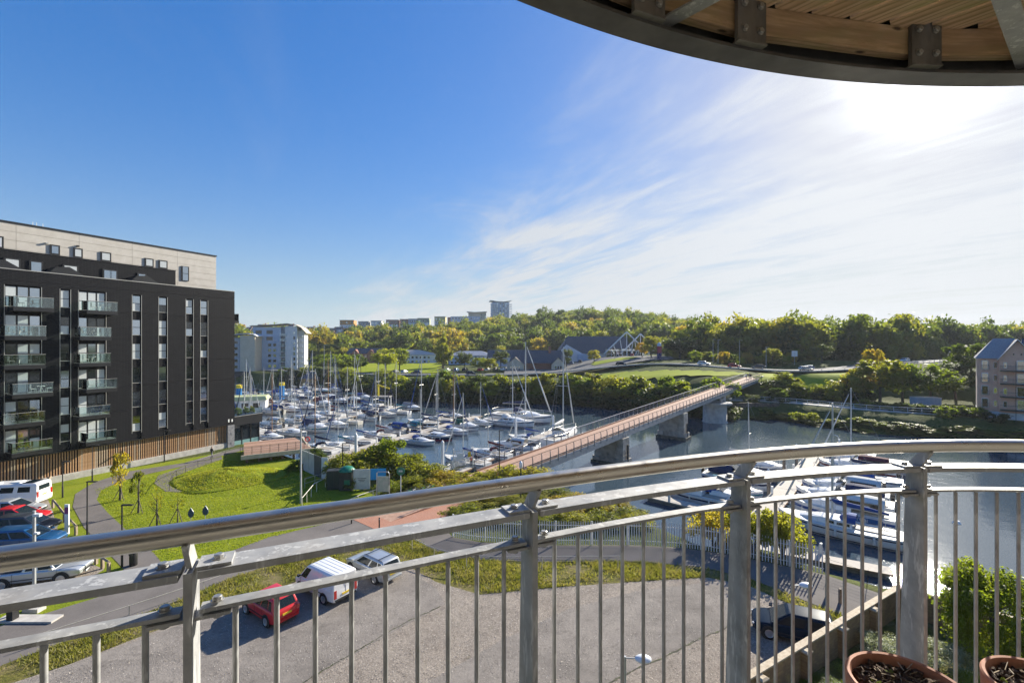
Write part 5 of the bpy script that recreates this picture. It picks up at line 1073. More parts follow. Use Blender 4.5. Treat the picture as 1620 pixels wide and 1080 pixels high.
for k in range(16): g_ = k*math.pi/8; ob('guard_post', MB().tube((math.cos(g_)*3.6,math.sin(g_)*3.6,5.7),(math.cos(g_)*3.6,math.sin(g_)*3.6,6.75), .03, n=5), STEELG, T_)
ob('guard_ring', MB().path([V(math.cos(a)*3.6,math.sin(a)*3.6,6.75) for a in np.linspace(0,6.283,25)], .03, 5), STEELG, T_)
for sd in (-1, 1):
    ob('strut', MB().tube((-.2,sd*1.4,5.72),(-1.6,sd*1.8,top), .2, n=8), PIERC, T_); ob('strut', MB().tube((.2,sd*1.4,5.72),(1.6,sd*1.8,top), .2, n=8), PIERC, T_); ob('column', MB().tube((2.4,sd*1.5,5.72),(2.4,sd*1.5,top), .3, n=10), PIERC, T_)
T_ = thing('bridge_abutment', 'low concrete abutment at the near foot of the bridge behind the shrubs', 'abutment', V(bA.x, bA.y, -.5), brz); ob('abutment_block', MB().b2(-1.5,1.2,-2.4,2.4,-3,.25), PIERC, T_); ob('approach_ramp', MB().strip([V(-14,0,.53), V(0,0,bz(0)+.49)], [(-1.8,-.4),(1.8,-.4),(1.8,0),(-1.8,0)]), PINKD, T_)
# far abutment with flared white fin and painted wall
x_ = BL; c_ = Vector((bA.x,bA.y,0))+bu*x_; zt = bz(BL)-1.0
T_ = thing('bridge_abutment', 'pale concrete abutment with a painted wall below the far end of the bridge', 'abutment', V(c_.x, c_.y, -.5), brz)
ob('abutment_wall', MB().b2(-.4,2.6,-4.2,4.2,-1.5,zt+.4), PIERC, T_); ob('flared_fin', MB().loft([[(-.9,-2.6,-.8),(-.45,-2.6,-.8),(-.45,-2.2,-.8),(-.9,-2.2,-.8)],[(.1,-2.6,zt+2.0),(1.9,-2.6,zt+2.0),(1.9,-2.2,zt+2.0),(.1,-2.2,zt+2.0)]]), STEELG, T_); ob('flared_fin', MB().loft([[(-.9,2.2,-.8),(-.45,2.2,-.8),(-.45,2.6,-.8),(-.9,2.6,-.8)],[(.1,2.2,zt+2.0),(1.9,2.2,zt+2.0),(1.9,2.6,zt+2.0),(.1,2.6,zt+2.0)]]), STEELG, T_)
t = MT('spray_paint'); vn = t.n('ShaderNodeTexVoronoi', {'Vector': t.co(), 'Scale': 1.6}).outputs['Color']; hsv = t.n('ShaderNodeHueSaturation', {'Color': vn, 'Saturation': .8, 'Value': .45}).outputs[0]; t.set(Base_Color=t.mix(t.mr(t.noise(t.co(), 2, 4), .4, .6), (.10,.11,.12), hsv), Roughness=.8)
ob('painted_panel', MB().b2(-.46,-.402,-4.0,4.0,-.2,2.6), t.m, T_)

# ------------------------------------------------------------------ people
SKIN = M('skin', (.50,.30,.21), None, rough=.6); HAIR = M('dark_hair', (.03,.022,.016), None, rough=.7)
def person_mesh(name, pose, top, legs):
    # joints: one continuous skinned body
    J = {'pel':(0,0,.93,.125),'che':(.01,0,1.22,.15),'nec':(.01,0,1.46,.06),'hed':(.025,0,1.60,.095),'hdt':(.02,0,1.70,.085)}
    st = .18 if pose == 'walk' else .03
    for s_, k in ((1,'l'),(-1,'r')):
        f_ = st*s_
        J['hip'+k] = (0,.09*s_,.88,.095); J['kne'+k] = (f_*.55+.03,.1*s_,.48,.062); J['ank'+k] = (f_-.02,.1*s_,.08,.042); J['toe'+k] = (f_+.14,.11*s_,.035,.035)
        J['sho'+k] = (0,.18*s_,1.40,.065); J['elb'+k] = (-f_*.5-.02,.235*s_,1.12,.045); J['han'+k] = (-f_*.8+.12,.22*s_,.93 if pose != 'reach' else 1.05,.036)
    E = [('pel','che'),('che','nec'),('nec','hed'),('hed','hdt')]
    for k in 'lr': E += [('pel','hip'+k),('hip'+k,'kne'+k),('kne'+k,'ank'+k),('ank'+k,'toe'+k),('che','sho'+k),('sho'+k,'elb'+k),('elb'+k,'han'+k)]
    ks = list(J); me = bpy.data.meshes.new(name); me.from_pydata([J[k][:3] for k in ks], [(ks.index(a), ks.index(b)) for a, b in E], [])
    o = bpy.data.objects.new(name, me); col.objects.link(o); m_ = o.modifiers.new('skin', 'SKIN'); sv = me.skin_vertices[0].data
    for i_, k in enumerate(ks): sv[i_].radius = (J[k][3],)*2; sv[i_].use_root = (k == 'pel')
    s2 = o.modifiers.new('sub', 'SUBSURF'); s2.levels = 1; s2.render_levels = 1
    dg = bpy.context.evaluated_depsgraph_get(); ev = bpy.data.meshes.new_from_object(o.evaluated_get(dg)); bpy.data.objects.remove(o)
    for m_ in (top, legs, SKIN, HAIR, TRIM): ev.materials.append(m_)
    for p in ev.polygons:
        c_ = p.center; z = c_.z; p.use_smooth = True
        p.material_index = 4 if z < .09 else 1 if z < .92 and abs(c_.y) < .185 else 3 if (z > 1.62 and c_.x < .06) or z > 1.67 else 2 if z > 1.44 or (abs(c_.y) > .19 and z < 1.0) else 0
    return ev
def person(label, loc, rz, pose, top, legs): return tag(link('person', person_mesh('person', pose, top, legs), None, loc, rz), label, 'person')
ORANGE = M('orange_cloth', (.72,.10,.02)); NAVY = M('navy_cloth', (.02,.025,.05)); DENIM = M('denim', (.05,.07,.12)); GREYCL = M('grey_cloth', (.16,.16,.17)); WHITECL = M('white_cloth', (.6,.6,.58)); BLACKCL = M('black_cloth', (.02,.02,.022))
person('person in dark top and light trousers walking on the path by the slats', P(335,722)+V(0,0,.03), 1.0, 'walk', BLACKCL, GREYCL)
for k, (f_, y, l, a, b_) in enumerate(((.74,.6,'person in dark clothes walking midway over the footbridge',NAVY,BLACKCL), (.955,.5,'person in white top near the far end of the footbridge',WHITECL,DENIM), (.962,-.5,'person in dark coat beside the white-topped walker on the bridge',BLACKCL,NAVY), (.97,.1,'person in grey last of the group on the bridge',GREYCL,DENIM))):
    q = Vector((bA.x,bA.y,0))+bu*(BL*f_)+V(-bu.y,bu.x,0)*y; person(l, V(q.x,q.y,bz(BL*f_)+.005), brz+math.pi*(k%2), 'walk', a, b_)
# ================================================================== MARINA
GELW = M('gelcoat_white', (.72,.72,.70), (.78,.78,.77), 2, .28, coat=.5)
GELC = M('gelcoat_cream', (.62,.58,.48), (.68,.64,.55), 2, .3, coat=.5)
GELN = M('gelcoat_navy', (.012,.022,.06), None, rough=.2, coat=.8)
GELB = M('gelcoat_black', (.014,.014,.016), None, rough=.25, coat=.6)
GELG = M('gelcoat_green', (.012,.07,.05), None, rough=.25, coat=.6)
GELR = M('gelcoat_red', (.38,.02,.02), None, rough=.25, coat=.6)
DECKC = M('boat_deck', (.58,.56,.50), (.68,.66,.61), 3, .6)
TEAKD = M('teak_trim', (.22,.13,.07), (.34,.21,.12), 6, .7)
CANV = {k: M('canvas_'+k, c_, None, rough=.85) for k, c_ in dict(blue=(.012,.06,.24), navy=(.015,.025,.075), teal=(.01,.16,.22), white=(.62,.61,.57), green=(.012,.085,.06), maroon=(.13,.02,.03), grey=(.20,.21,.23)).items()}
ALUM = M('mast_aluminium', (.56,.56,.54), (.66,.66,.63), 2, .4, .4); WOODM = M('varnished_mast', (.30,.14,.05), (.40,.20,.08), 5, .4)
DARKM = M('dark_mast', (.03,.03,.032), None, rough=.4)
ROPE = M('rigging_wire', (.26,.26,.26), None, rough=.5, metal=.5)
BGLAS = M('boat_window', (.012,.015,.02), None, rough=.06, coat=.8)
YL, YB = 9.5, 3.1
def hull_secs(L_, B_, sheer, tran=.72, rake=.55):
    st = [(-.5,tran,1.0),(-.38,.86,.97),(-.2,.97,.94),(0,1.0,.94),(.18,.93,.98),(.32,.72,1.04),(.42,.44,1.12),(.475,.19,1.18),(.5,.03,1.22)]; S_ = []
    for x, b, sh in st:
        x_ = x*L_; w_ = b*B_/2; h_ = sheer*sh; rk = rake*max(0, (x-.3)/.2)
        hf = [(x_-rk*1.0,0,-.45),(x_-rk*.9,w_*.5,-.32),(x_-rk*.55,w_*.84,.02),(x_-rk*.25,w_*.95,h_*.45),(x_,w_,h_),]
        S_.append(hf+[(a,-b_,c_) for a,b_,c_ in hf[:0:-1]])
    return S_, st
def hull_mesh(name, L_, B_, sheer, mat, tran=.72):
    S_, st = hull_secs(L_, B_, sheer, tran); return MB().loft(S_).mesh(name, mat, True)
def deck_mesh(L_, B_, sheer, mat, tran=.72):
    S_, st = hull_secs(L_, B_, sheer, tran); secs = []
    for (x, b, sh), s_ in zip(st, S_):
        w_ = b*B_/2*.985; h_ = sheer*sh; secs.append([(x*L_,-w_,h_+.012),(x*L_,-w_*.5,h_+.05),(x*L_,0,h_+.06),(x*L_,w_*.5,h_+.05),(x*L_,w_,h_+.012)][::-1])
    return MB().loft(secs, closed=False).mesh('deck', mat)
def stripe_mesh(L_, B_, sheer, z0, z1, mat, tran=.72):
    mb = MB(); S_, st = hull_secs(L_, B_, sheer, tran)
    for sd in (1, -1):
        secs = []
        for s_, (x, b, sh) in zip(S_, st):
            lo_, md, hi_ = s_[2], s_[3], s_[4]; out = []
            for z in (z0*sh, z1*sh):
                a, b2_ = (lo_, md) if z < md[2] else (md, hi_); f_ = (z-a[2])/(b2_[2]-a[2]); out.append((a[0]+(b2_[0]-a[0])*f_, sd*(a[1]+(b2_[1]-a[1])*f_+.012), z))
            secs.append(out)
        for a, b in zip(secs[:-1], secs[1:]): mb.add([a[0], b[0], b[1], a[1]], [(0,1,2,3) if sd < 0 else (3,2,1,0)])
    return mb.mesh('hull_stripe', mat)
me_hull = hull_mesh('hull', YL, YB, 1.0, GELW); me_deck = deck_mesh(YL, YB, 1.0, DECKC)
me_str = stripe_mesh(YL, YB, 1.0, .74, .86, CANV['navy']); me_boot = stripe_mesh(YL, YB, 1.0, .05, .16, CANV['navy'])
def cab_secs(xs): return [[(x, w_, z0), (x, w_*.86, z1), (x, w_*.4, z1+.06), (x, -w_*.4, z1+.06), (x, -w_*.86, z1), (x, -w_, z0)] for x, w_, z0, z1 in xs]
me_cab = MB().loft(cab_secs([(-.9,1.05,1.0,1.52),(.4,1.02,1.0,1.5),(1.6,.86,1.0,1.42),(2.5,.6,1.02,1.25),(3.0,.42,1.05,1.12)])).mesh('cabin', GELW, True)
def cwin(x0, x1, sd): return MB().add([(x0, sd*(1.02 if x0 < .5 else .9), 1.14), (x1, sd*(1.015 if x1 < .5 else .83), 1.14), (x1, sd*(.97 if x1 < .5 else .80), 1.34), (x0, sd*(.97 if x0 < .5 else .85), 1.36)], [(0,1,2,3) if sd < 0 else (3,2,1,0)]).mesh('cabin_window', BGLAS)
me_win = [cwin(a, b, sd) for sd in (-1, 1) for a, b in ((-.75,.15),(.35,1.2))]
me_cock = MB().b2(-3.9,-1.0,-.72,.72,.93,1.075).mesh('cockpit', M('cockpit_painted_shade', (.30,.27,.22), (.38,.34,.28), 4, .7))  # raised box; its darker colour paints the shade of a sunken cockpit
me_hood = MB().loft([[(x, math.cos(a)*1.0*f_, 1.42+math.sin(a)*.62*f_) for a in np.linspace(0, math.pi, 9)] for x, f_ in ((-1.15,1.0),(-.6,1.0),(-.15,.72),(.05,.35))], closed=False).mesh('sprayhood', CANV['blue'])
MH = 12.4
me_mast = MB().lathe([(.085,1.5),(.085,9),(.055,MH)], (.55,0,0), 8).mesh('mast', ALUM, True)
me_boom = MB().tube((.5,0,2.55),(-3.3,0,2.48), .06, n=8).mesh('boom', ALUM, True)
me_cov = MB().path([V(.62,0,2.95), V(.3,0,2.82), V(-.8,0,2.72), V(-2.2,0,2.64), V(-3.3,0,2.56)], [.10,.21,.20,.16,.07], 8).mesh('sail_cover', CANV['blue'], 'all')
me_spr = MB().tube((.55,-.85,7.2),(.55,.85,7.2), .03, n=5).mesh('spreader', ALUM)
r_ = .016
st_ = MB(); [st_.tube(a, b, r_, n=3) for a, b in (((4.7,0,1.3),(.6,0,MH-.1)), ((-4.6,0,1.0),(.5,0,MH-.05)), ((.5,1.45,1.0),(.55,.85,7.2)), ((.55,.85,7.2),(.55,0,MH-.4)), ((.5,-1.45,1.0),(.55,-.85,7.2)), ((.55,-.85,7.2),(.55,0,MH-.4)))]
me_stay = st_.mesh('standing_rigging', ROPE)
me_jib = MB().path([V(4.5,0,1.7), V(3.4,0,4.6), V(1.6,0,9.4), V(.75,0,11.6)], [.09,.10,.065,.03], 6).mesh('furled_jib', CANV['white'], 'all')
rl = MB(); [rl.path(p, .016, 4) for p in ([V(4.55,.15,1.22),V(4.75,.12,1.8),V(4.75,-.12,1.8),V(4.55,-.15,1.22)], [V(4.75,.12,1.78),V(3.0,.95,1.68),V(0,1.5,1.58),V(-3.0,1.35,1.58),V(-4.6,1.05,1.66)], [V(4.75,-.12,1.78),V(3.0,-.95,1.68),V(0,-1.5,1.58),V(-3.0,-1.35,1.58),V(-4.6,-1.05,1.66)], [V(-4.6,1.05,1.66),V(-4.7,0,1.66),V(-4.6,-1.05,1.66)])]
for x_, y_ in ((3.0,.95),(1.5,1.33),(0,1.48),(-1.5,1.45),(-3.0,1.33),(-4.6,1.03)):
    for sd in (-1, 1): rl.tube((x_,sd*y_,.98),(x_,sd*y_,1.6), .014, n=4)
me_rail = rl.mesh('guard_rail', ALUM)
me_fend = MB().lathe([(.02,-.3),(.1,-.24),(.11,0),(.1,.24),(.02,.3)], n=8).mesh('fender', CANV['white'], True)
HULLS = {'white': GELW, 'cream': GELC, 'navy': GELN, 'black': GELB, 'green': GELG, 'red': GELR}
def yacht(label, loc, rz, L_=9.5, hull='white', cover='blue', stripe='navy', mast=1.0, mastm=None, hood=True, jib='white', lean=0.0, group='yachts in the marina', detail=True):
    k = L_/YL; T_ = thing('sailing_yacht', label, 'sailing boat', (loc[0], loc[1], WATER), rz, group, k); lk = lambda n_, me, **q: link(n_, me, T_, **q)
    if lean: T_.rotation_euler = (lean, 0, rz)
    h_ = lk('hull', me_hull, mat=HULLS[hull]); link('hull_stripe', me_str, h_, mat=CANV[stripe] if hull in ('white','cream') else GELW); link('boot_stripe', me_boot, h_, mat=CANV[stripe] if hull in ('white','cream') else GELR)
    lk('deck', me_deck); c_ = lk('cabin', me_cab, mat=GELC if hull == 'cream' else GELW)
    for w_ in me_win: link('cabin_window', w_, c_)
    lk('cockpit', me_cock)
    if hood: lk('sprayhood', me_hood, mat=CANV[cover])
    m_ = lk('mast', me_mast, sc=(1,1,mast), mat=mastm or ALUM); link('spreader', me_spr, m_)
    b_ = lk('boom', me_boom); link('sail_cover', me_cov, b_, mat=CANV[cover])
    lk('standing_rigging', me_stay, sc=(1,1,mast))
    if jib: lk('furled_jib', me_jib, sc=(1,1,mast), mat=CANV[jib])
    lk('guard_rail', me_rail)
    if detail:
        for x_ in (-2.4,.2,2.2): lk('fender', me_fend, loc=(x_, -YB/2*(.98 if x_ < 1 else .86)-.06, .55)); lk('fender', me_fend, loc=(x_, YB/2*(.98 if x_ < 1 else .86)+.06, .55))
    return T_
# motor cruisers
me_mh = hull_mesh('hull', 8.0, 2.9, 1.15, GELW, .92); me_md = deck_mesh(8.0, 2.9, 1.15, DECKC, .92); me_ms = stripe_mesh(8.0, 2.9, 1.15, .62, .86, CANV['navy'], .92)
me_mc = MB().loft(cab_secs([(-1.0,1.2,1.15,1.75),(.6,1.15,1.15,1.78),(1.9,.85,1.18,1.55),(2.9,.45,1.22,1.32)])).mesh('cabin', GELW, True)
me_mw = MB().loft([[(.55,1.02,1.8),(.55,-1.02,1.8),(-.35,-.85,2.55),(-.35,.85,2.55)],[(.62,1.04,1.8),(.62,-1.04,1.8),(-.28,-.87,2.56),(-.28,.87,2.56)]]).mesh('windscreen', BGLAS)
me_mcan = MB().loft([[(x, math.cos(a)*1.12*f_, 1.5+math.sin(a)*1.12*f_**.5) for a in np.linspace(0, math.pi, 9)] for x, f_ in ((-3.3,.92),(-2.2,1.0),(-.9,1.0),(-.3,.86))], closed=False).mesh('canopy', CANV['navy'])
me_mside = MB().loft([[(x,sd*1.06,1.75),(x,sd*.98,2.2)] for sd in (1,) for x in (-2.9,-.7)], closed=False).mesh('canopy_window', BGLAS)
me_mcock = MB().b2(-3.6,-1.05,-1.0,1.0,1.1,1.235).mesh('cockpit', M('cockpit_painted_shade', (.30,.27,.22)))  # same painted cockpit shade on the motor boats
me_eng = MB().loft([[(-4.35,-.2,-.1),(-4.05,-.2,-.1),(-4.05,.2,-.1),(-4.35,.2,-.1)],[(-4.45,-.24,1.2),(-4.05,-.24,1.2),(-4.05,.24,1.2),(-4.45,.24,1.2)],[(-4.35,-.18,1.62),(-4.1,-.18,1.62),(-4.1,.18,1.62),(-4.35,.18,1.62)]]).mesh('outboard_engine', GELB, True)
mr = MB(); [mr.path(p, .018, 4) for p in ([V(3.9,0,1.95),V(3.0,.72,1.9),V(1.2,1.25,1.8),V(-.6,1.36,1.7)], [V(3.9,0,1.95),V(3.0,-.72,1.9),V(1.2,-1.25,1.8),V(-.6,-1.36,1.7)])]
for x_, y_ in ((3.0,.72),(2.1,1.0),(1.2,1.24),(.2,1.33)):
    for sd in (-1, 1): mr.tube((x_,sd*y_,1.2),(x_,sd*y_,1.85), .014, n=4)
me_mr = mr.mesh('bow_rail', ALUM)
def motorboat(label, loc, rz, L_=8.0, hull='white', stripe='navy', canopy='navy', group='motor boats in the marina', engine=True):
    k = L_/8.0; T_ = thing('motor_boat', label, 'motor boat', (loc[0], loc[1], WATER), rz, group, k); lk = lambda n_, me, **q: link(n_, me, T_, **q)
    h_ = lk('hull', me_mh, mat=HULLS[hull]); link('hull_stripe', me_ms, h_, mat=CANV[stripe] if hull == 'white' else GELW); lk('deck', me_md); c_ = lk('cabin', me_mc); lk('windscreen', me_mw); lk('cockpit', me_mcock)
    if canopy: cn = lk('canopy', me_mcan, mat=CANV[canopy]); link('canopy_window', me_mside, cn)
    lk('bow_rail', me_mr)
    if engine: lk('outboard_engine', me_eng)
    for x_ in (-2.0,.4): lk('fender', me_fend, loc=(x_,-1.5,.65)); lk('fender', me_fend, loc=(x_,1.5,.65))
    return T_
PONT = M('pontoon_boards', (.34,.30,.25), (.46,.42,.36), 3, .85, stretch=(1,6,1)); FLOAT = M('pontoon_float', (.13,.13,.13), (.22,.21,.20), 2, .9); PILE = M('white_pile', (.66,.67,.66), (.74,.74,.73), 2, .5)
def pontoon(label, a, b, w_=2.2):
    a, b = V(*a, 0), V(*b, 0); d_ = b-a; ln = d_.length; rz = math.atan2(d_.y, d_.x); T_ = thing('pontoon', label, 'pontoon', V(a.x, a.y, WATER), rz); n_ = max(1, int(ln/6))
    for k in range(n_): x0, x1 = ln*k/n_, ln*(k+1)/n_; ob('deck_section', MB().b2(x0+.03, x1-.03, -w_/2, w_/2, .36, .52), PONT, T_); ob('float', MB().b2(x0+.5, x1-.5, -w_/2+.15, w_/2-.15, -.3, .355), FLOAT, T_); ob('fender_edge', MB().b2(x0+.04, x1-.04, -w_/2-.08, -w_/2-.004, .34, .53), TEAKD, T_)
    for k in range(n_):
        p_ = ob('service_post', MB().box((ln*(k+.5)/n_, .8, 1.0), (.22,.22,.95)), PILE, T_)
    return T_
def pile(label, x_, y_, top, r_=.22, mat=PILE, cone=True):
    T_ = thing('mooring_pile', label, 'pile', V(x_, y_, WATER-1), 0, 'mooring piles'); h_ = top-WATER+1
    ob('shaft', MB().lathe([(r_,0),(r_,h_)], n=12), mat, T_, True)
    ob('cap', MB().lathe([(r_*1.08,h_+.002),(r_*1.08,h_+.06),(.03,h_+.38)], n=12), mat if cone is True else cone, T_, True)
U1 = V(.447,.894,0); V1 = V(.894,-.447,0); ORD = ['first','second','third','fourth','fifth','sixth','seventh','eighth','ninth','tenth','eleventh','twelfth','thirteenth','fourteenth','fifteenth','sixteenth']
rb = random.Random(21)
def berth_row(o, u, v_, ts, side, where, Lr, skip=(), gap=1.4):
    n_ = 0
    for t_ in ts:
        n_ += 1
        if n_ in skip: continue
        L_ = rb.uniform(*Lr)*.86; q = V(*o, 0)+u*(t_+rb.uniform(-.3,.3))+v_*(side*(gap+L_/2)); rz = math.atan2(v_.y*side, v_.x*side)
        if rb.random() < .25: rz += math.pi
        hull = rb.choices(['white','cream','navy','black','green'], [76,10,7,4,3])[0]; cov = rb.choices(['blue','navy','teal','white','green','maroon','grey'], [34,22,10,14,5,4,11])[0]
        wh = f'{ORD[n_-1]} berth {where}'
        if rb.random() < .3: motorboat(f'{hull if hull!="green" else "white"} motor boat with {cov} canopy, {wh}', q, rz, L_*.85, hull if hull != 'green' else 'white', rb.choice(['navy','blue','teal']), cov)
        else: yacht(f'{hull} yacht with {cov} sail cover, {wh}', q, rz, L_, hull, cov, rb.choice(['navy','blue','navy','maroon','teal','green']), rb.uniform(.95,1.4), WOODM if rb.random() < .05 else (DARKM if rb.random() < .05 else None), rb.random() < .7, rb.choice(['white','white','blue','navy',None]), detail=(q.y < 120))
p1 = (-21,90); 
pontoon('timber pontoon nearest the footbridge side of the marina', (-31.5,69.5), (-8.5,115.5)); berth_row((-31.5,69.5), U1, V1, [20.5,26,31.5,37,42.5], 1, 'on the bridge side of the near pontoon', (8.6,10.6)); berth_row((-31.5,69.5), U1, V1, [7,11.5,16,21,26,31,36.5,42,48], -1, 'on the inner side of the near pontoon', (8.4,11))
pontoon('second timber pontoon of the marina', (-58,80), (-31.5,133)); berth_row((-58,80), U1, V1, [8,13,18,23,28,33.5,39,44.5,50,56], 1, 'on the right side of the second pontoon', (8.4,11)); berth_row((-58,80), U1, V1, [16,21.5,27,32.5,38,43.5,49,55], -1, 'on the left side of the second pontoon', (8.4,11.4))
pontoon('third timber pontoon of the marina', (-84,96), (-54,156)); berth_row((-84,96), U1, V1, [21,26.5,32,37.5,43,49,55,61,66], 1, 'on the right side of the third pontoon', (8.6,11.6)); berth_row((-84,96), U1, V1, [32,38,44,50,56,62], -1, 'on the left side of the third pontoon', (9,12))
pontoon('farthest timber pontoon of the marina', (-110,112), (-74,184)); berth_row((-110,112), U1, V1, [30,36,42,48,54,60,66,72,78], 1, 'on the right side of the farthest pontoon', (9,12)); berth_row((-110,112), U1, V1, [44,52,60,68,76], -1, 'on the left side of the farthest pontoon', (9,12))
# singled-out boats between near pontoon and bridge
yacht('largest white yacht with tall bare mast at the end of the near pontoon', V(2.5,110.5,0), math.atan2(-.447,.894), 15.5, 'white', 'navy', 'navy', .95, None, True, 'white', group=None)
yacht('long white yacht with leaning furled sails beside the largest yacht', V(-.5,104.5,0), math.atan2(-.447,.894), 12.5, 'white', 'white', 'navy', .92, None, True, 'white', group=None)
pontoon('long pontoon running alongside the footbridge', (-11.5,59.5), (9.0,96))
U0 = V(20.5,36.5,0).normalized(); V0 = V(-U0.y, U0.x, 0)
motorboat('small open motor boat under a grey canopy nearest the gangway', V(-11.5,64.6,0), .5, 6.0, 'white', 'navy', 'grey')
yacht('white yacht with blue cover and a person aboard by the bridge pontoon', V(-7.2,70.6,0), 2.55, 8.6, 'white', 'blue', 'navy', 1.0)
motorboat('white cabin cruiser with wide windscreen beside the footbridge', V(-.2,80.5,0), 2.6, 7.4, 'white', 'navy', 'white')
yacht('white yacht with maroon boom cover by the bridge pontoon', V(-3.6,75.8,0), 2.55, 8.2, 'white', 'maroon', 'maroon', .8, jib=None)
yacht('white yacht with blue cover and green hood beyond the cabin cruiser', V(2.9,87.2,0), 2.6, 8.4, 'white', 'blue', 'green', .85)
yacht('long white yacht with very tall mast close beside the bridge', V(9.6,88.0,0), 1.05, 13.2, 'white', 'white', 'navy', 1.06, None, True, 'white', group=None)
motorboat('low white speedboat tied up under the bridge rail', V(3.2,77.4,0), 1.05, 6.6, 'white', 'blue', None)
gw = thing('gangway', 'grey lattice gangway leading down to the bridge pontoon', 'gangway', V(-6.2,57.0,0)); ga, gb = V(0,0,.1), V(-3.6,5.6,-2.9)
for sd in (-.75,.75):
    o_ = V(.84*sd,.54*sd,0); mb = MB()
    for z in (.05,1.1): mb.tube(ga+o_+V(0,0,z), gb+o_+V(0,0,z), .05, n=6)
    for k in range(10): q0, q1 = ga.lerp(gb, k/10), ga.lerp(gb, (k+1)/10); mb.tube(q0+o_+V(0,0,.05), q0+o_+V(0,0,1.1), .03, n=4); mb.tube(q0+o_+V(0,0,.05 if k % 2 else 1.1), q1+o_+V(0,0,1.1 if k % 2 else .05), .025, n=4)
    ob('lattice_side', mb, PILE, gw)
ob('walkway', MB().strip([ga, gb], [(-.72,-.03),(.72,-.03),(.72,.03),(-.72,.03)]), FLOAT, gw)
T_ = thing('security_gate', 'grey security gate with notices at the top of the gangway', 'gate', V(-6.0,56.0,0), .5)
for x_ in (-1.3,1.3): ob('post', MB().tube((x_,0,0),(x_,0,2.6), .06, n=6), PILE, T_)
for k in range(13): ob('bar', MB().tube((-1.2+k*.2,0,.1),(-1.2+k*.2,0,2.3), .015, n=4), GREYP, T_)
for z in (.1,1.2,2.3): ob('cross_rail', MB().box((0,0,z), (2.6,.05,.05)), GREYP, T_)
ob('notice_panel', MB().box((-.4,-.04,1.6), (.9,.03,.7)), PLW, T_); ob('yellow_notice', MB().box((.8,-.04,1.7), (.4,.03,.6)), M('yellow_sign', (.75,.50,.02)), T_)
person('person in an orange jacket standing on the bridge pontoon', V(-6.1,68.0,WATER+.52), 2.2, 'reach', ORANGE, NAVY)
person('person in dark clothes behind the orange jacket on the pontoon', V(-5.5,69.4,WATER+.52), .6, 'stand', NAVY, BLACKCL)
for (a, b_, tp, l) in ((563,738,1.6,'white capped pile right of the grey lamp column'), (700,748,1.2,'white capped pile in front of the nearest open water'), (816,700,.9,'white capped pile beside the cabin cruiser'), (875,693,1.1,'white capped pile at the end of the bridge pontoon'), (718,672,.4,'white capped pile behind the moored row'), (560,645,.4,'white capped pile far into the marina'), (521,660,.2,'short white pile in the middle of the marina')):
    q = P(a, b_, WATER); pile(l, q.x, q.y, tp)
BLUEP = M('blue_pile', (.01,.20,.50), None, rough=.45); YELP = M('yellow_cap', (.78,.60,.03), None, rough=.5)
for (a, b_, l) in ((378,640,'fat blue pile with yellow top beside the dark building'), (446,634,'fat blue pile with yellow top among the masts')):
    q = P(a, b_, WATER); T_ = thing('marker_pile', l, 'pile', V(q.x,q.y,WATER-1)); ob('shaft', MB().lathe([(.75,0),(.75,6.6)], n=16), BLUEP, T_, True); ob('yellow_top', MB().lathe([(.80,6.6),(.80,7.6),(.1,7.7)], n=16), YELP, T_, True)
q = P(372,648,WATER); T_ = thing('floating_office', 'white floating marina office with pale green roof', 'building', V(-73.5,124,WATER), .35); ob('walls', MB().b2(-6,6,-3,3,.3,3.6), GELW, T_); ob('roof', MB().loft([[(-6.5,-3.6,3.61),(6.5,-3.6,3.61),(6.5,3.6,3.61),(-6.5,3.6,3.61)],[(-6,-2.6,4.5),(6,-2.6,4.5),(6,2.6,4.5),(-6,2.6,4.5)]]), M('lime_roof', (.42,.45,.22)), T_); ob('hull_float', MB().b2(-6.4,6.4,-3.4,3.4,-.4,.29), FLOAT, T_)
for k in range(4): bx('window', frame_me, T_, -5+k*2.7, -3.4+k*2.7, -3.06, -3.0, 1.5, 2.8); 
T_ = thing('fuel_crane', 'yellow hoist on the platform at the pontoon head', 'crane', P(604,644,WATER)); ob('platform', MB().b2(-2.5,2.5,-1.6,1.6,3.6,3.9), FLOAT, T_)
for x_ in (-2.2,2.2):
    for y_ in (-1.4,1.4): ob('leg', MB().tube((x_,y_,-.8),(x_,y_,3.6), .15, n=6), PILE, T_)
ob('hoist_mast', MB().tube((-1,0,3.9),(-1,0,7.2), .28, n=8), YELP, T_); ob('hoist_arm', MB().tube((-1,0,7.0),(2.2,0,6.0), .2, n=6), YELP, T_)
# ---- right-hand marina behind the railing
U2, V2 = V(.66,.75,0), V(.75,-.66,0); R0 = V(25.8,47.6,0)
pontoon('pontoon between the motor boats right of the bridge', (R0.x, R0.y), (R0.x+U2.x*40, R0.y+U2.y*40))
def rb_pos(t_, side, L_): q = R0+U2*t_+V2*(side*(1.4+L_/2)); return q
rz2 = math.atan2(-V2.y, -V2.x)                          # bows to the pontoon
big = yacht('white yacht with blue hood moored stern-out beyond the orange bush', rb_pos(2.6,1,10.6), rz2, 10.8, 'white', 'blue', 'navy', .92, None, True, 'white', group=None)
an = motorboat('motor boat with a blue name panel on its side beside the stern-out yacht', rb_pos(7.4,1,9.4), rz2, 9.4, 'white', 'blue', 'white', group=None, engine=False)
panel = ob('name_panel', MB().b2(-3.2,.3,1.46,1.475,.60,1.02), M('name_panel_blue', (.012,.10,.28), None, rough=.4), an)
panel2 = ob('name_panel', MB().b2(-3.2,.3,-1.475,-1.46,.60,1.02), M('name_panel_blue', (.012,.10,.28)), an)
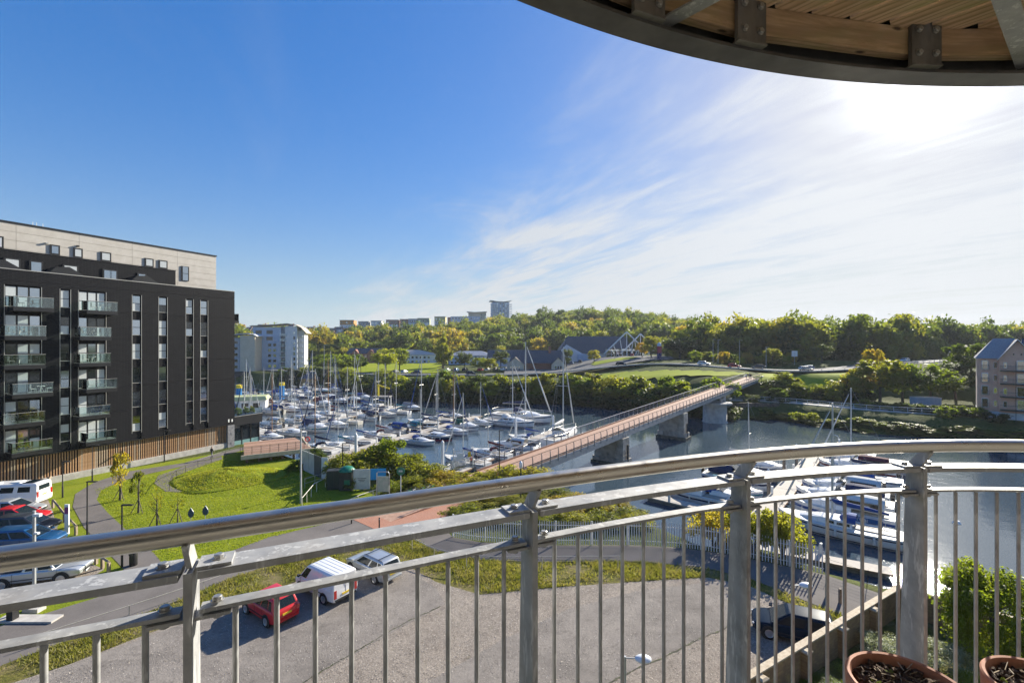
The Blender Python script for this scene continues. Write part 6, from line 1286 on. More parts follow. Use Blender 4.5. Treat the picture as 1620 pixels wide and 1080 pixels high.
def text_mesh(s_, size, mat):
    cu = bpy.data.curves.new('lettering', 'FONT'); cu.body = s_; cu.size = size; cu.extrude = .004; cu.align_x = 'CENTER'; cu.align_y = 'CENTER'; o = bpy.data.objects.new('lettering', cu); col.objects.link(o)
    dg = bpy.context.evaluated_depsgraph_get(); me = bpy.data.meshes.new_from_object(o.evaluated_get(dg)); bpy.data.objects.remove(o); me.materials.clear(); me.materials.append(mat); return me
tm = text_mesh('ANTON', .40, PLW)
tx = link('lettering', tm, panel, (-1.5,1.481,.80)); tx.rotation_euler = (math.pi/2,0,math.pi)
tx = link('lettering', tm, panel2, (-1.5,-1.481,.80)); tx.rotation_euler = (math.pi/2,0,0)
motorboat('white motor boat with dark blue flank next beyond the named boat', rb_pos(11.8,1,9.2), rz2, 9.2, 'white', 'navy', 'navy', None)
motorboat('white sports cruiser with pale canopy, fourth along the right pontoon', rb_pos(16.2,1,8.6), rz2, 8.8, 'white', 'blue', 'white', None)
motorboat('white speedboat with blue cover, fifth along the right pontoon', rb_pos(20.4,1,7.6), rz2, 8.0, 'white', 'teal', 'blue', None)
yacht('white yacht with tall thin mast towards the end of the right pontoon', rb_pos(25,1,9.8), rz2, 9.8, 'white', 'navy', 'navy', 1.0, group=None)
motorboat('white cruiser with maroon canopy at the outer right pontoon', rb_pos(29.6,1,9.0), rz2, 9.0, 'white', 'maroon', 'maroon', None)
motorboat('long white cruiser moored at the far end of the right pontoon', rb_pos(34.6,1,10.5), rz2, 10.5, 'white', 'navy', None, None)
rz3 = rz2+math.pi
motorboat('white boat with red flank and blue canopy on the left of the right pontoon', rb_pos(4.0,-1,7.2), rz3, 7.4, 'white', 'maroon', 'blue', None)
motorboat('small white speedboat with teal cover beside the pontoon finger', rb_pos(8.4,-1,6.4), rz3, 6.4, 'white', 'teal', 'teal', None)
motorboat('white cruiser under a navy canopy behind the tapered post', rb_pos(12.6,-1,8.2), rz3, 8.2, 'white', 'navy', 'navy', None)
yacht('white yacht with leaning mast left of the right pontoon', rb_pos(17.4,-1,8.4), rz3, 8.4, 'white', 'grey', 'navy', .98, None, True, None, .07, group=None)
motorboat('grey-topped white boat at the outer left of the right pontoon', rb_pos(22,-1,8.4), rz3, 8.4, 'white', 'navy', 'grey', None)
pontoon('short floating jetty pointing into the river', (21.2,51.4), (16.4,55.6), 1.7)
motorboat('white speedboat with pointed bow moored at the short jetty', V(22.2,54.6,0), 2.4, 7.4, 'white', 'navy', None, None)
pontoon('pontoon walkway below the palisade fence', (22.5,41.4), (30.8,36.9), 1.5)
T_ = thing('dinghy', 'upturned green dinghy with red trim near the bank shrubs', 'boat', V(4.6,52.2,WATER), .4); link('hull', me_mh, T_, (0,0,.9), sc=(.42,.45,-.55), mat=GELG); ob('red_trim', MB().path([V(-1.6,-.5,.25),V(0,-.62,.25),V(1.6,-.1,.25)], .06, 5), GELR, T_)
T_ = thing('dinghy', 'small red inflatable dinghy beside the green one', 'boat', V(6.3,51.6,WATER), .9); ob('tube', MB().path([V(math.cos(a)*1.3,math.sin(a)*.65,.25) for a in np.linspace(0,6.283,19)], .22, 8), GELR, T_, True); ob('floor', MB().lathe([(.02,.1),(.6,.1),(.6,.13)], n=14), FLOAT, T_, sc=(1.9,.9,1))
for k, (t_, s_) in enumerate(((1.0,-1.2),(10.0,-1.2),(19.0,-1.2),(28.0,-1.2))):
    q = R0+U2*t_+V2*s_; pile(f'brown timber pile, {ORD[k]} along the right pontoon', q.x, q.y, WATER+3.2, .2, M('brown_pile', (.14,.11,.085), (.22,.18,.14), 3, .85), PILE)
T_ = thing('navigation_post', 'short white navigation lamp post by the right pontoon', 'post', V(43.5,60.5,WATER)); ob('post', MB().lathe([(.12,-1),(.12,6.2)], n=8), PILE, T_); ob('arm', MB().path([V(0,0,6.2),V(-.2,0,6.6),V(-.7,0,6.8)], .05, 6), PILE, T_)
# ================================================================== FAR BANK
_dd = np.concatenate([np.arange(70, 330, 1.0), np.arange(330, 900, 3.0)])
def PT(px, py):                                          # where the sight line through a pixel meets the far land
    X = (px-CX)/F*_dd; tz = terrain(X, _dd); rz = CH-(py-HY)/F*_dd; k = np.where(rz <= tz)[0]; k = k[0] if len(k) else len(_dd)-1
    return V(X[k], _dd[k], float(tz[k]))
def AT(px, d_): x_ = (px-CX)/F*d_; return V(x_, d_, TZ(x_, d_))
def patch(name, poly, dz, mat, step=3.0):
    pl = np.array([(p[0], p[1]) for p in poly]); lo_, hi_ = pl.min(0), pl.max(0); xs = np.arange(lo_[0], hi_[0]+step, step); ys = np.arange(lo_[1], hi_[1]+step, step)
    XX, YY = np.meshgrid(xs, ys, indexing='ij'); ZZ = terrain(XX, YY)+dz; ni, nj = XX.shape; ins = inside(XX+step/2, YY+step/2, pl); mb = MB(); mb.v = np.stack([XX.ravel(), YY.ravel(), ZZ.ravel()], 1).tolist()
    mb.f = [(i*nj+j, (i+1)*nj+j, (i+1)*nj+j+1, i*nj+j+1) for i in range(ni-1) for j in range(nj-1) if ins[i, j]]
    return struct(name, mb, mat, None, 'all')
FIELD = M('field_grass', (.19,.24,.014), (.26,.285,.022), .12, .9, 0, .3, 2, .1, world=True, spec=.05)
ASPH = M('road_asphalt', (.10,.10,.102), (.15,.148,.145), .6, .85, world=True, spec=.15)
LINE = M('road_line_white', (.72,.72,.70), None, rough=.6)
patch('playing_field', [AT(540,205)[:2], AT(690,205)[:2], AT(700,288)[:2], AT(545,288)[:2]], .45, FIELD)
patch('riverside_grass', [AT(905,168)[:2], AT(1000,150)[:2], AT(1060,144)[:2], AT(1150,138)[:2], AT(1180,142)[:2], AT(1185,146)[:2], AT(1080,157)[:2], AT(960,174)[:2]], .35, FIELD)
patch('embankment_grass', [AT(1200,131)[:2], AT(1290,128)[:2], AT(1390,132)[:2], AT(1400,148)[:2], AT(1290,150)[:2], AT(1205,150)[:2]], .35, FIELD)
patch('forecourt', [AT(800,196)[:2], AT(1060,190)[:2], AT(1085,240)[:2], AT(800,246)[:2]], .40, ASPH)
patch('island_grass', [AT(940,204)[:2], AT(1000,204)[:2], AT(1010,222)[:2], AT(935,222)[:2]], .55, FIELD, 2.0)
road_pts = smooth([V(*AT(a, d_)[:2], TZ(*AT(a, d_)[:2])+.55) for a, d_ in ((430,232),(560,200),(700,194),(850,192),(1000,186),(1090,172),(1180,160),(1290,155),(1400,162),(1520,190),(1640,235),(1800,300))], 3)
rd = struct('road', MB().strip(road_pts, [(-4.6,-.3),(4.6,-.3),(4.6,0),(-4.6,0)]), ASPH)
struct('road_kerb', MB().strip([p+V(0,0,.06) for p in road_pts], [(4.62,-.3),(4.85,-.3),(4.85,.07),(4.62,.07)]), CONC)
ob('centre_line', MB().strip([p+V(0,0,.012) for p in road_pts], [(-.07,-.004),(.07,-.004),(.07,.004),(-.07,.004)]), LINE, rd)
pipe_rail('crash_barrier', 'grey steel crash barrier along the far road', [p+V(2.6,-4.4,0) for p in road_pts if 95 < p.x < 175], .75, 4.0, .09, GALV)
# towpath and its rails on the right bank
tpp = smooth([V(a, b_, TZ(a, b_)+.10) for a, b_ in ((58,123.5),(70,121.5),(80,108.5),(86,102.5),(104,94.5),(130,83.5),(160,70))], 3)
tpz = [V(p.x, p.y, -.02) for p in tpp]
struct('towpath', MB().strip(tpz, [(-1.5,-.5),(1.5,-.5),(1.5,.12),(-1.5,.12)]), CONC)
pipe_rail('towpath_rail', 'white two-bar rail along the far riverside path', [p+V(-.7,-1.4,.1) for p in tpz], 1.1, 2.4, .045, PILE, (.6,))
for i, (a, b_) in enumerate(((PT(1178,652), 'short'),)):
    T_ = thing('slipway_wall', 'ribbed sheet-pile wall and stair below the far path', 'quay wall', V(60,117.5,-3.6), -.12)
    for k in range(22): ob('sheet_pile', MB().b2(-8+k*.75, -8+k*.75+.7, -.3+.22*(k % 2), .3, -.6, 3.6), M('sheet_pile_brown', (.10,.075,.06), (.17,.13,.10), 2, .9), T_)
    ob('stair', MB().strip([V(-7.5,-1.2,0), V(-3.5,-1.2,3.6)], [(-.7,-.15),(.7,-.15),(.7,.15),(-.7,.15)]), CONC, T_)
# ---- building helpers
def gable(name, w_, dp, z0, zr, mat, parent, ov=.4, hip=0.0):
    return ob(name, MB().add([(-w_/2-ov,-dp/2-ov,z0),(w_/2+ov,-dp/2-ov,z0),(w_/2+ov,dp/2+ov,z0),(-w_/2-ov,dp/2+ov,z0),(-w_/2-ov+hip,0,zr),(w_/2+ov-hip,0,zr)], [(0,1,5,4),(1,2,5),(2,3,4,5),(3,0,4),(3,2,1,0)]), mat, parent)
def wins(T_, xs, zs, w_, h_, y, fm=None, mats=(GL1, GL3)):
    for x_ in xs:
        for z_ in zs:
            f_ = bx('window', frame_me, T_, x_-w_/2, x_+w_/2, y-.08, y, z_, z_+h_, fm); link('pane', pane_me, f_, (0,-.55,.06), sc=(.84,.3,.88), mat=rng.choice(mats))
WHITER = M('white_render', (.62,.63,.64), (.70,.70,.71), .6, .75); BLUER = M('pale_blue_render', (.40,.48,.60), (.46,.54,.66), .6, .7); CREAMR = M('cream_render', (.60,.50,.36), (.66,.56,.42), .6, .75)
SLATE = M('slate_roof', (.06,.062,.072), (.10,.10,.112), 3, .65); REDB = M('red_brick', (.25,.10,.07), (.33,.15,.10), 2, .85); GREYR = M('grey_metal_roof', (.30,.31,.33), (.38,.39,.41), 1, .5); TILEB = M('brown_tile_roof', (.34,.25,.19), (.42,.32,.25), 2, .8)
WFRAME = M('white_frame', (.72,.72,.70), None, rough=.5)
# white and blue apartments with a curved roof
b = AT(441,238); T_ = thing('apartment_block', 'tall pale blue and white apartment block with a swooping curved roof', 'building', b, math.radians(14))
ob('blue_wing', MB().b2(-12,1,0,13,-1,22.2), BLUER, T_); ob('white_tower', MB().b2(3.2,9,-.6,12,-1,22.6), WHITER, T_); ob('stair_core', MB().b2(1,3.2,1.2,12,-1,22.4), GREYR, T_); ob('side_wing', MB().b2(9,12,2,12,-1,20.5), WHITER, T_)
ob('curved_roof', MB().strip([V(x_, 6, z_) for x_, z_ in ((-13.5,22.7),(-6,23.2),(0,23.7),(4,24.1),(8,23.6),(11,22.0),(13.6,19.0))], [(-7.4,-.15),(7.4,-.15),(7.4,.15),(-7.4,.15)]), M('bronze_roof', (.50,.42,.32), None, rough=.5), T_)
wins(T_, (-4.3,-1.9), [1.2+2.75*k for k in range(5)], 1.5, 1.5, 0, GREYR); wins(T_, (-9.5,-4.3), (15.3,18.6), 3.2, 2.0, 0, GREYR, (GL1,))
wins(T_, (7.6,), [2+2.75*k for k in range(7)], .9, 1.7, -.6, GREYR)
for k in range(7):
    bc = ob('balcony', MB().b2(.6,3.4,-1.3,1.15,1.1+2.75*k,1.35+2.75*k), WHITER, T_); o = ob('balustrade', MB().b2(.65,3.35,-1.28,-1.2,1.36+2.75*k,2.4+2.75*k), BGL, None); o.parent = bc; bc = ob('balcony', MB().b2(9.02,11.4,.4,1.98,1.1+2.75*k-.2,1.15+2.75*k), WHITER, T_)
b = AT(384,224); T_ = thing('apartment_block', 'beige curved-roof block half hidden by the black building', 'building', b, math.radians(14)); ob('grey_wing', MB().b2(-12,-1,0,12,-1,17), GREYR, T_); ob('beige_tower', MB().b2(-.99,5.6,-.6,11,-1,18.2), CREAMR, T_); ob('curved_roof', MB().strip([V(x_, 5.5, z_) for x_, z_ in ((-13,17.4),(-4,18.6),(2,19.1),(5,18.7),(6.6,17.8))], [(-6.8,-.15),(6.8,-.15),(6.8,.15),(-6.8,.15)]), WHITER, T_)
wins(T_, (-3,-6), (2,5,8,11,14), 2.0, 1.6, 0, WFRAME, (GL1,))
ob('podium', MB().b2(-16,40,-3,-.62,-2,.6), TRIM, T_)
b = AT(494,196); T_ = thing('riverside_pavilion', 'small pavilion with grey hipped roof and golden sign board', 'building', b, .1); ob('walls', MB().b2(-3.6,3.6,-3,3,-1,4.0), M('golden_sign', (.48,.30,.08), (.30,.17,.05), 1.5, .6), T_); gable('roof', 7.2, 6, 4.01, 7.0, SLATE, T_, .7, 3.2); wins(T_, (-2.2,0,2.2), (.6,), 1.4, 1.7, -3)
b = AT(580,300); T_ = thing('brick_house', 'red brick terraced block with grey roofs behind the playing field', 'building', b); ob('walls', MB().b2(-11,11,-5,5,-1,6.2), REDB, T_); gable('roof', 22, 10, 6.21, 9.8, SLATE, T_, .5, .3)
for x_ in (-5.5,4.5): ob('gable_bay', MB().add([(x_-2.4,-5.9,-1),(x_+2.4,-5.9,-1),(x_+2.4,-5.9,6.4),(x_,-5.9,9.0),(x_-2.4,-5.9,6.4),(x_-2.4,-2,-1),(x_+2.4,-2,-1),(x_+2.4,-2,6.4),(x_,-2,9.0),(x_-2.4,-2,6.4)], [(0,1,2,3,4),(1,6,7,2),(2,7,8,3),(3,8,9,4),(4,9,5,0)]), REDB, T_)
wins(T_, (-9,-2,1,8.5), (1,3.9), 1.3, 1.4, -5, WFRAME); ob('red_end', MB().b2(11.02,14,-4,4,-1,5.6), REDB, T_)
b = AT(652,300); T_ = thing('low_office', 'long white low building with shallow hipped roof behind the field', 'building', b); ob('walls', MB().b2(-17,17,-6,6,-1,5.4), WHITER, T_); gable('roof', 34, 12, 5.41, 8.6, M('pale_tile_roof', (.46,.42,.38), None, rough=.8), T_, .8, 13); wins(T_, [-14+2.6*k for k in range(11)], (.6,3.2), 1.5, 1.3, -6, BLUER)
b = AT(745,282); T_ = thing('low_office', 'pale blue low building with grey flat-pitched roof left of the restaurant', 'building', b); ob('walls', MB().b2(-13,13,-6,6,-1,5.6), BLUER, T_); gable('roof', 26, 12, 5.61, 8.2, GREYR, T_, .8, 7); wins(T_, [-11+2.4*k for k in range(10)], (.7,3.4), 1.4, 1.3, -6, WFRAME)
b = AT(850,226); T_ = thing('pub_restaurant', 'low restaurant with long dark slate roof and cream gables', 'building', b, -.06); ob('walls', MB().b2(-13,13,-5,5,-1,3.4), REDB, T_); gable('roof', 26, 11, 3.41, 9.6, SLATE, T_, .8, 2.0)
for x_, w_ in ((-10.5,4.0),(10.0,3.2)):
    g_ = ob('cream_gable', MB().add([(x_-w_,-9,-1),(x_+w_,-9,-1),(x_+w_,-9,3.0),(x_,-9,6.2),(x_-w_,-9,3.0),(x_-w_,-3,-1),(x_+w_,-3,-1),(x_+w_,-3,3.0),(x_,-3,6.2),(x_-w_,-3,3.0)], [(0,1,2,3,4),(1,6,7,2),(4,9,5,0)]), CREAMR, T_)
    ob('gable_roof', MB().add([(x_-w_-.5,-9.4,2.7),(x_,-9.4,6.45),(x_+w_+.5,-9.4,2.7),(x_-w_-.5,-2.4,2.7),(x_,-2.4,6.45),(x_+w_+.5,-2.4,2.7)], [(0,1,4,3),(1,2,5,4)]), TILEB if x_ < 0 else SLATE, T_)
    wins(T_, [x_-2+1.3*k for k in range(4)] if x_ < 0 else [x_-1.2,x_,x_+1.2], (.2,), 1.0, 2.2, -9.0, WFRAME)
ob('chimney', MB().b2(5.5,6.6,-1.5,-.4,7,11.5), REDB, T_); ob('rooflight', MB().box((-2,-3.2,6.0), (1.6,.1,.9), 0, Matrix.Rotation(-.85, 3, 'X')), WFRAME, T_)
b = AT(795,262); T_ = thing('gabled_hall', 'dark roofed hall with pale gable end behind the restaurant', 'building', b, .0); ob('walls', MB().b2(-8,16,-5,5,-1,5.2), WHITER, T_); gable('roof', 24, 10, 5.21, 9.2, SLATE, T_, .6, 0).location = (4,0,0)
b = AT(925,262); T_ = thing('supermarket', 'supermarket with steep dark roof and white lattice gable frames', 'building', b, .02); ob('walls', MB().b2(-14,26,-8,8,-1,4.6), WHITER, T_)
ob('main_roof', MB().add([(-16,-9,3.6),(17,-9,3.6),(19,0,13.2),(-10,0,13.2),(-16,9,3.6),(27,9,3.6),(27,-9,3.6),(23,0,13.2)], [(0,1,2,3),(0,3,4),(3,7,5,4),(1,6,7,2),(6,5,7)]), SLATE, T_)
TRUSSW = M('white_steel_truss', (.74,.74,.73), None, rough=.4)
for x_, y_, hw_, hh in ((20.5,-14,12.5,12.0),(29,-11,11,11.0)):
    f_ = ob('lattice_gable', MB().tube((x_-hw_,y_,3.4),(x_,y_,3.4+hh), .38, n=6).tube((x_,y_,3.4+hh),(x_+hw_,y_,3.4), .38, n=6), TRUSSW, T_)
    for q in (-.6,-.3,.0,.3,.6): o = ob('web_member', MB().tube((x_+q*hw_,y_,3.4+hh*(1-abs(q))),(x_+q*hw_*.55,y_,2.0), .2, n=5), TRUSSW, None); o.parent = f_
    o = ob('tie_beam', MB().tube((x_-hw_*.72,y_,5.2),(x_+hw_*.72,y_,5.2), .15, n=5), TRUSSW, None); o.parent = f_
ob('glazed_front', MB().b2(10,31,-9.6,-8.05,-1,6.0), GL3, T_)
for k in range(8): ob('mullion', MB().b2(10+k*3,10.2+k*3,-9.75,-9.62,-1,6.0), TRUSSW, T_)
ob('side_gable', MB().add([(-15,-10.5,-1),(-3,-10.5,-1),(-3,-10.5,3.5),(-12,-10.5,8.6),(-15,-10.5,5.5)], [(0,1,2,3,4)]), WHITER, T_); ob('low_wing', MB().b2(-6,4,-12.5,-8.02,-1,3.2), BLUER, T_)
b = AT(1043,196); T_ = thing('totem_sign', 'tall red and blue advertising totem beside the road', 'sign', b); ob('blue_panel', MB().b2(-.9,.9,-.3,.3,-.5,5.4), M('totem_blue', (.012,.02,.11)), T_); ob('red_panel', MB().b2(-.9,.9,-.34,.34,3.0,5.9), M('totem_red', (.35,.015,.05)), T_); ob('pale_head', MB().lathe([(.9,5.95),(.8,7.0),(.2,7.6)], n=10), BLUER, T_)
b = AT(1464,112); T_ = thing('storage_container', 'pale blue storage container behind the right-bank hedge', 'container', V(b.x, b.y, TZ(b.x, b.y)-.3), -.15); ob('container_body', MB().b2(-2.7,2.7,-1.2,1.2,0,2.5), M('container_blue', (.30,.42,.52), (.38,.48,.56), 2, .6), T_)
for k in range(12): ob('corrugation', MB().b2(-2.6+k*.45,-2.4+k*.45,-1.26,-1.201,.15,2.35), M('container_blue', (.30,.42,.52)), T_)
ob('container_roof', MB().b2(-2.75,2.75,-1.25,1.25,2.501,2.58), CREAMR, T_)
for (a, d_, l) in ((1257,176,'white road sign board above the trees right of the bridge'), (1500,205,'pale square road sign above the right-bank trees')):
    b = AT(a, d_); T_ = thing('road_sign', l, 'sign', b); ob('post', MB().tube((0,0,0),(0,0,5), .1, n=6), GREYP, T_); ob('panel', MB().b2(-1.1,1.1,-.08,.08,3.2,5.4), WFRAME, T_)
# ---- brick apartments on the right bank
t = MT('pink_buff_brick'); v = t.co(); br = t.n('ShaderNodeTexBrick', {'Vector': t.n('ShaderNodeMapping', {'Vector': v, 'Rotation': (math.pi/2,0,0)}).outputs[0], 'Color1': lin((.74,.40,.26)), 'Color2': lin((.64,.32,.20)), 'Mortar': lin((.66,.47,.36)), 'Scale': 1.0, 'Mortar Size': .015, 'Row Height': .09, 'Brick Width': .28}); t.set(Base_Color=t.mix(t.mr(t.noise(v, .7, 4), .4, .7, 0, .4), br.outputs[0], (.76,.48,.35)), Roughness=.85); PBR = t.m
b = V(98.4, 96.3, -.3); T_ = thing('brick_apartments', 'pink brick riverside apartments with slate gable roof and small balconies', 'building', b, -.78, None, (.58,1,.88))
zb = 1.7
ob('end_wing', MB().b2(0,5.4,0,12,1.8,14.2), PBR, T_); ob('gable_wing', MB().b2(5.402,14.2,-1.0,13,1.8,14.4), PBR, T_); ob('base_end', MB().b2(-.05,5.4,-.05,12,-2,1.79), WHITER, T_); ob('base_gable', MB().b2(5.402,14.2,-1.06,13,-2,1.79), WHITER, T_); ob('far_wing', MB().b2(14.202,34,0,12,-2,14.2), PBR, T_)
ob('gable_wall', MB().add([(5.41,-.998,14.402),(14.19,-.998,14.402),(9.8,-.998,18.4),(5.41,-.7,14.402),(14.19,-.7,14.402),(9.8,-.7,18.4)], [(0,1,2),(5,4,3),(0,2,5,3),(1,4,5,2)]), PBR, T_)
ob('hip_roof', MB().add([(-.6,-.6,14.21),(9.8,-.6,14.21),(9.8,6,19.0),(4.4,6,19.0),(-.6,12.6,14.21),(9.8,12.6,14.21)], [(0,1,2,3),(0,3,4),(3,2,5,4)]), M('slate_painted_sunlit', (.20,.20,.21), (.28,.275,.27), 3, .5), T_)  # hip slope gets a paler slate colour standing in for sunlight
ob('gable_roof', MB().add([(4.9,-1.5,13.9),(9.8,-1.5,18.75),(14.7,-1.5,13.9),(4.9,6,13.9),(9.8,6,18.75),(14.7,6,13.9)], [(0,1,4,3),(1,2,5,4)]), SLATE, T_); gable('far_roof', 24, 12, 14.21, 18.9, SLATE, T_, .5, 1).location = (23.0, 6, 0)
for x0, x1, y_ in ((4.85,9.8,-1.53),(14.75,9.8,-1.53)): ob('barge_board', MB().strip([V(x0,y_,13.85),V(x1,y_,18.72)], [(-.06,-.18),(.06,-.18),(.06,.18),(-.06,.18)], V(0,1,0)), WFRAME, T_)
zsr = [2.6+3.0*k for k in range(4)]
wins(T_, (2.0,), zsr, 1.7, 2.2, 0, WFRAME, (GL3,GL1)); wins(T_, (4.6,), [z+.4 for z in zsr], .9, 1.4, 0, WFRAME); wins(T_, (6.9,), [z+.4 for z in zsr], .9, 1.4, -1.0, WFRAME); wins(T_, (10.6,), zsr, 2.0, 2.3, -1.0, WFRAME, (GL3,GL1)); wins(T_, (13.4,), [z+.4 for z in zsr], .8, 1.4, -1.0, WFRAME); wins(T_, (1.6,4.4), (-.6,), 1.0, 1.3, -.05, WFRAME); wins(T_, (7,12.4), (-.6,), 1.0, 1.3, -1.06, WFRAME); wins(T_, (16.5,19.5,23,26), zsr, 1.2, 1.6, 0, WFRAME)
for z_ in zsr:
    jb = ob('juliet_balcony', MB().b2(.95,3.1,-.30,-.24,z_-.05,z_+1.0), TRIM, T_) if False else ob('juliet_rail', MB().b2(.95,3.1,-.34,-.28,z_+1.0,z_+1.06), TRIM, T_)
    for k in range(12): o = ob('juliet_bar', MB().b2(.97+k*.19,1.0+k*.19,-.33,-.29,z_-.05,z_+1.0), TRIM, None); o.parent = jb
    bc = ob('balcony', MB().b2(5.6,13.2,-2.5,-1.02,z_-.25,z_-.05), TRIM, T_); o = ob('balcony_rail', MB().b2(5.6,13.2,-2.5,-2.44,z_+.98,z_+1.04), TRIM, None); o.parent = bc
    for k in range(30): o = ob('balcony_bar', MB().b2(5.62+k*.26,5.65+k*.26,-2.49,-2.45,z_-.05,z_+.98), TRIM, None); o.parent = bc
for x_ in (5.5,9.3): ob('drain_pipe', MB().tube((x_,-2.42 if x_ > 6 else -.1,-1.5),(x_,-2.42 if x_ > 6 else -.1,13.8), .07, n=6), TRIM, T_)
for x_ in (8.9,10.7): ob('vent', MB().lathe([(.02,-.05),(.18,-.05),(.18,.0)], (x_,-1.01,15.3), 10, 'y'), TRIM, T_)
# ---- houses and tower along the ridge
cols_ = dict(orange=(.55,.24,.06), white=(.66,.66,.65), grey=(.34,.36,.38), brick=(.36,.19,.14), green=(.36,.40,.26), yellow=(.55,.48,.22), blue=(.42,.48,.56))
for i, (a, w_, yt, c_, l) in enumerate(((551,22,503,'orange','orange-clad box house at the left end of the ridge terrace'), (577,16,505,'grey','grey house right of the orange one on the ridge'), (597,16,504,'white','white house second right of the orange one on the ridge'), (622,19,502.5,'brick','brick-red fronted house mid ridge terrace'), (640,11,501.5,'brick','narrow brick house on the ridge'), (654,13,501,'blue','pale blue house on the ridge'), (671,18,500,'green','olive green topped house on the ridge'), (697,17,497.5,'yellow','yellow-green block house right of the ridge terrace'))):
    d_ = 545; b = AT(a, d_); zt = CH-(yt-HY)/F*d_; h_ = zt-b.z; W_ = w_/F*d_; T_ = thing('ridge_house', l, 'house', b, 0, 'houses on the ridge'); ob('walls', MB().b2(-W_/2,W_/2,-5,5,-3,h_), M('render_'+c_, cols_[c_], None, rough=.8), T_); ob('roof', MB().b2(-W_/2-.4,W_/2+.4,-5.4,5.4,h_+.002,h_+.5), GREYR, T_); ob('white_storey', MB().b2(-W_/2-.1,W_/2+.1,-5.15,-5.01,h_-9,h_-5.2), WHITER, T_)
    wins(T_, np.linspace(-W_/2+2.2, W_/2-2.2, 3), (h_-3.6, h_-7.6), 1.8, 1.9, -5.16, WFRAME)
for i, a in enumerate(np.linspace(382, 536, 15)):
    d_ = 520+6*(i % 3); b = AT(float(a), d_); yt = 511+2.2*math.sin(i*1.7)+(4 if a > 470 else 0); zt = CH-(yt-HY)/F*d_; h_ = zt-b.z; T_ = thing('terraced_house', f'{ORD[i]} terraced house from the black building along the far ridge', 'house', b, .15*math.sin(i), 'terraces on the far ridge')
    ob('walls', MB().b2(-4.2,4.2,-5,5,-4,h_-3.2), rng.choice((WHITER,BLUER,REDB,WHITER)), T_); gable('roof', 8.4, 10, h_-3.19, h_, SLATE, T_, .3, 0); ob('chimney', MB().b2(3.2,4.1,-.6,.6,h_-1,h_+1.4), REDB, T_); wins(T_, (-2,2), (h_-5.6,), 1.3, 1.5, -5, WFRAME)
d_ = 610; b = AT(791,d_); zt = CH-(475-HY)/F*d_; h_ = zt-b.z; T_ = thing('tower_block', 'blue-grey tower block with butterfly roof on the hilltop', 'building', b, .2)
ob('core', MB().b2(-11,11,-9,9,-4,h_), BLUER, T_); ob('butterfly_roof', MB().strip([V(-14,0,h_+2.2),V(-4,0,h_+.8),V(4,0,h_+.8),V(14,0,h_+2.2)], [(-10,-.3),(10,-.3),(10,.3),(-10,.3)]), GREYR, T_)
for k in range(9):
    z_ = h_-3.3-k*3.1
    for x0, x1 in ((-14,-7),(8,14.5)): ob('balcony', MB().b2(x0,x1,-11,-6,z_,z_+.9), WHITER, T_)
    wins(T_, (-5,-1,3,6.5), (z_+.6,), 2.2, 1.7, -9, GREYR)
d_ = 600; b = AT(741,d_); T_ = thing('hilltop_block', 'long pale blue block beside the hilltop tower', 'building', b, .1); h_ = CH-(497-HY)/F*d_-b.z; ob('walls', MB().b2(-23,15,-8,8,-4,h_), BLUER, T_); ob('upper_storeys', MB().b2(0,23,-7,7,h_-8,h_+5.0), CREAMR, T_); ob('flat_roof', MB().strip([V(-2,0,h_+6.2),V(8,0,h_+5.4),V(24,0,h_+6.4)], [(-8.5,-.3),(8.5,-.3),(8.5,.3),(-8.5,.3)]), GREYR, T_); wins(T_, np.linspace(-20,12,9), (h_-3.4,), 2.0, 1.6, -8, GREYR); wins(T_, np.linspace(17,22,2), (h_+1.5,h_-2), 2.0, 1.8, -7, GREYR); ob('brick_end', MB().b2(-27,-23.01,-7,7,-4,h_-1), REDB, T_)
# ---- cars on the far road and in the far car parks
def far_car(a, d_, m_, l, hd_=(1,0), st='hatch'):
    x_ = (a-CX)/F*d_; q = min(road_pts, key=lambda p: abs(p.x-x_)) if d_ == 0 else None; b = AT(a, d_); car('passing_car' if hd_[0] else 'parked_car', l, V(b.x, b.y, b.z+.56 if False else b.z+.45), hd_, 4.3, 1.8, 1.5, m_, st, detail=False)
def road_car(a, m_, l, side=1, st='hatch'):
    u = [abs(CX+F*p.x/p.y-a) for p in road_pts]; k = int(np.argmin(u)); p = road_pts[k]; t_ = (road_pts[min(k+1,len(road_pts)-1)]-road_pts[k-1]).normalized(); n_ = V(-t_.y, t_.x, 0)
    car('passing_car', l, p-n_*(2.2*side)+V(0,0,.02), (t_.x*side, t_.y*side), 4.4, 1.8, 1.5, m_, st, detail=False)
for a, m_, l, s_ in ((1112,PW,'white car on the far road just left of the bridge end',1), (1158,PR,'dark red car on the far road above the bridge end',1), (1204,PG,'dark car on the far road right of the bridge end',-1), (1262,PS,'silver car on the far road below the roadside bushes',1), (1354,PPL,'purple car passing behind the tall mast',1), (1436,PW,'white car on the far road above the yellow tree',-1), (1280,PB,'blue car half hidden behind the silver one',-1), (985,PK,'black car on the road past the supermarket',1), (742,PK,'dark car at the edge of the playing field',1), (660,PG,'grey car on the road behind the river hedge',-1)): road_car(a, m_, l, s_)
for k, (a, d_) in enumerate(((708,212),(722,212),(736,214),(760,212),(772,212),(784,214),(796,213),(905,236),(918,236),(1000,238),(640,204),(626,204))):
    far_car(a, d_, (PW,PB,PK,PR,PS,PG)[k % 6], f'{["white","blue","black","red","silver","grey"][k%6]} car, {ORD[k]} in the far car parks', (.3,1))
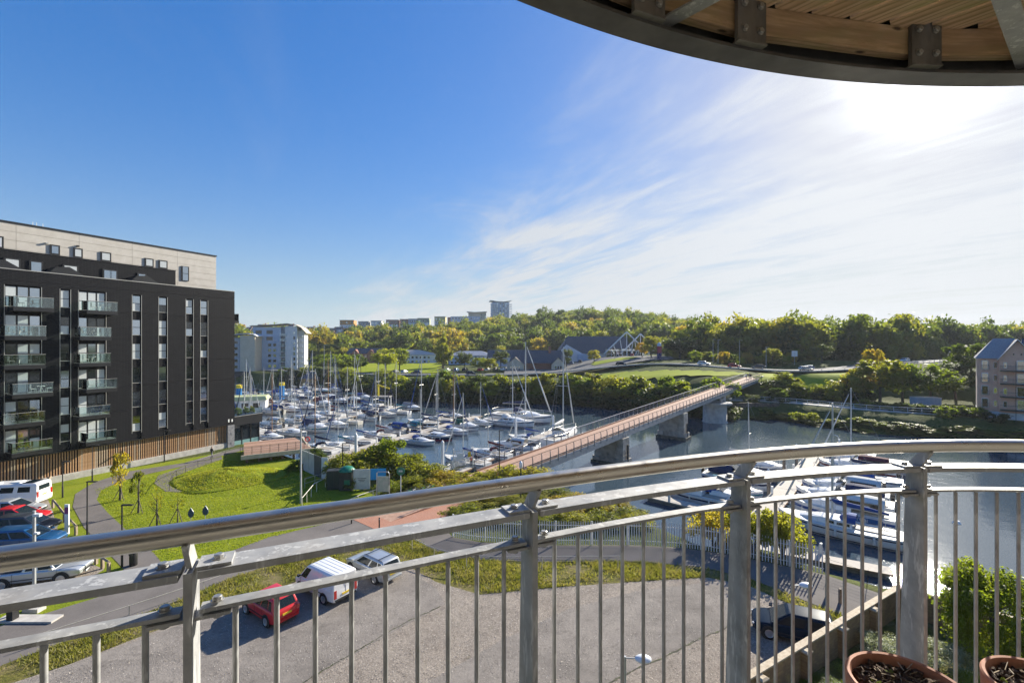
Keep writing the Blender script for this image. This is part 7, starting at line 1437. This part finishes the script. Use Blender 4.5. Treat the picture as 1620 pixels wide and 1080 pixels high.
# ================================================================== FAR TREES
tree('poplar_tree', 'tall golden poplar standing alone in front of the white low building', AT(701,240), 18.0, 5.2, 't', None, 16.8, seed=1)
for i, (a, d_, h_, r_, k, l) in enumerate(((610,214,12,6.0,'b','round bright green tree at the left of the poplar'), (632,222,11,4.4,'b','bright green tree between the round tree and the field'), (540,206,9.5,6.5,'b','yellow-green tree left of the tall masts'), (565,212,8.5,5.5,'b','yellow-green tree behind the tall masts'), (512,216,9,6.0,'b','yellow-green tree right of the swooping-roof block'), (758,222,6,4.8,'b','low round yellow-green tree before the car park'), (735,232,9,4.2,'d','dark conifer behind the low round tree'), (792,232,9.5,4.2,'d','dark tree in front of the gabled hall'), (1030,214,11,4.6,'y','yellow leafed tree right of the white lattice gable'), (1016,220,7.5,3.2,'y','smaller yellow tree before the lattice gable'), (940,222,6.5,3.2,'y','small rust tree on the supermarket forecourt'), (896,226,9.5,3.4,'d','dark tree at the end of the restaurant'), (1076,206,10,7.2,'d','broad dark round tree right of the totem'), (1092,212,8,5,'d','dark tree beside the broad round tree'), (776,212,6.5,3.6,'y','orange tree between the car park and the restaurant'), (1300,176,7.5,3.4,'d','dark dome tree by the crash barrier'), (1222,176,7,3.4,'y','yellow roadside tree right of the bridge end'))):
    tree('field_tree', l, AT(a, d_), h_, r_, k, 'scattered trees across the river', seed=i)
for i, (a, d_, h_, r_, k, l) in enumerate(((1392,120,11.5,6.0,'y','golden tree on the right bank beside the tall thin mast'), (1428,119,10,4.8,'b','yellow-green tree between the golden and the dark bank tree'), (1472,117,10.5,5.6,'b','leafy green tree above the storage container'), (1365,124,8.5,4.8,'y','small golden tree left of the large golden one'), (1380,134,9.8,2.9,'y','bright yellow treetop behind the golden tree'), (1512,120,10,5.0,'d','dark-leaved tree left of the brick apartments'), (1536,126,10.5,5.5,'g','tree touching the gable of the brick apartments'), (1340,122,7,4.6,'g','bush-like tree left of the golden trees'))):
    tree('bank_tree', l, AT(a, d_), h_, r_, k, 'trees on the right bank', seed=i)
def nth(n): return f'{n}{"th" if 10 < n % 100 < 14 else {1:"st",2:"nd",3:"rd"}.get(n % 10, "th")}'
# riverside hedge of separate bushes
HB = [crown_mesh('foliage', s, 26, 2600, .085, m_, 'round', .34) for s, m_ in ((101,LG),(102,LD),(103,LG),(104,LB))]
rh = random.Random(77); fpx = 455; i = 0
def on_far(a, off):
    d_ = np.arange(80, 260, .5); X = (a-CX)/F*d_; ins = inside(X, d_, RIVER); k = np.where(ins)[0][-1] if ins.any() else 0; q = d_[k]+off; return V((a-CX)/F*q, q, TZ((a-CX)/F*q, q))
while fpx < 1150:
    b = on_far(fpx, 3.5+rh.uniform(-1,2)); h_ = rh.uniform(5.0,7.4); r_ = rh.uniform(4.2,5.6)
    shrub('riverside_bush', f'{nth(i+1)} tall bush from the left in the hedge on the far river bank', b, h_, r_, HB[i % 4], 'hedge on the far river bank', rz=rh.uniform(0,6))
    b = on_far(fpx+9, 1.0); shrub('riverside_bush', f'{nth(i+1)} low dark bush from the left along the far water edge', b, 3.6, 4.4, HB[1], 'low bushes at the far water edge', rz=rh.uniform(0,6)); fpx += 18 if fpx > 560 else 15; i += 1
for k, a in enumerate(np.linspace(1228, 1362, 11)):
    for j, (d_, k2) in enumerate(((121+(k % 3), 1), (127+(k % 2)*2, 2))):
        x_ = (a-CX)/F*d_; shrub('embankment_bush', f'{nth(k+1)} scrub bush from the bridge in the {"lower" if j == 0 else "upper"} embankment row above the far path', V(x_, d_, TZ(x_, d_)-.3), rh.uniform(3.2,4.6), rh.uniform(2.8,3.8), HB[(k+j) % 3], f'embankment scrub {"lower" if j == 0 else "upper"} row', rz=rh.uniform(0,6))
for k, a in enumerate(np.linspace(1368, 1536, 12)):
    d_ = 108-1.1*k; x_ = (a-CX)/F*d_; shrub('hedge_bush', f'{nth(k+1)} clipped bush from the left in the low hedge behind the white rails', V(x_, d_, TZ(x_, d_)-.2), rh.uniform(1.9,2.5), 2.1, HB[k % 2], 'low hedge behind the white rails', rz=rh.uniform(0,6))
for k, (a, d_, l) in enumerate(((1262,109,'grassy bush on the mudbank below the path'), (1282,107,'yellow reed clump on the mudbank below the path'), (1545,95,'round garden bush before the brick apartments'), (1496,96,'small garden bush at the hedge end'), (1578,91.5,'dark bush at the foot of the brick apartments'), (1190,121,'ivy clump hanging beside the lifting-span pier'))):
    x_ = (a-CX)/F*d_; shrub('bank_bush', l, V(x_, d_, TZ(x_, d_)-.2), 2.4, 1.9, HB[3 if k < 4 else 1], None, rz=k)
fpx = 1195
while fpx < 1630:
    b = on_far(fpx, 1.2+rh.uniform(-1,1.6)); shrub('bank_scrub', f'{nth(int((fpx-1195)/9)+1)} clump of low scrub from the bridge along the right bank slope', b, rh.uniform(.6,1.2), rh.uniform(1.6,2.4), HB[rh.choice((0,2,3))], 'low scrub on the right river bank', rz=rh.uniform(0,6)); fpx += 9
# ---- woods (one mass each): instances of a few crowns on points
src = bpy.data.collections.new('wood_sources')
WC = [crown_mesh('wood_crown', 200+s, 17, 1900, .092, LW, sh, .40) for s, sh in enumerate(('round','round','tall','round'))]
WT = []
for i, me in enumerate(WC): o = bpy.data.objects.new('wood_tree_source', me); src.objects.link(o); WT.append(o)
def wood(name, label, pts, hs, rs_):
    n_ = len(pts); me = bpy.data.meshes.new(name); me.vertices.add(n_); me.vertices.foreach_set('co', np.asarray(pts, np.float32).ravel())
    r = np.random.default_rng(5); at = me.attributes.new('tree_scale', 'FLOAT_VECTOR', 'POINT'); at.data.foreach_set('vector', np.stack([rs_, rs_, hs], 1).astype(np.float32).ravel()); ar = me.attributes.new('tree_turn', 'FLOAT_VECTOR', 'POINT'); ar.data.foreach_set('vector', np.stack([np.zeros(n_), np.zeros(n_), r.uniform(0,6.28,n_)], 1).astype(np.float32).ravel())
    o = tag(link(name, me), label, 'wood'); kind(o, 'stuff'); ng = bpy.data.node_groups.new(name, 'GeometryNodeTree'); ng.interface.new_socket('Geometry', in_out='INPUT', socket_type='NodeSocketGeometry'); ng.interface.new_socket('Geometry', in_out='OUTPUT', socket_type='NodeSocketGeometry')
    a, b = ng.nodes.new('NodeGroupInput'), ng.nodes.new('NodeGroupOutput'); ci = ng.nodes.new('GeometryNodeCollectionInfo'); ci.inputs[0].default_value = src; ci.inputs[1].default_value = True; ci.inputs[2].default_value = True
    ip = ng.nodes.new('GeometryNodeInstanceOnPoints'); ip.inputs['Pick Instance'].default_value = True; rv = ng.nodes.new('FunctionNodeRandomValue'); rv.data_type = 'INT'; rv.inputs[4].default_value = 0; rv.inputs[5].default_value = 3
    s_ = ng.nodes.new('GeometryNodeInputNamedAttribute'); s_.data_type = 'FLOAT_VECTOR'; s_.inputs[0].default_value = 'tree_scale'; q = ng.nodes.new('GeometryNodeInputNamedAttribute'); q.data_type = 'FLOAT_VECTOR'; q.inputs[0].default_value = 'tree_turn'
    ng.links.new(a.outputs[0], ip.inputs['Points']); ng.links.new(ci.outputs[0], ip.inputs['Instance']); ng.links.new(rv.outputs[2], ip.inputs['Instance Index']); ng.links.new(s_.outputs[0], ip.inputs['Scale']); ng.links.new(q.outputs[0], ip.inputs['Rotation']); ng.links.new(ip.outputs[0], b.inputs[0])
    m_ = o.modifiers.new('scatter', 'NODES'); m_.node_group = ng; return o
r = np.random.default_rng(4)
def scatter(px0, px1, d0, d1, step, fn=None, hr=(9,16)):
    out = []
    d_ = d0
    while d_ < d1:
        x0, x1 = (px0-CX)/F*d_, (px1-CX)/F*d_; xs = np.arange(x0, x1, step)+r.uniform(-.4,.4)*step; xs = xs+r.uniform(-.35,.35,len(xs))*step; yy = d_+r.uniform(-.4,.4,len(xs))*step; out.append(np.stack([xs, yy], 1)); d_ += step
    p = np.vstack(out); px = CX+F*p[:,0]/p[:,1]
    if fn is not None: p = p[fn(p[:,0], p[:,1], px)]
    h = r.uniform(*hr, len(p)); rad_ = h*r.uniform(.38,.56,len(p)); z = terrain(p[:,0], p[:,1])
    return np.column_stack([p, z+h*.5]), h*.58, rad_
def keep_hill(x, y, px): return ~((px < 560) & (y > 430)) & ~((px < 770) & (y > 528)) & ~((px < 860) & (y > 590))
pts, hs, rs_ = scatter(355, 1120, 318, 640, 11.2, keep_hill, (8,22)); wood('hillside_wood', 'dense autumn wood covering the hillside across the river', pts, hs, rs_)
pts, hs, rs_ = scatter(1085, 1720, 196, 300, 7.5, lambda x, y, px: (y > np.interp(px, [1085,1300,1450,1560,1720], [212,186,196,222,262])), (8,19)); wood('roadside_wood', 'belt of tall mixed trees behind the far road', pts, hs, rs_)
pts, hs, rs_ = scatter(1060, 1800, 330, 700, 11, None, (10,15)); wood('distant_wood', 'distant wooded slope on the right horizon', pts, hs, rs_)
pts, hs, rs_ = scatter(480, 800, 300, 322, 7, lambda x, y, px: (np.abs(px-580) > 32) & (np.abs(px-652) > 46) & (np.abs(px-745) > 40), (8,12)); wood('field_edge_wood', 'dark tree belt at the foot of the hill behind the field', pts, hs, rs_)
pts, hs, rs_ = scatter(355, 470, 245, 300, 8, None, (8,13)); wood('harbour_wood', 'trees behind the swooping-roof apartment block', pts, hs, rs_)
for k, a in enumerate(np.linspace(1100, 1262, 15)):
    b = AT(a, 182+6*math.sin(k)); shrub('roadside_bush', f'{nth(k+1)} bush from the left in the yellow-green row above the far road', b, rh.uniform(3.2,5.0), rh.uniform(2.2,3.2), (HB[3], CR['y'][0], HB[0])[k % 3], 'bushes above the far road', rz=k)
# street lights beyond the river
for k, (a, d_, h_) in enumerate(((513,205,13),(1128,178,9),(1136,176,9),(972,214,8),(1046,205,8),(1212,170,8),(1170,178,10))):
    b = AT(a, d_); T_ = thing('road_lamp', f'slim grey road lamp, {ORD[k]} of those beyond the river', 'street lamp', b, 0, 'road lamps beyond the river'); ob('column', MB().lathe([(.12,0),(.07,h_)], n=6), GREYP, T_); ob('lamp_head', MB().box((.5,0,h_), (1.2,.25,.12)), GREYP, T_)
# ================================================================== AIR
HZ = bpy.data.materials.new('thin_haze'); HZ.use_nodes = True; HZ.node_tree.nodes.clear()
pv = HZ.node_tree.nodes.new('ShaderNodeVolumePrincipled'); pv.inputs['Color'].default_value = (.86,.92,1.0,1); pv.inputs['Density'].default_value = .00013; pv.inputs['Anisotropy'].default_value = .15
mo = HZ.node_tree.nodes.new('ShaderNodeOutputMaterial'); HZ.node_tree.links.new(pv.outputs[0], mo.inputs['Volume'])
hz_o = kind(ob('haze', MB().b2(-1500,1500,-400,1500,-8,95), HZ), 'stuff'); tag(hz_o, 'thin pale haze softening the far hillside', 'haze')
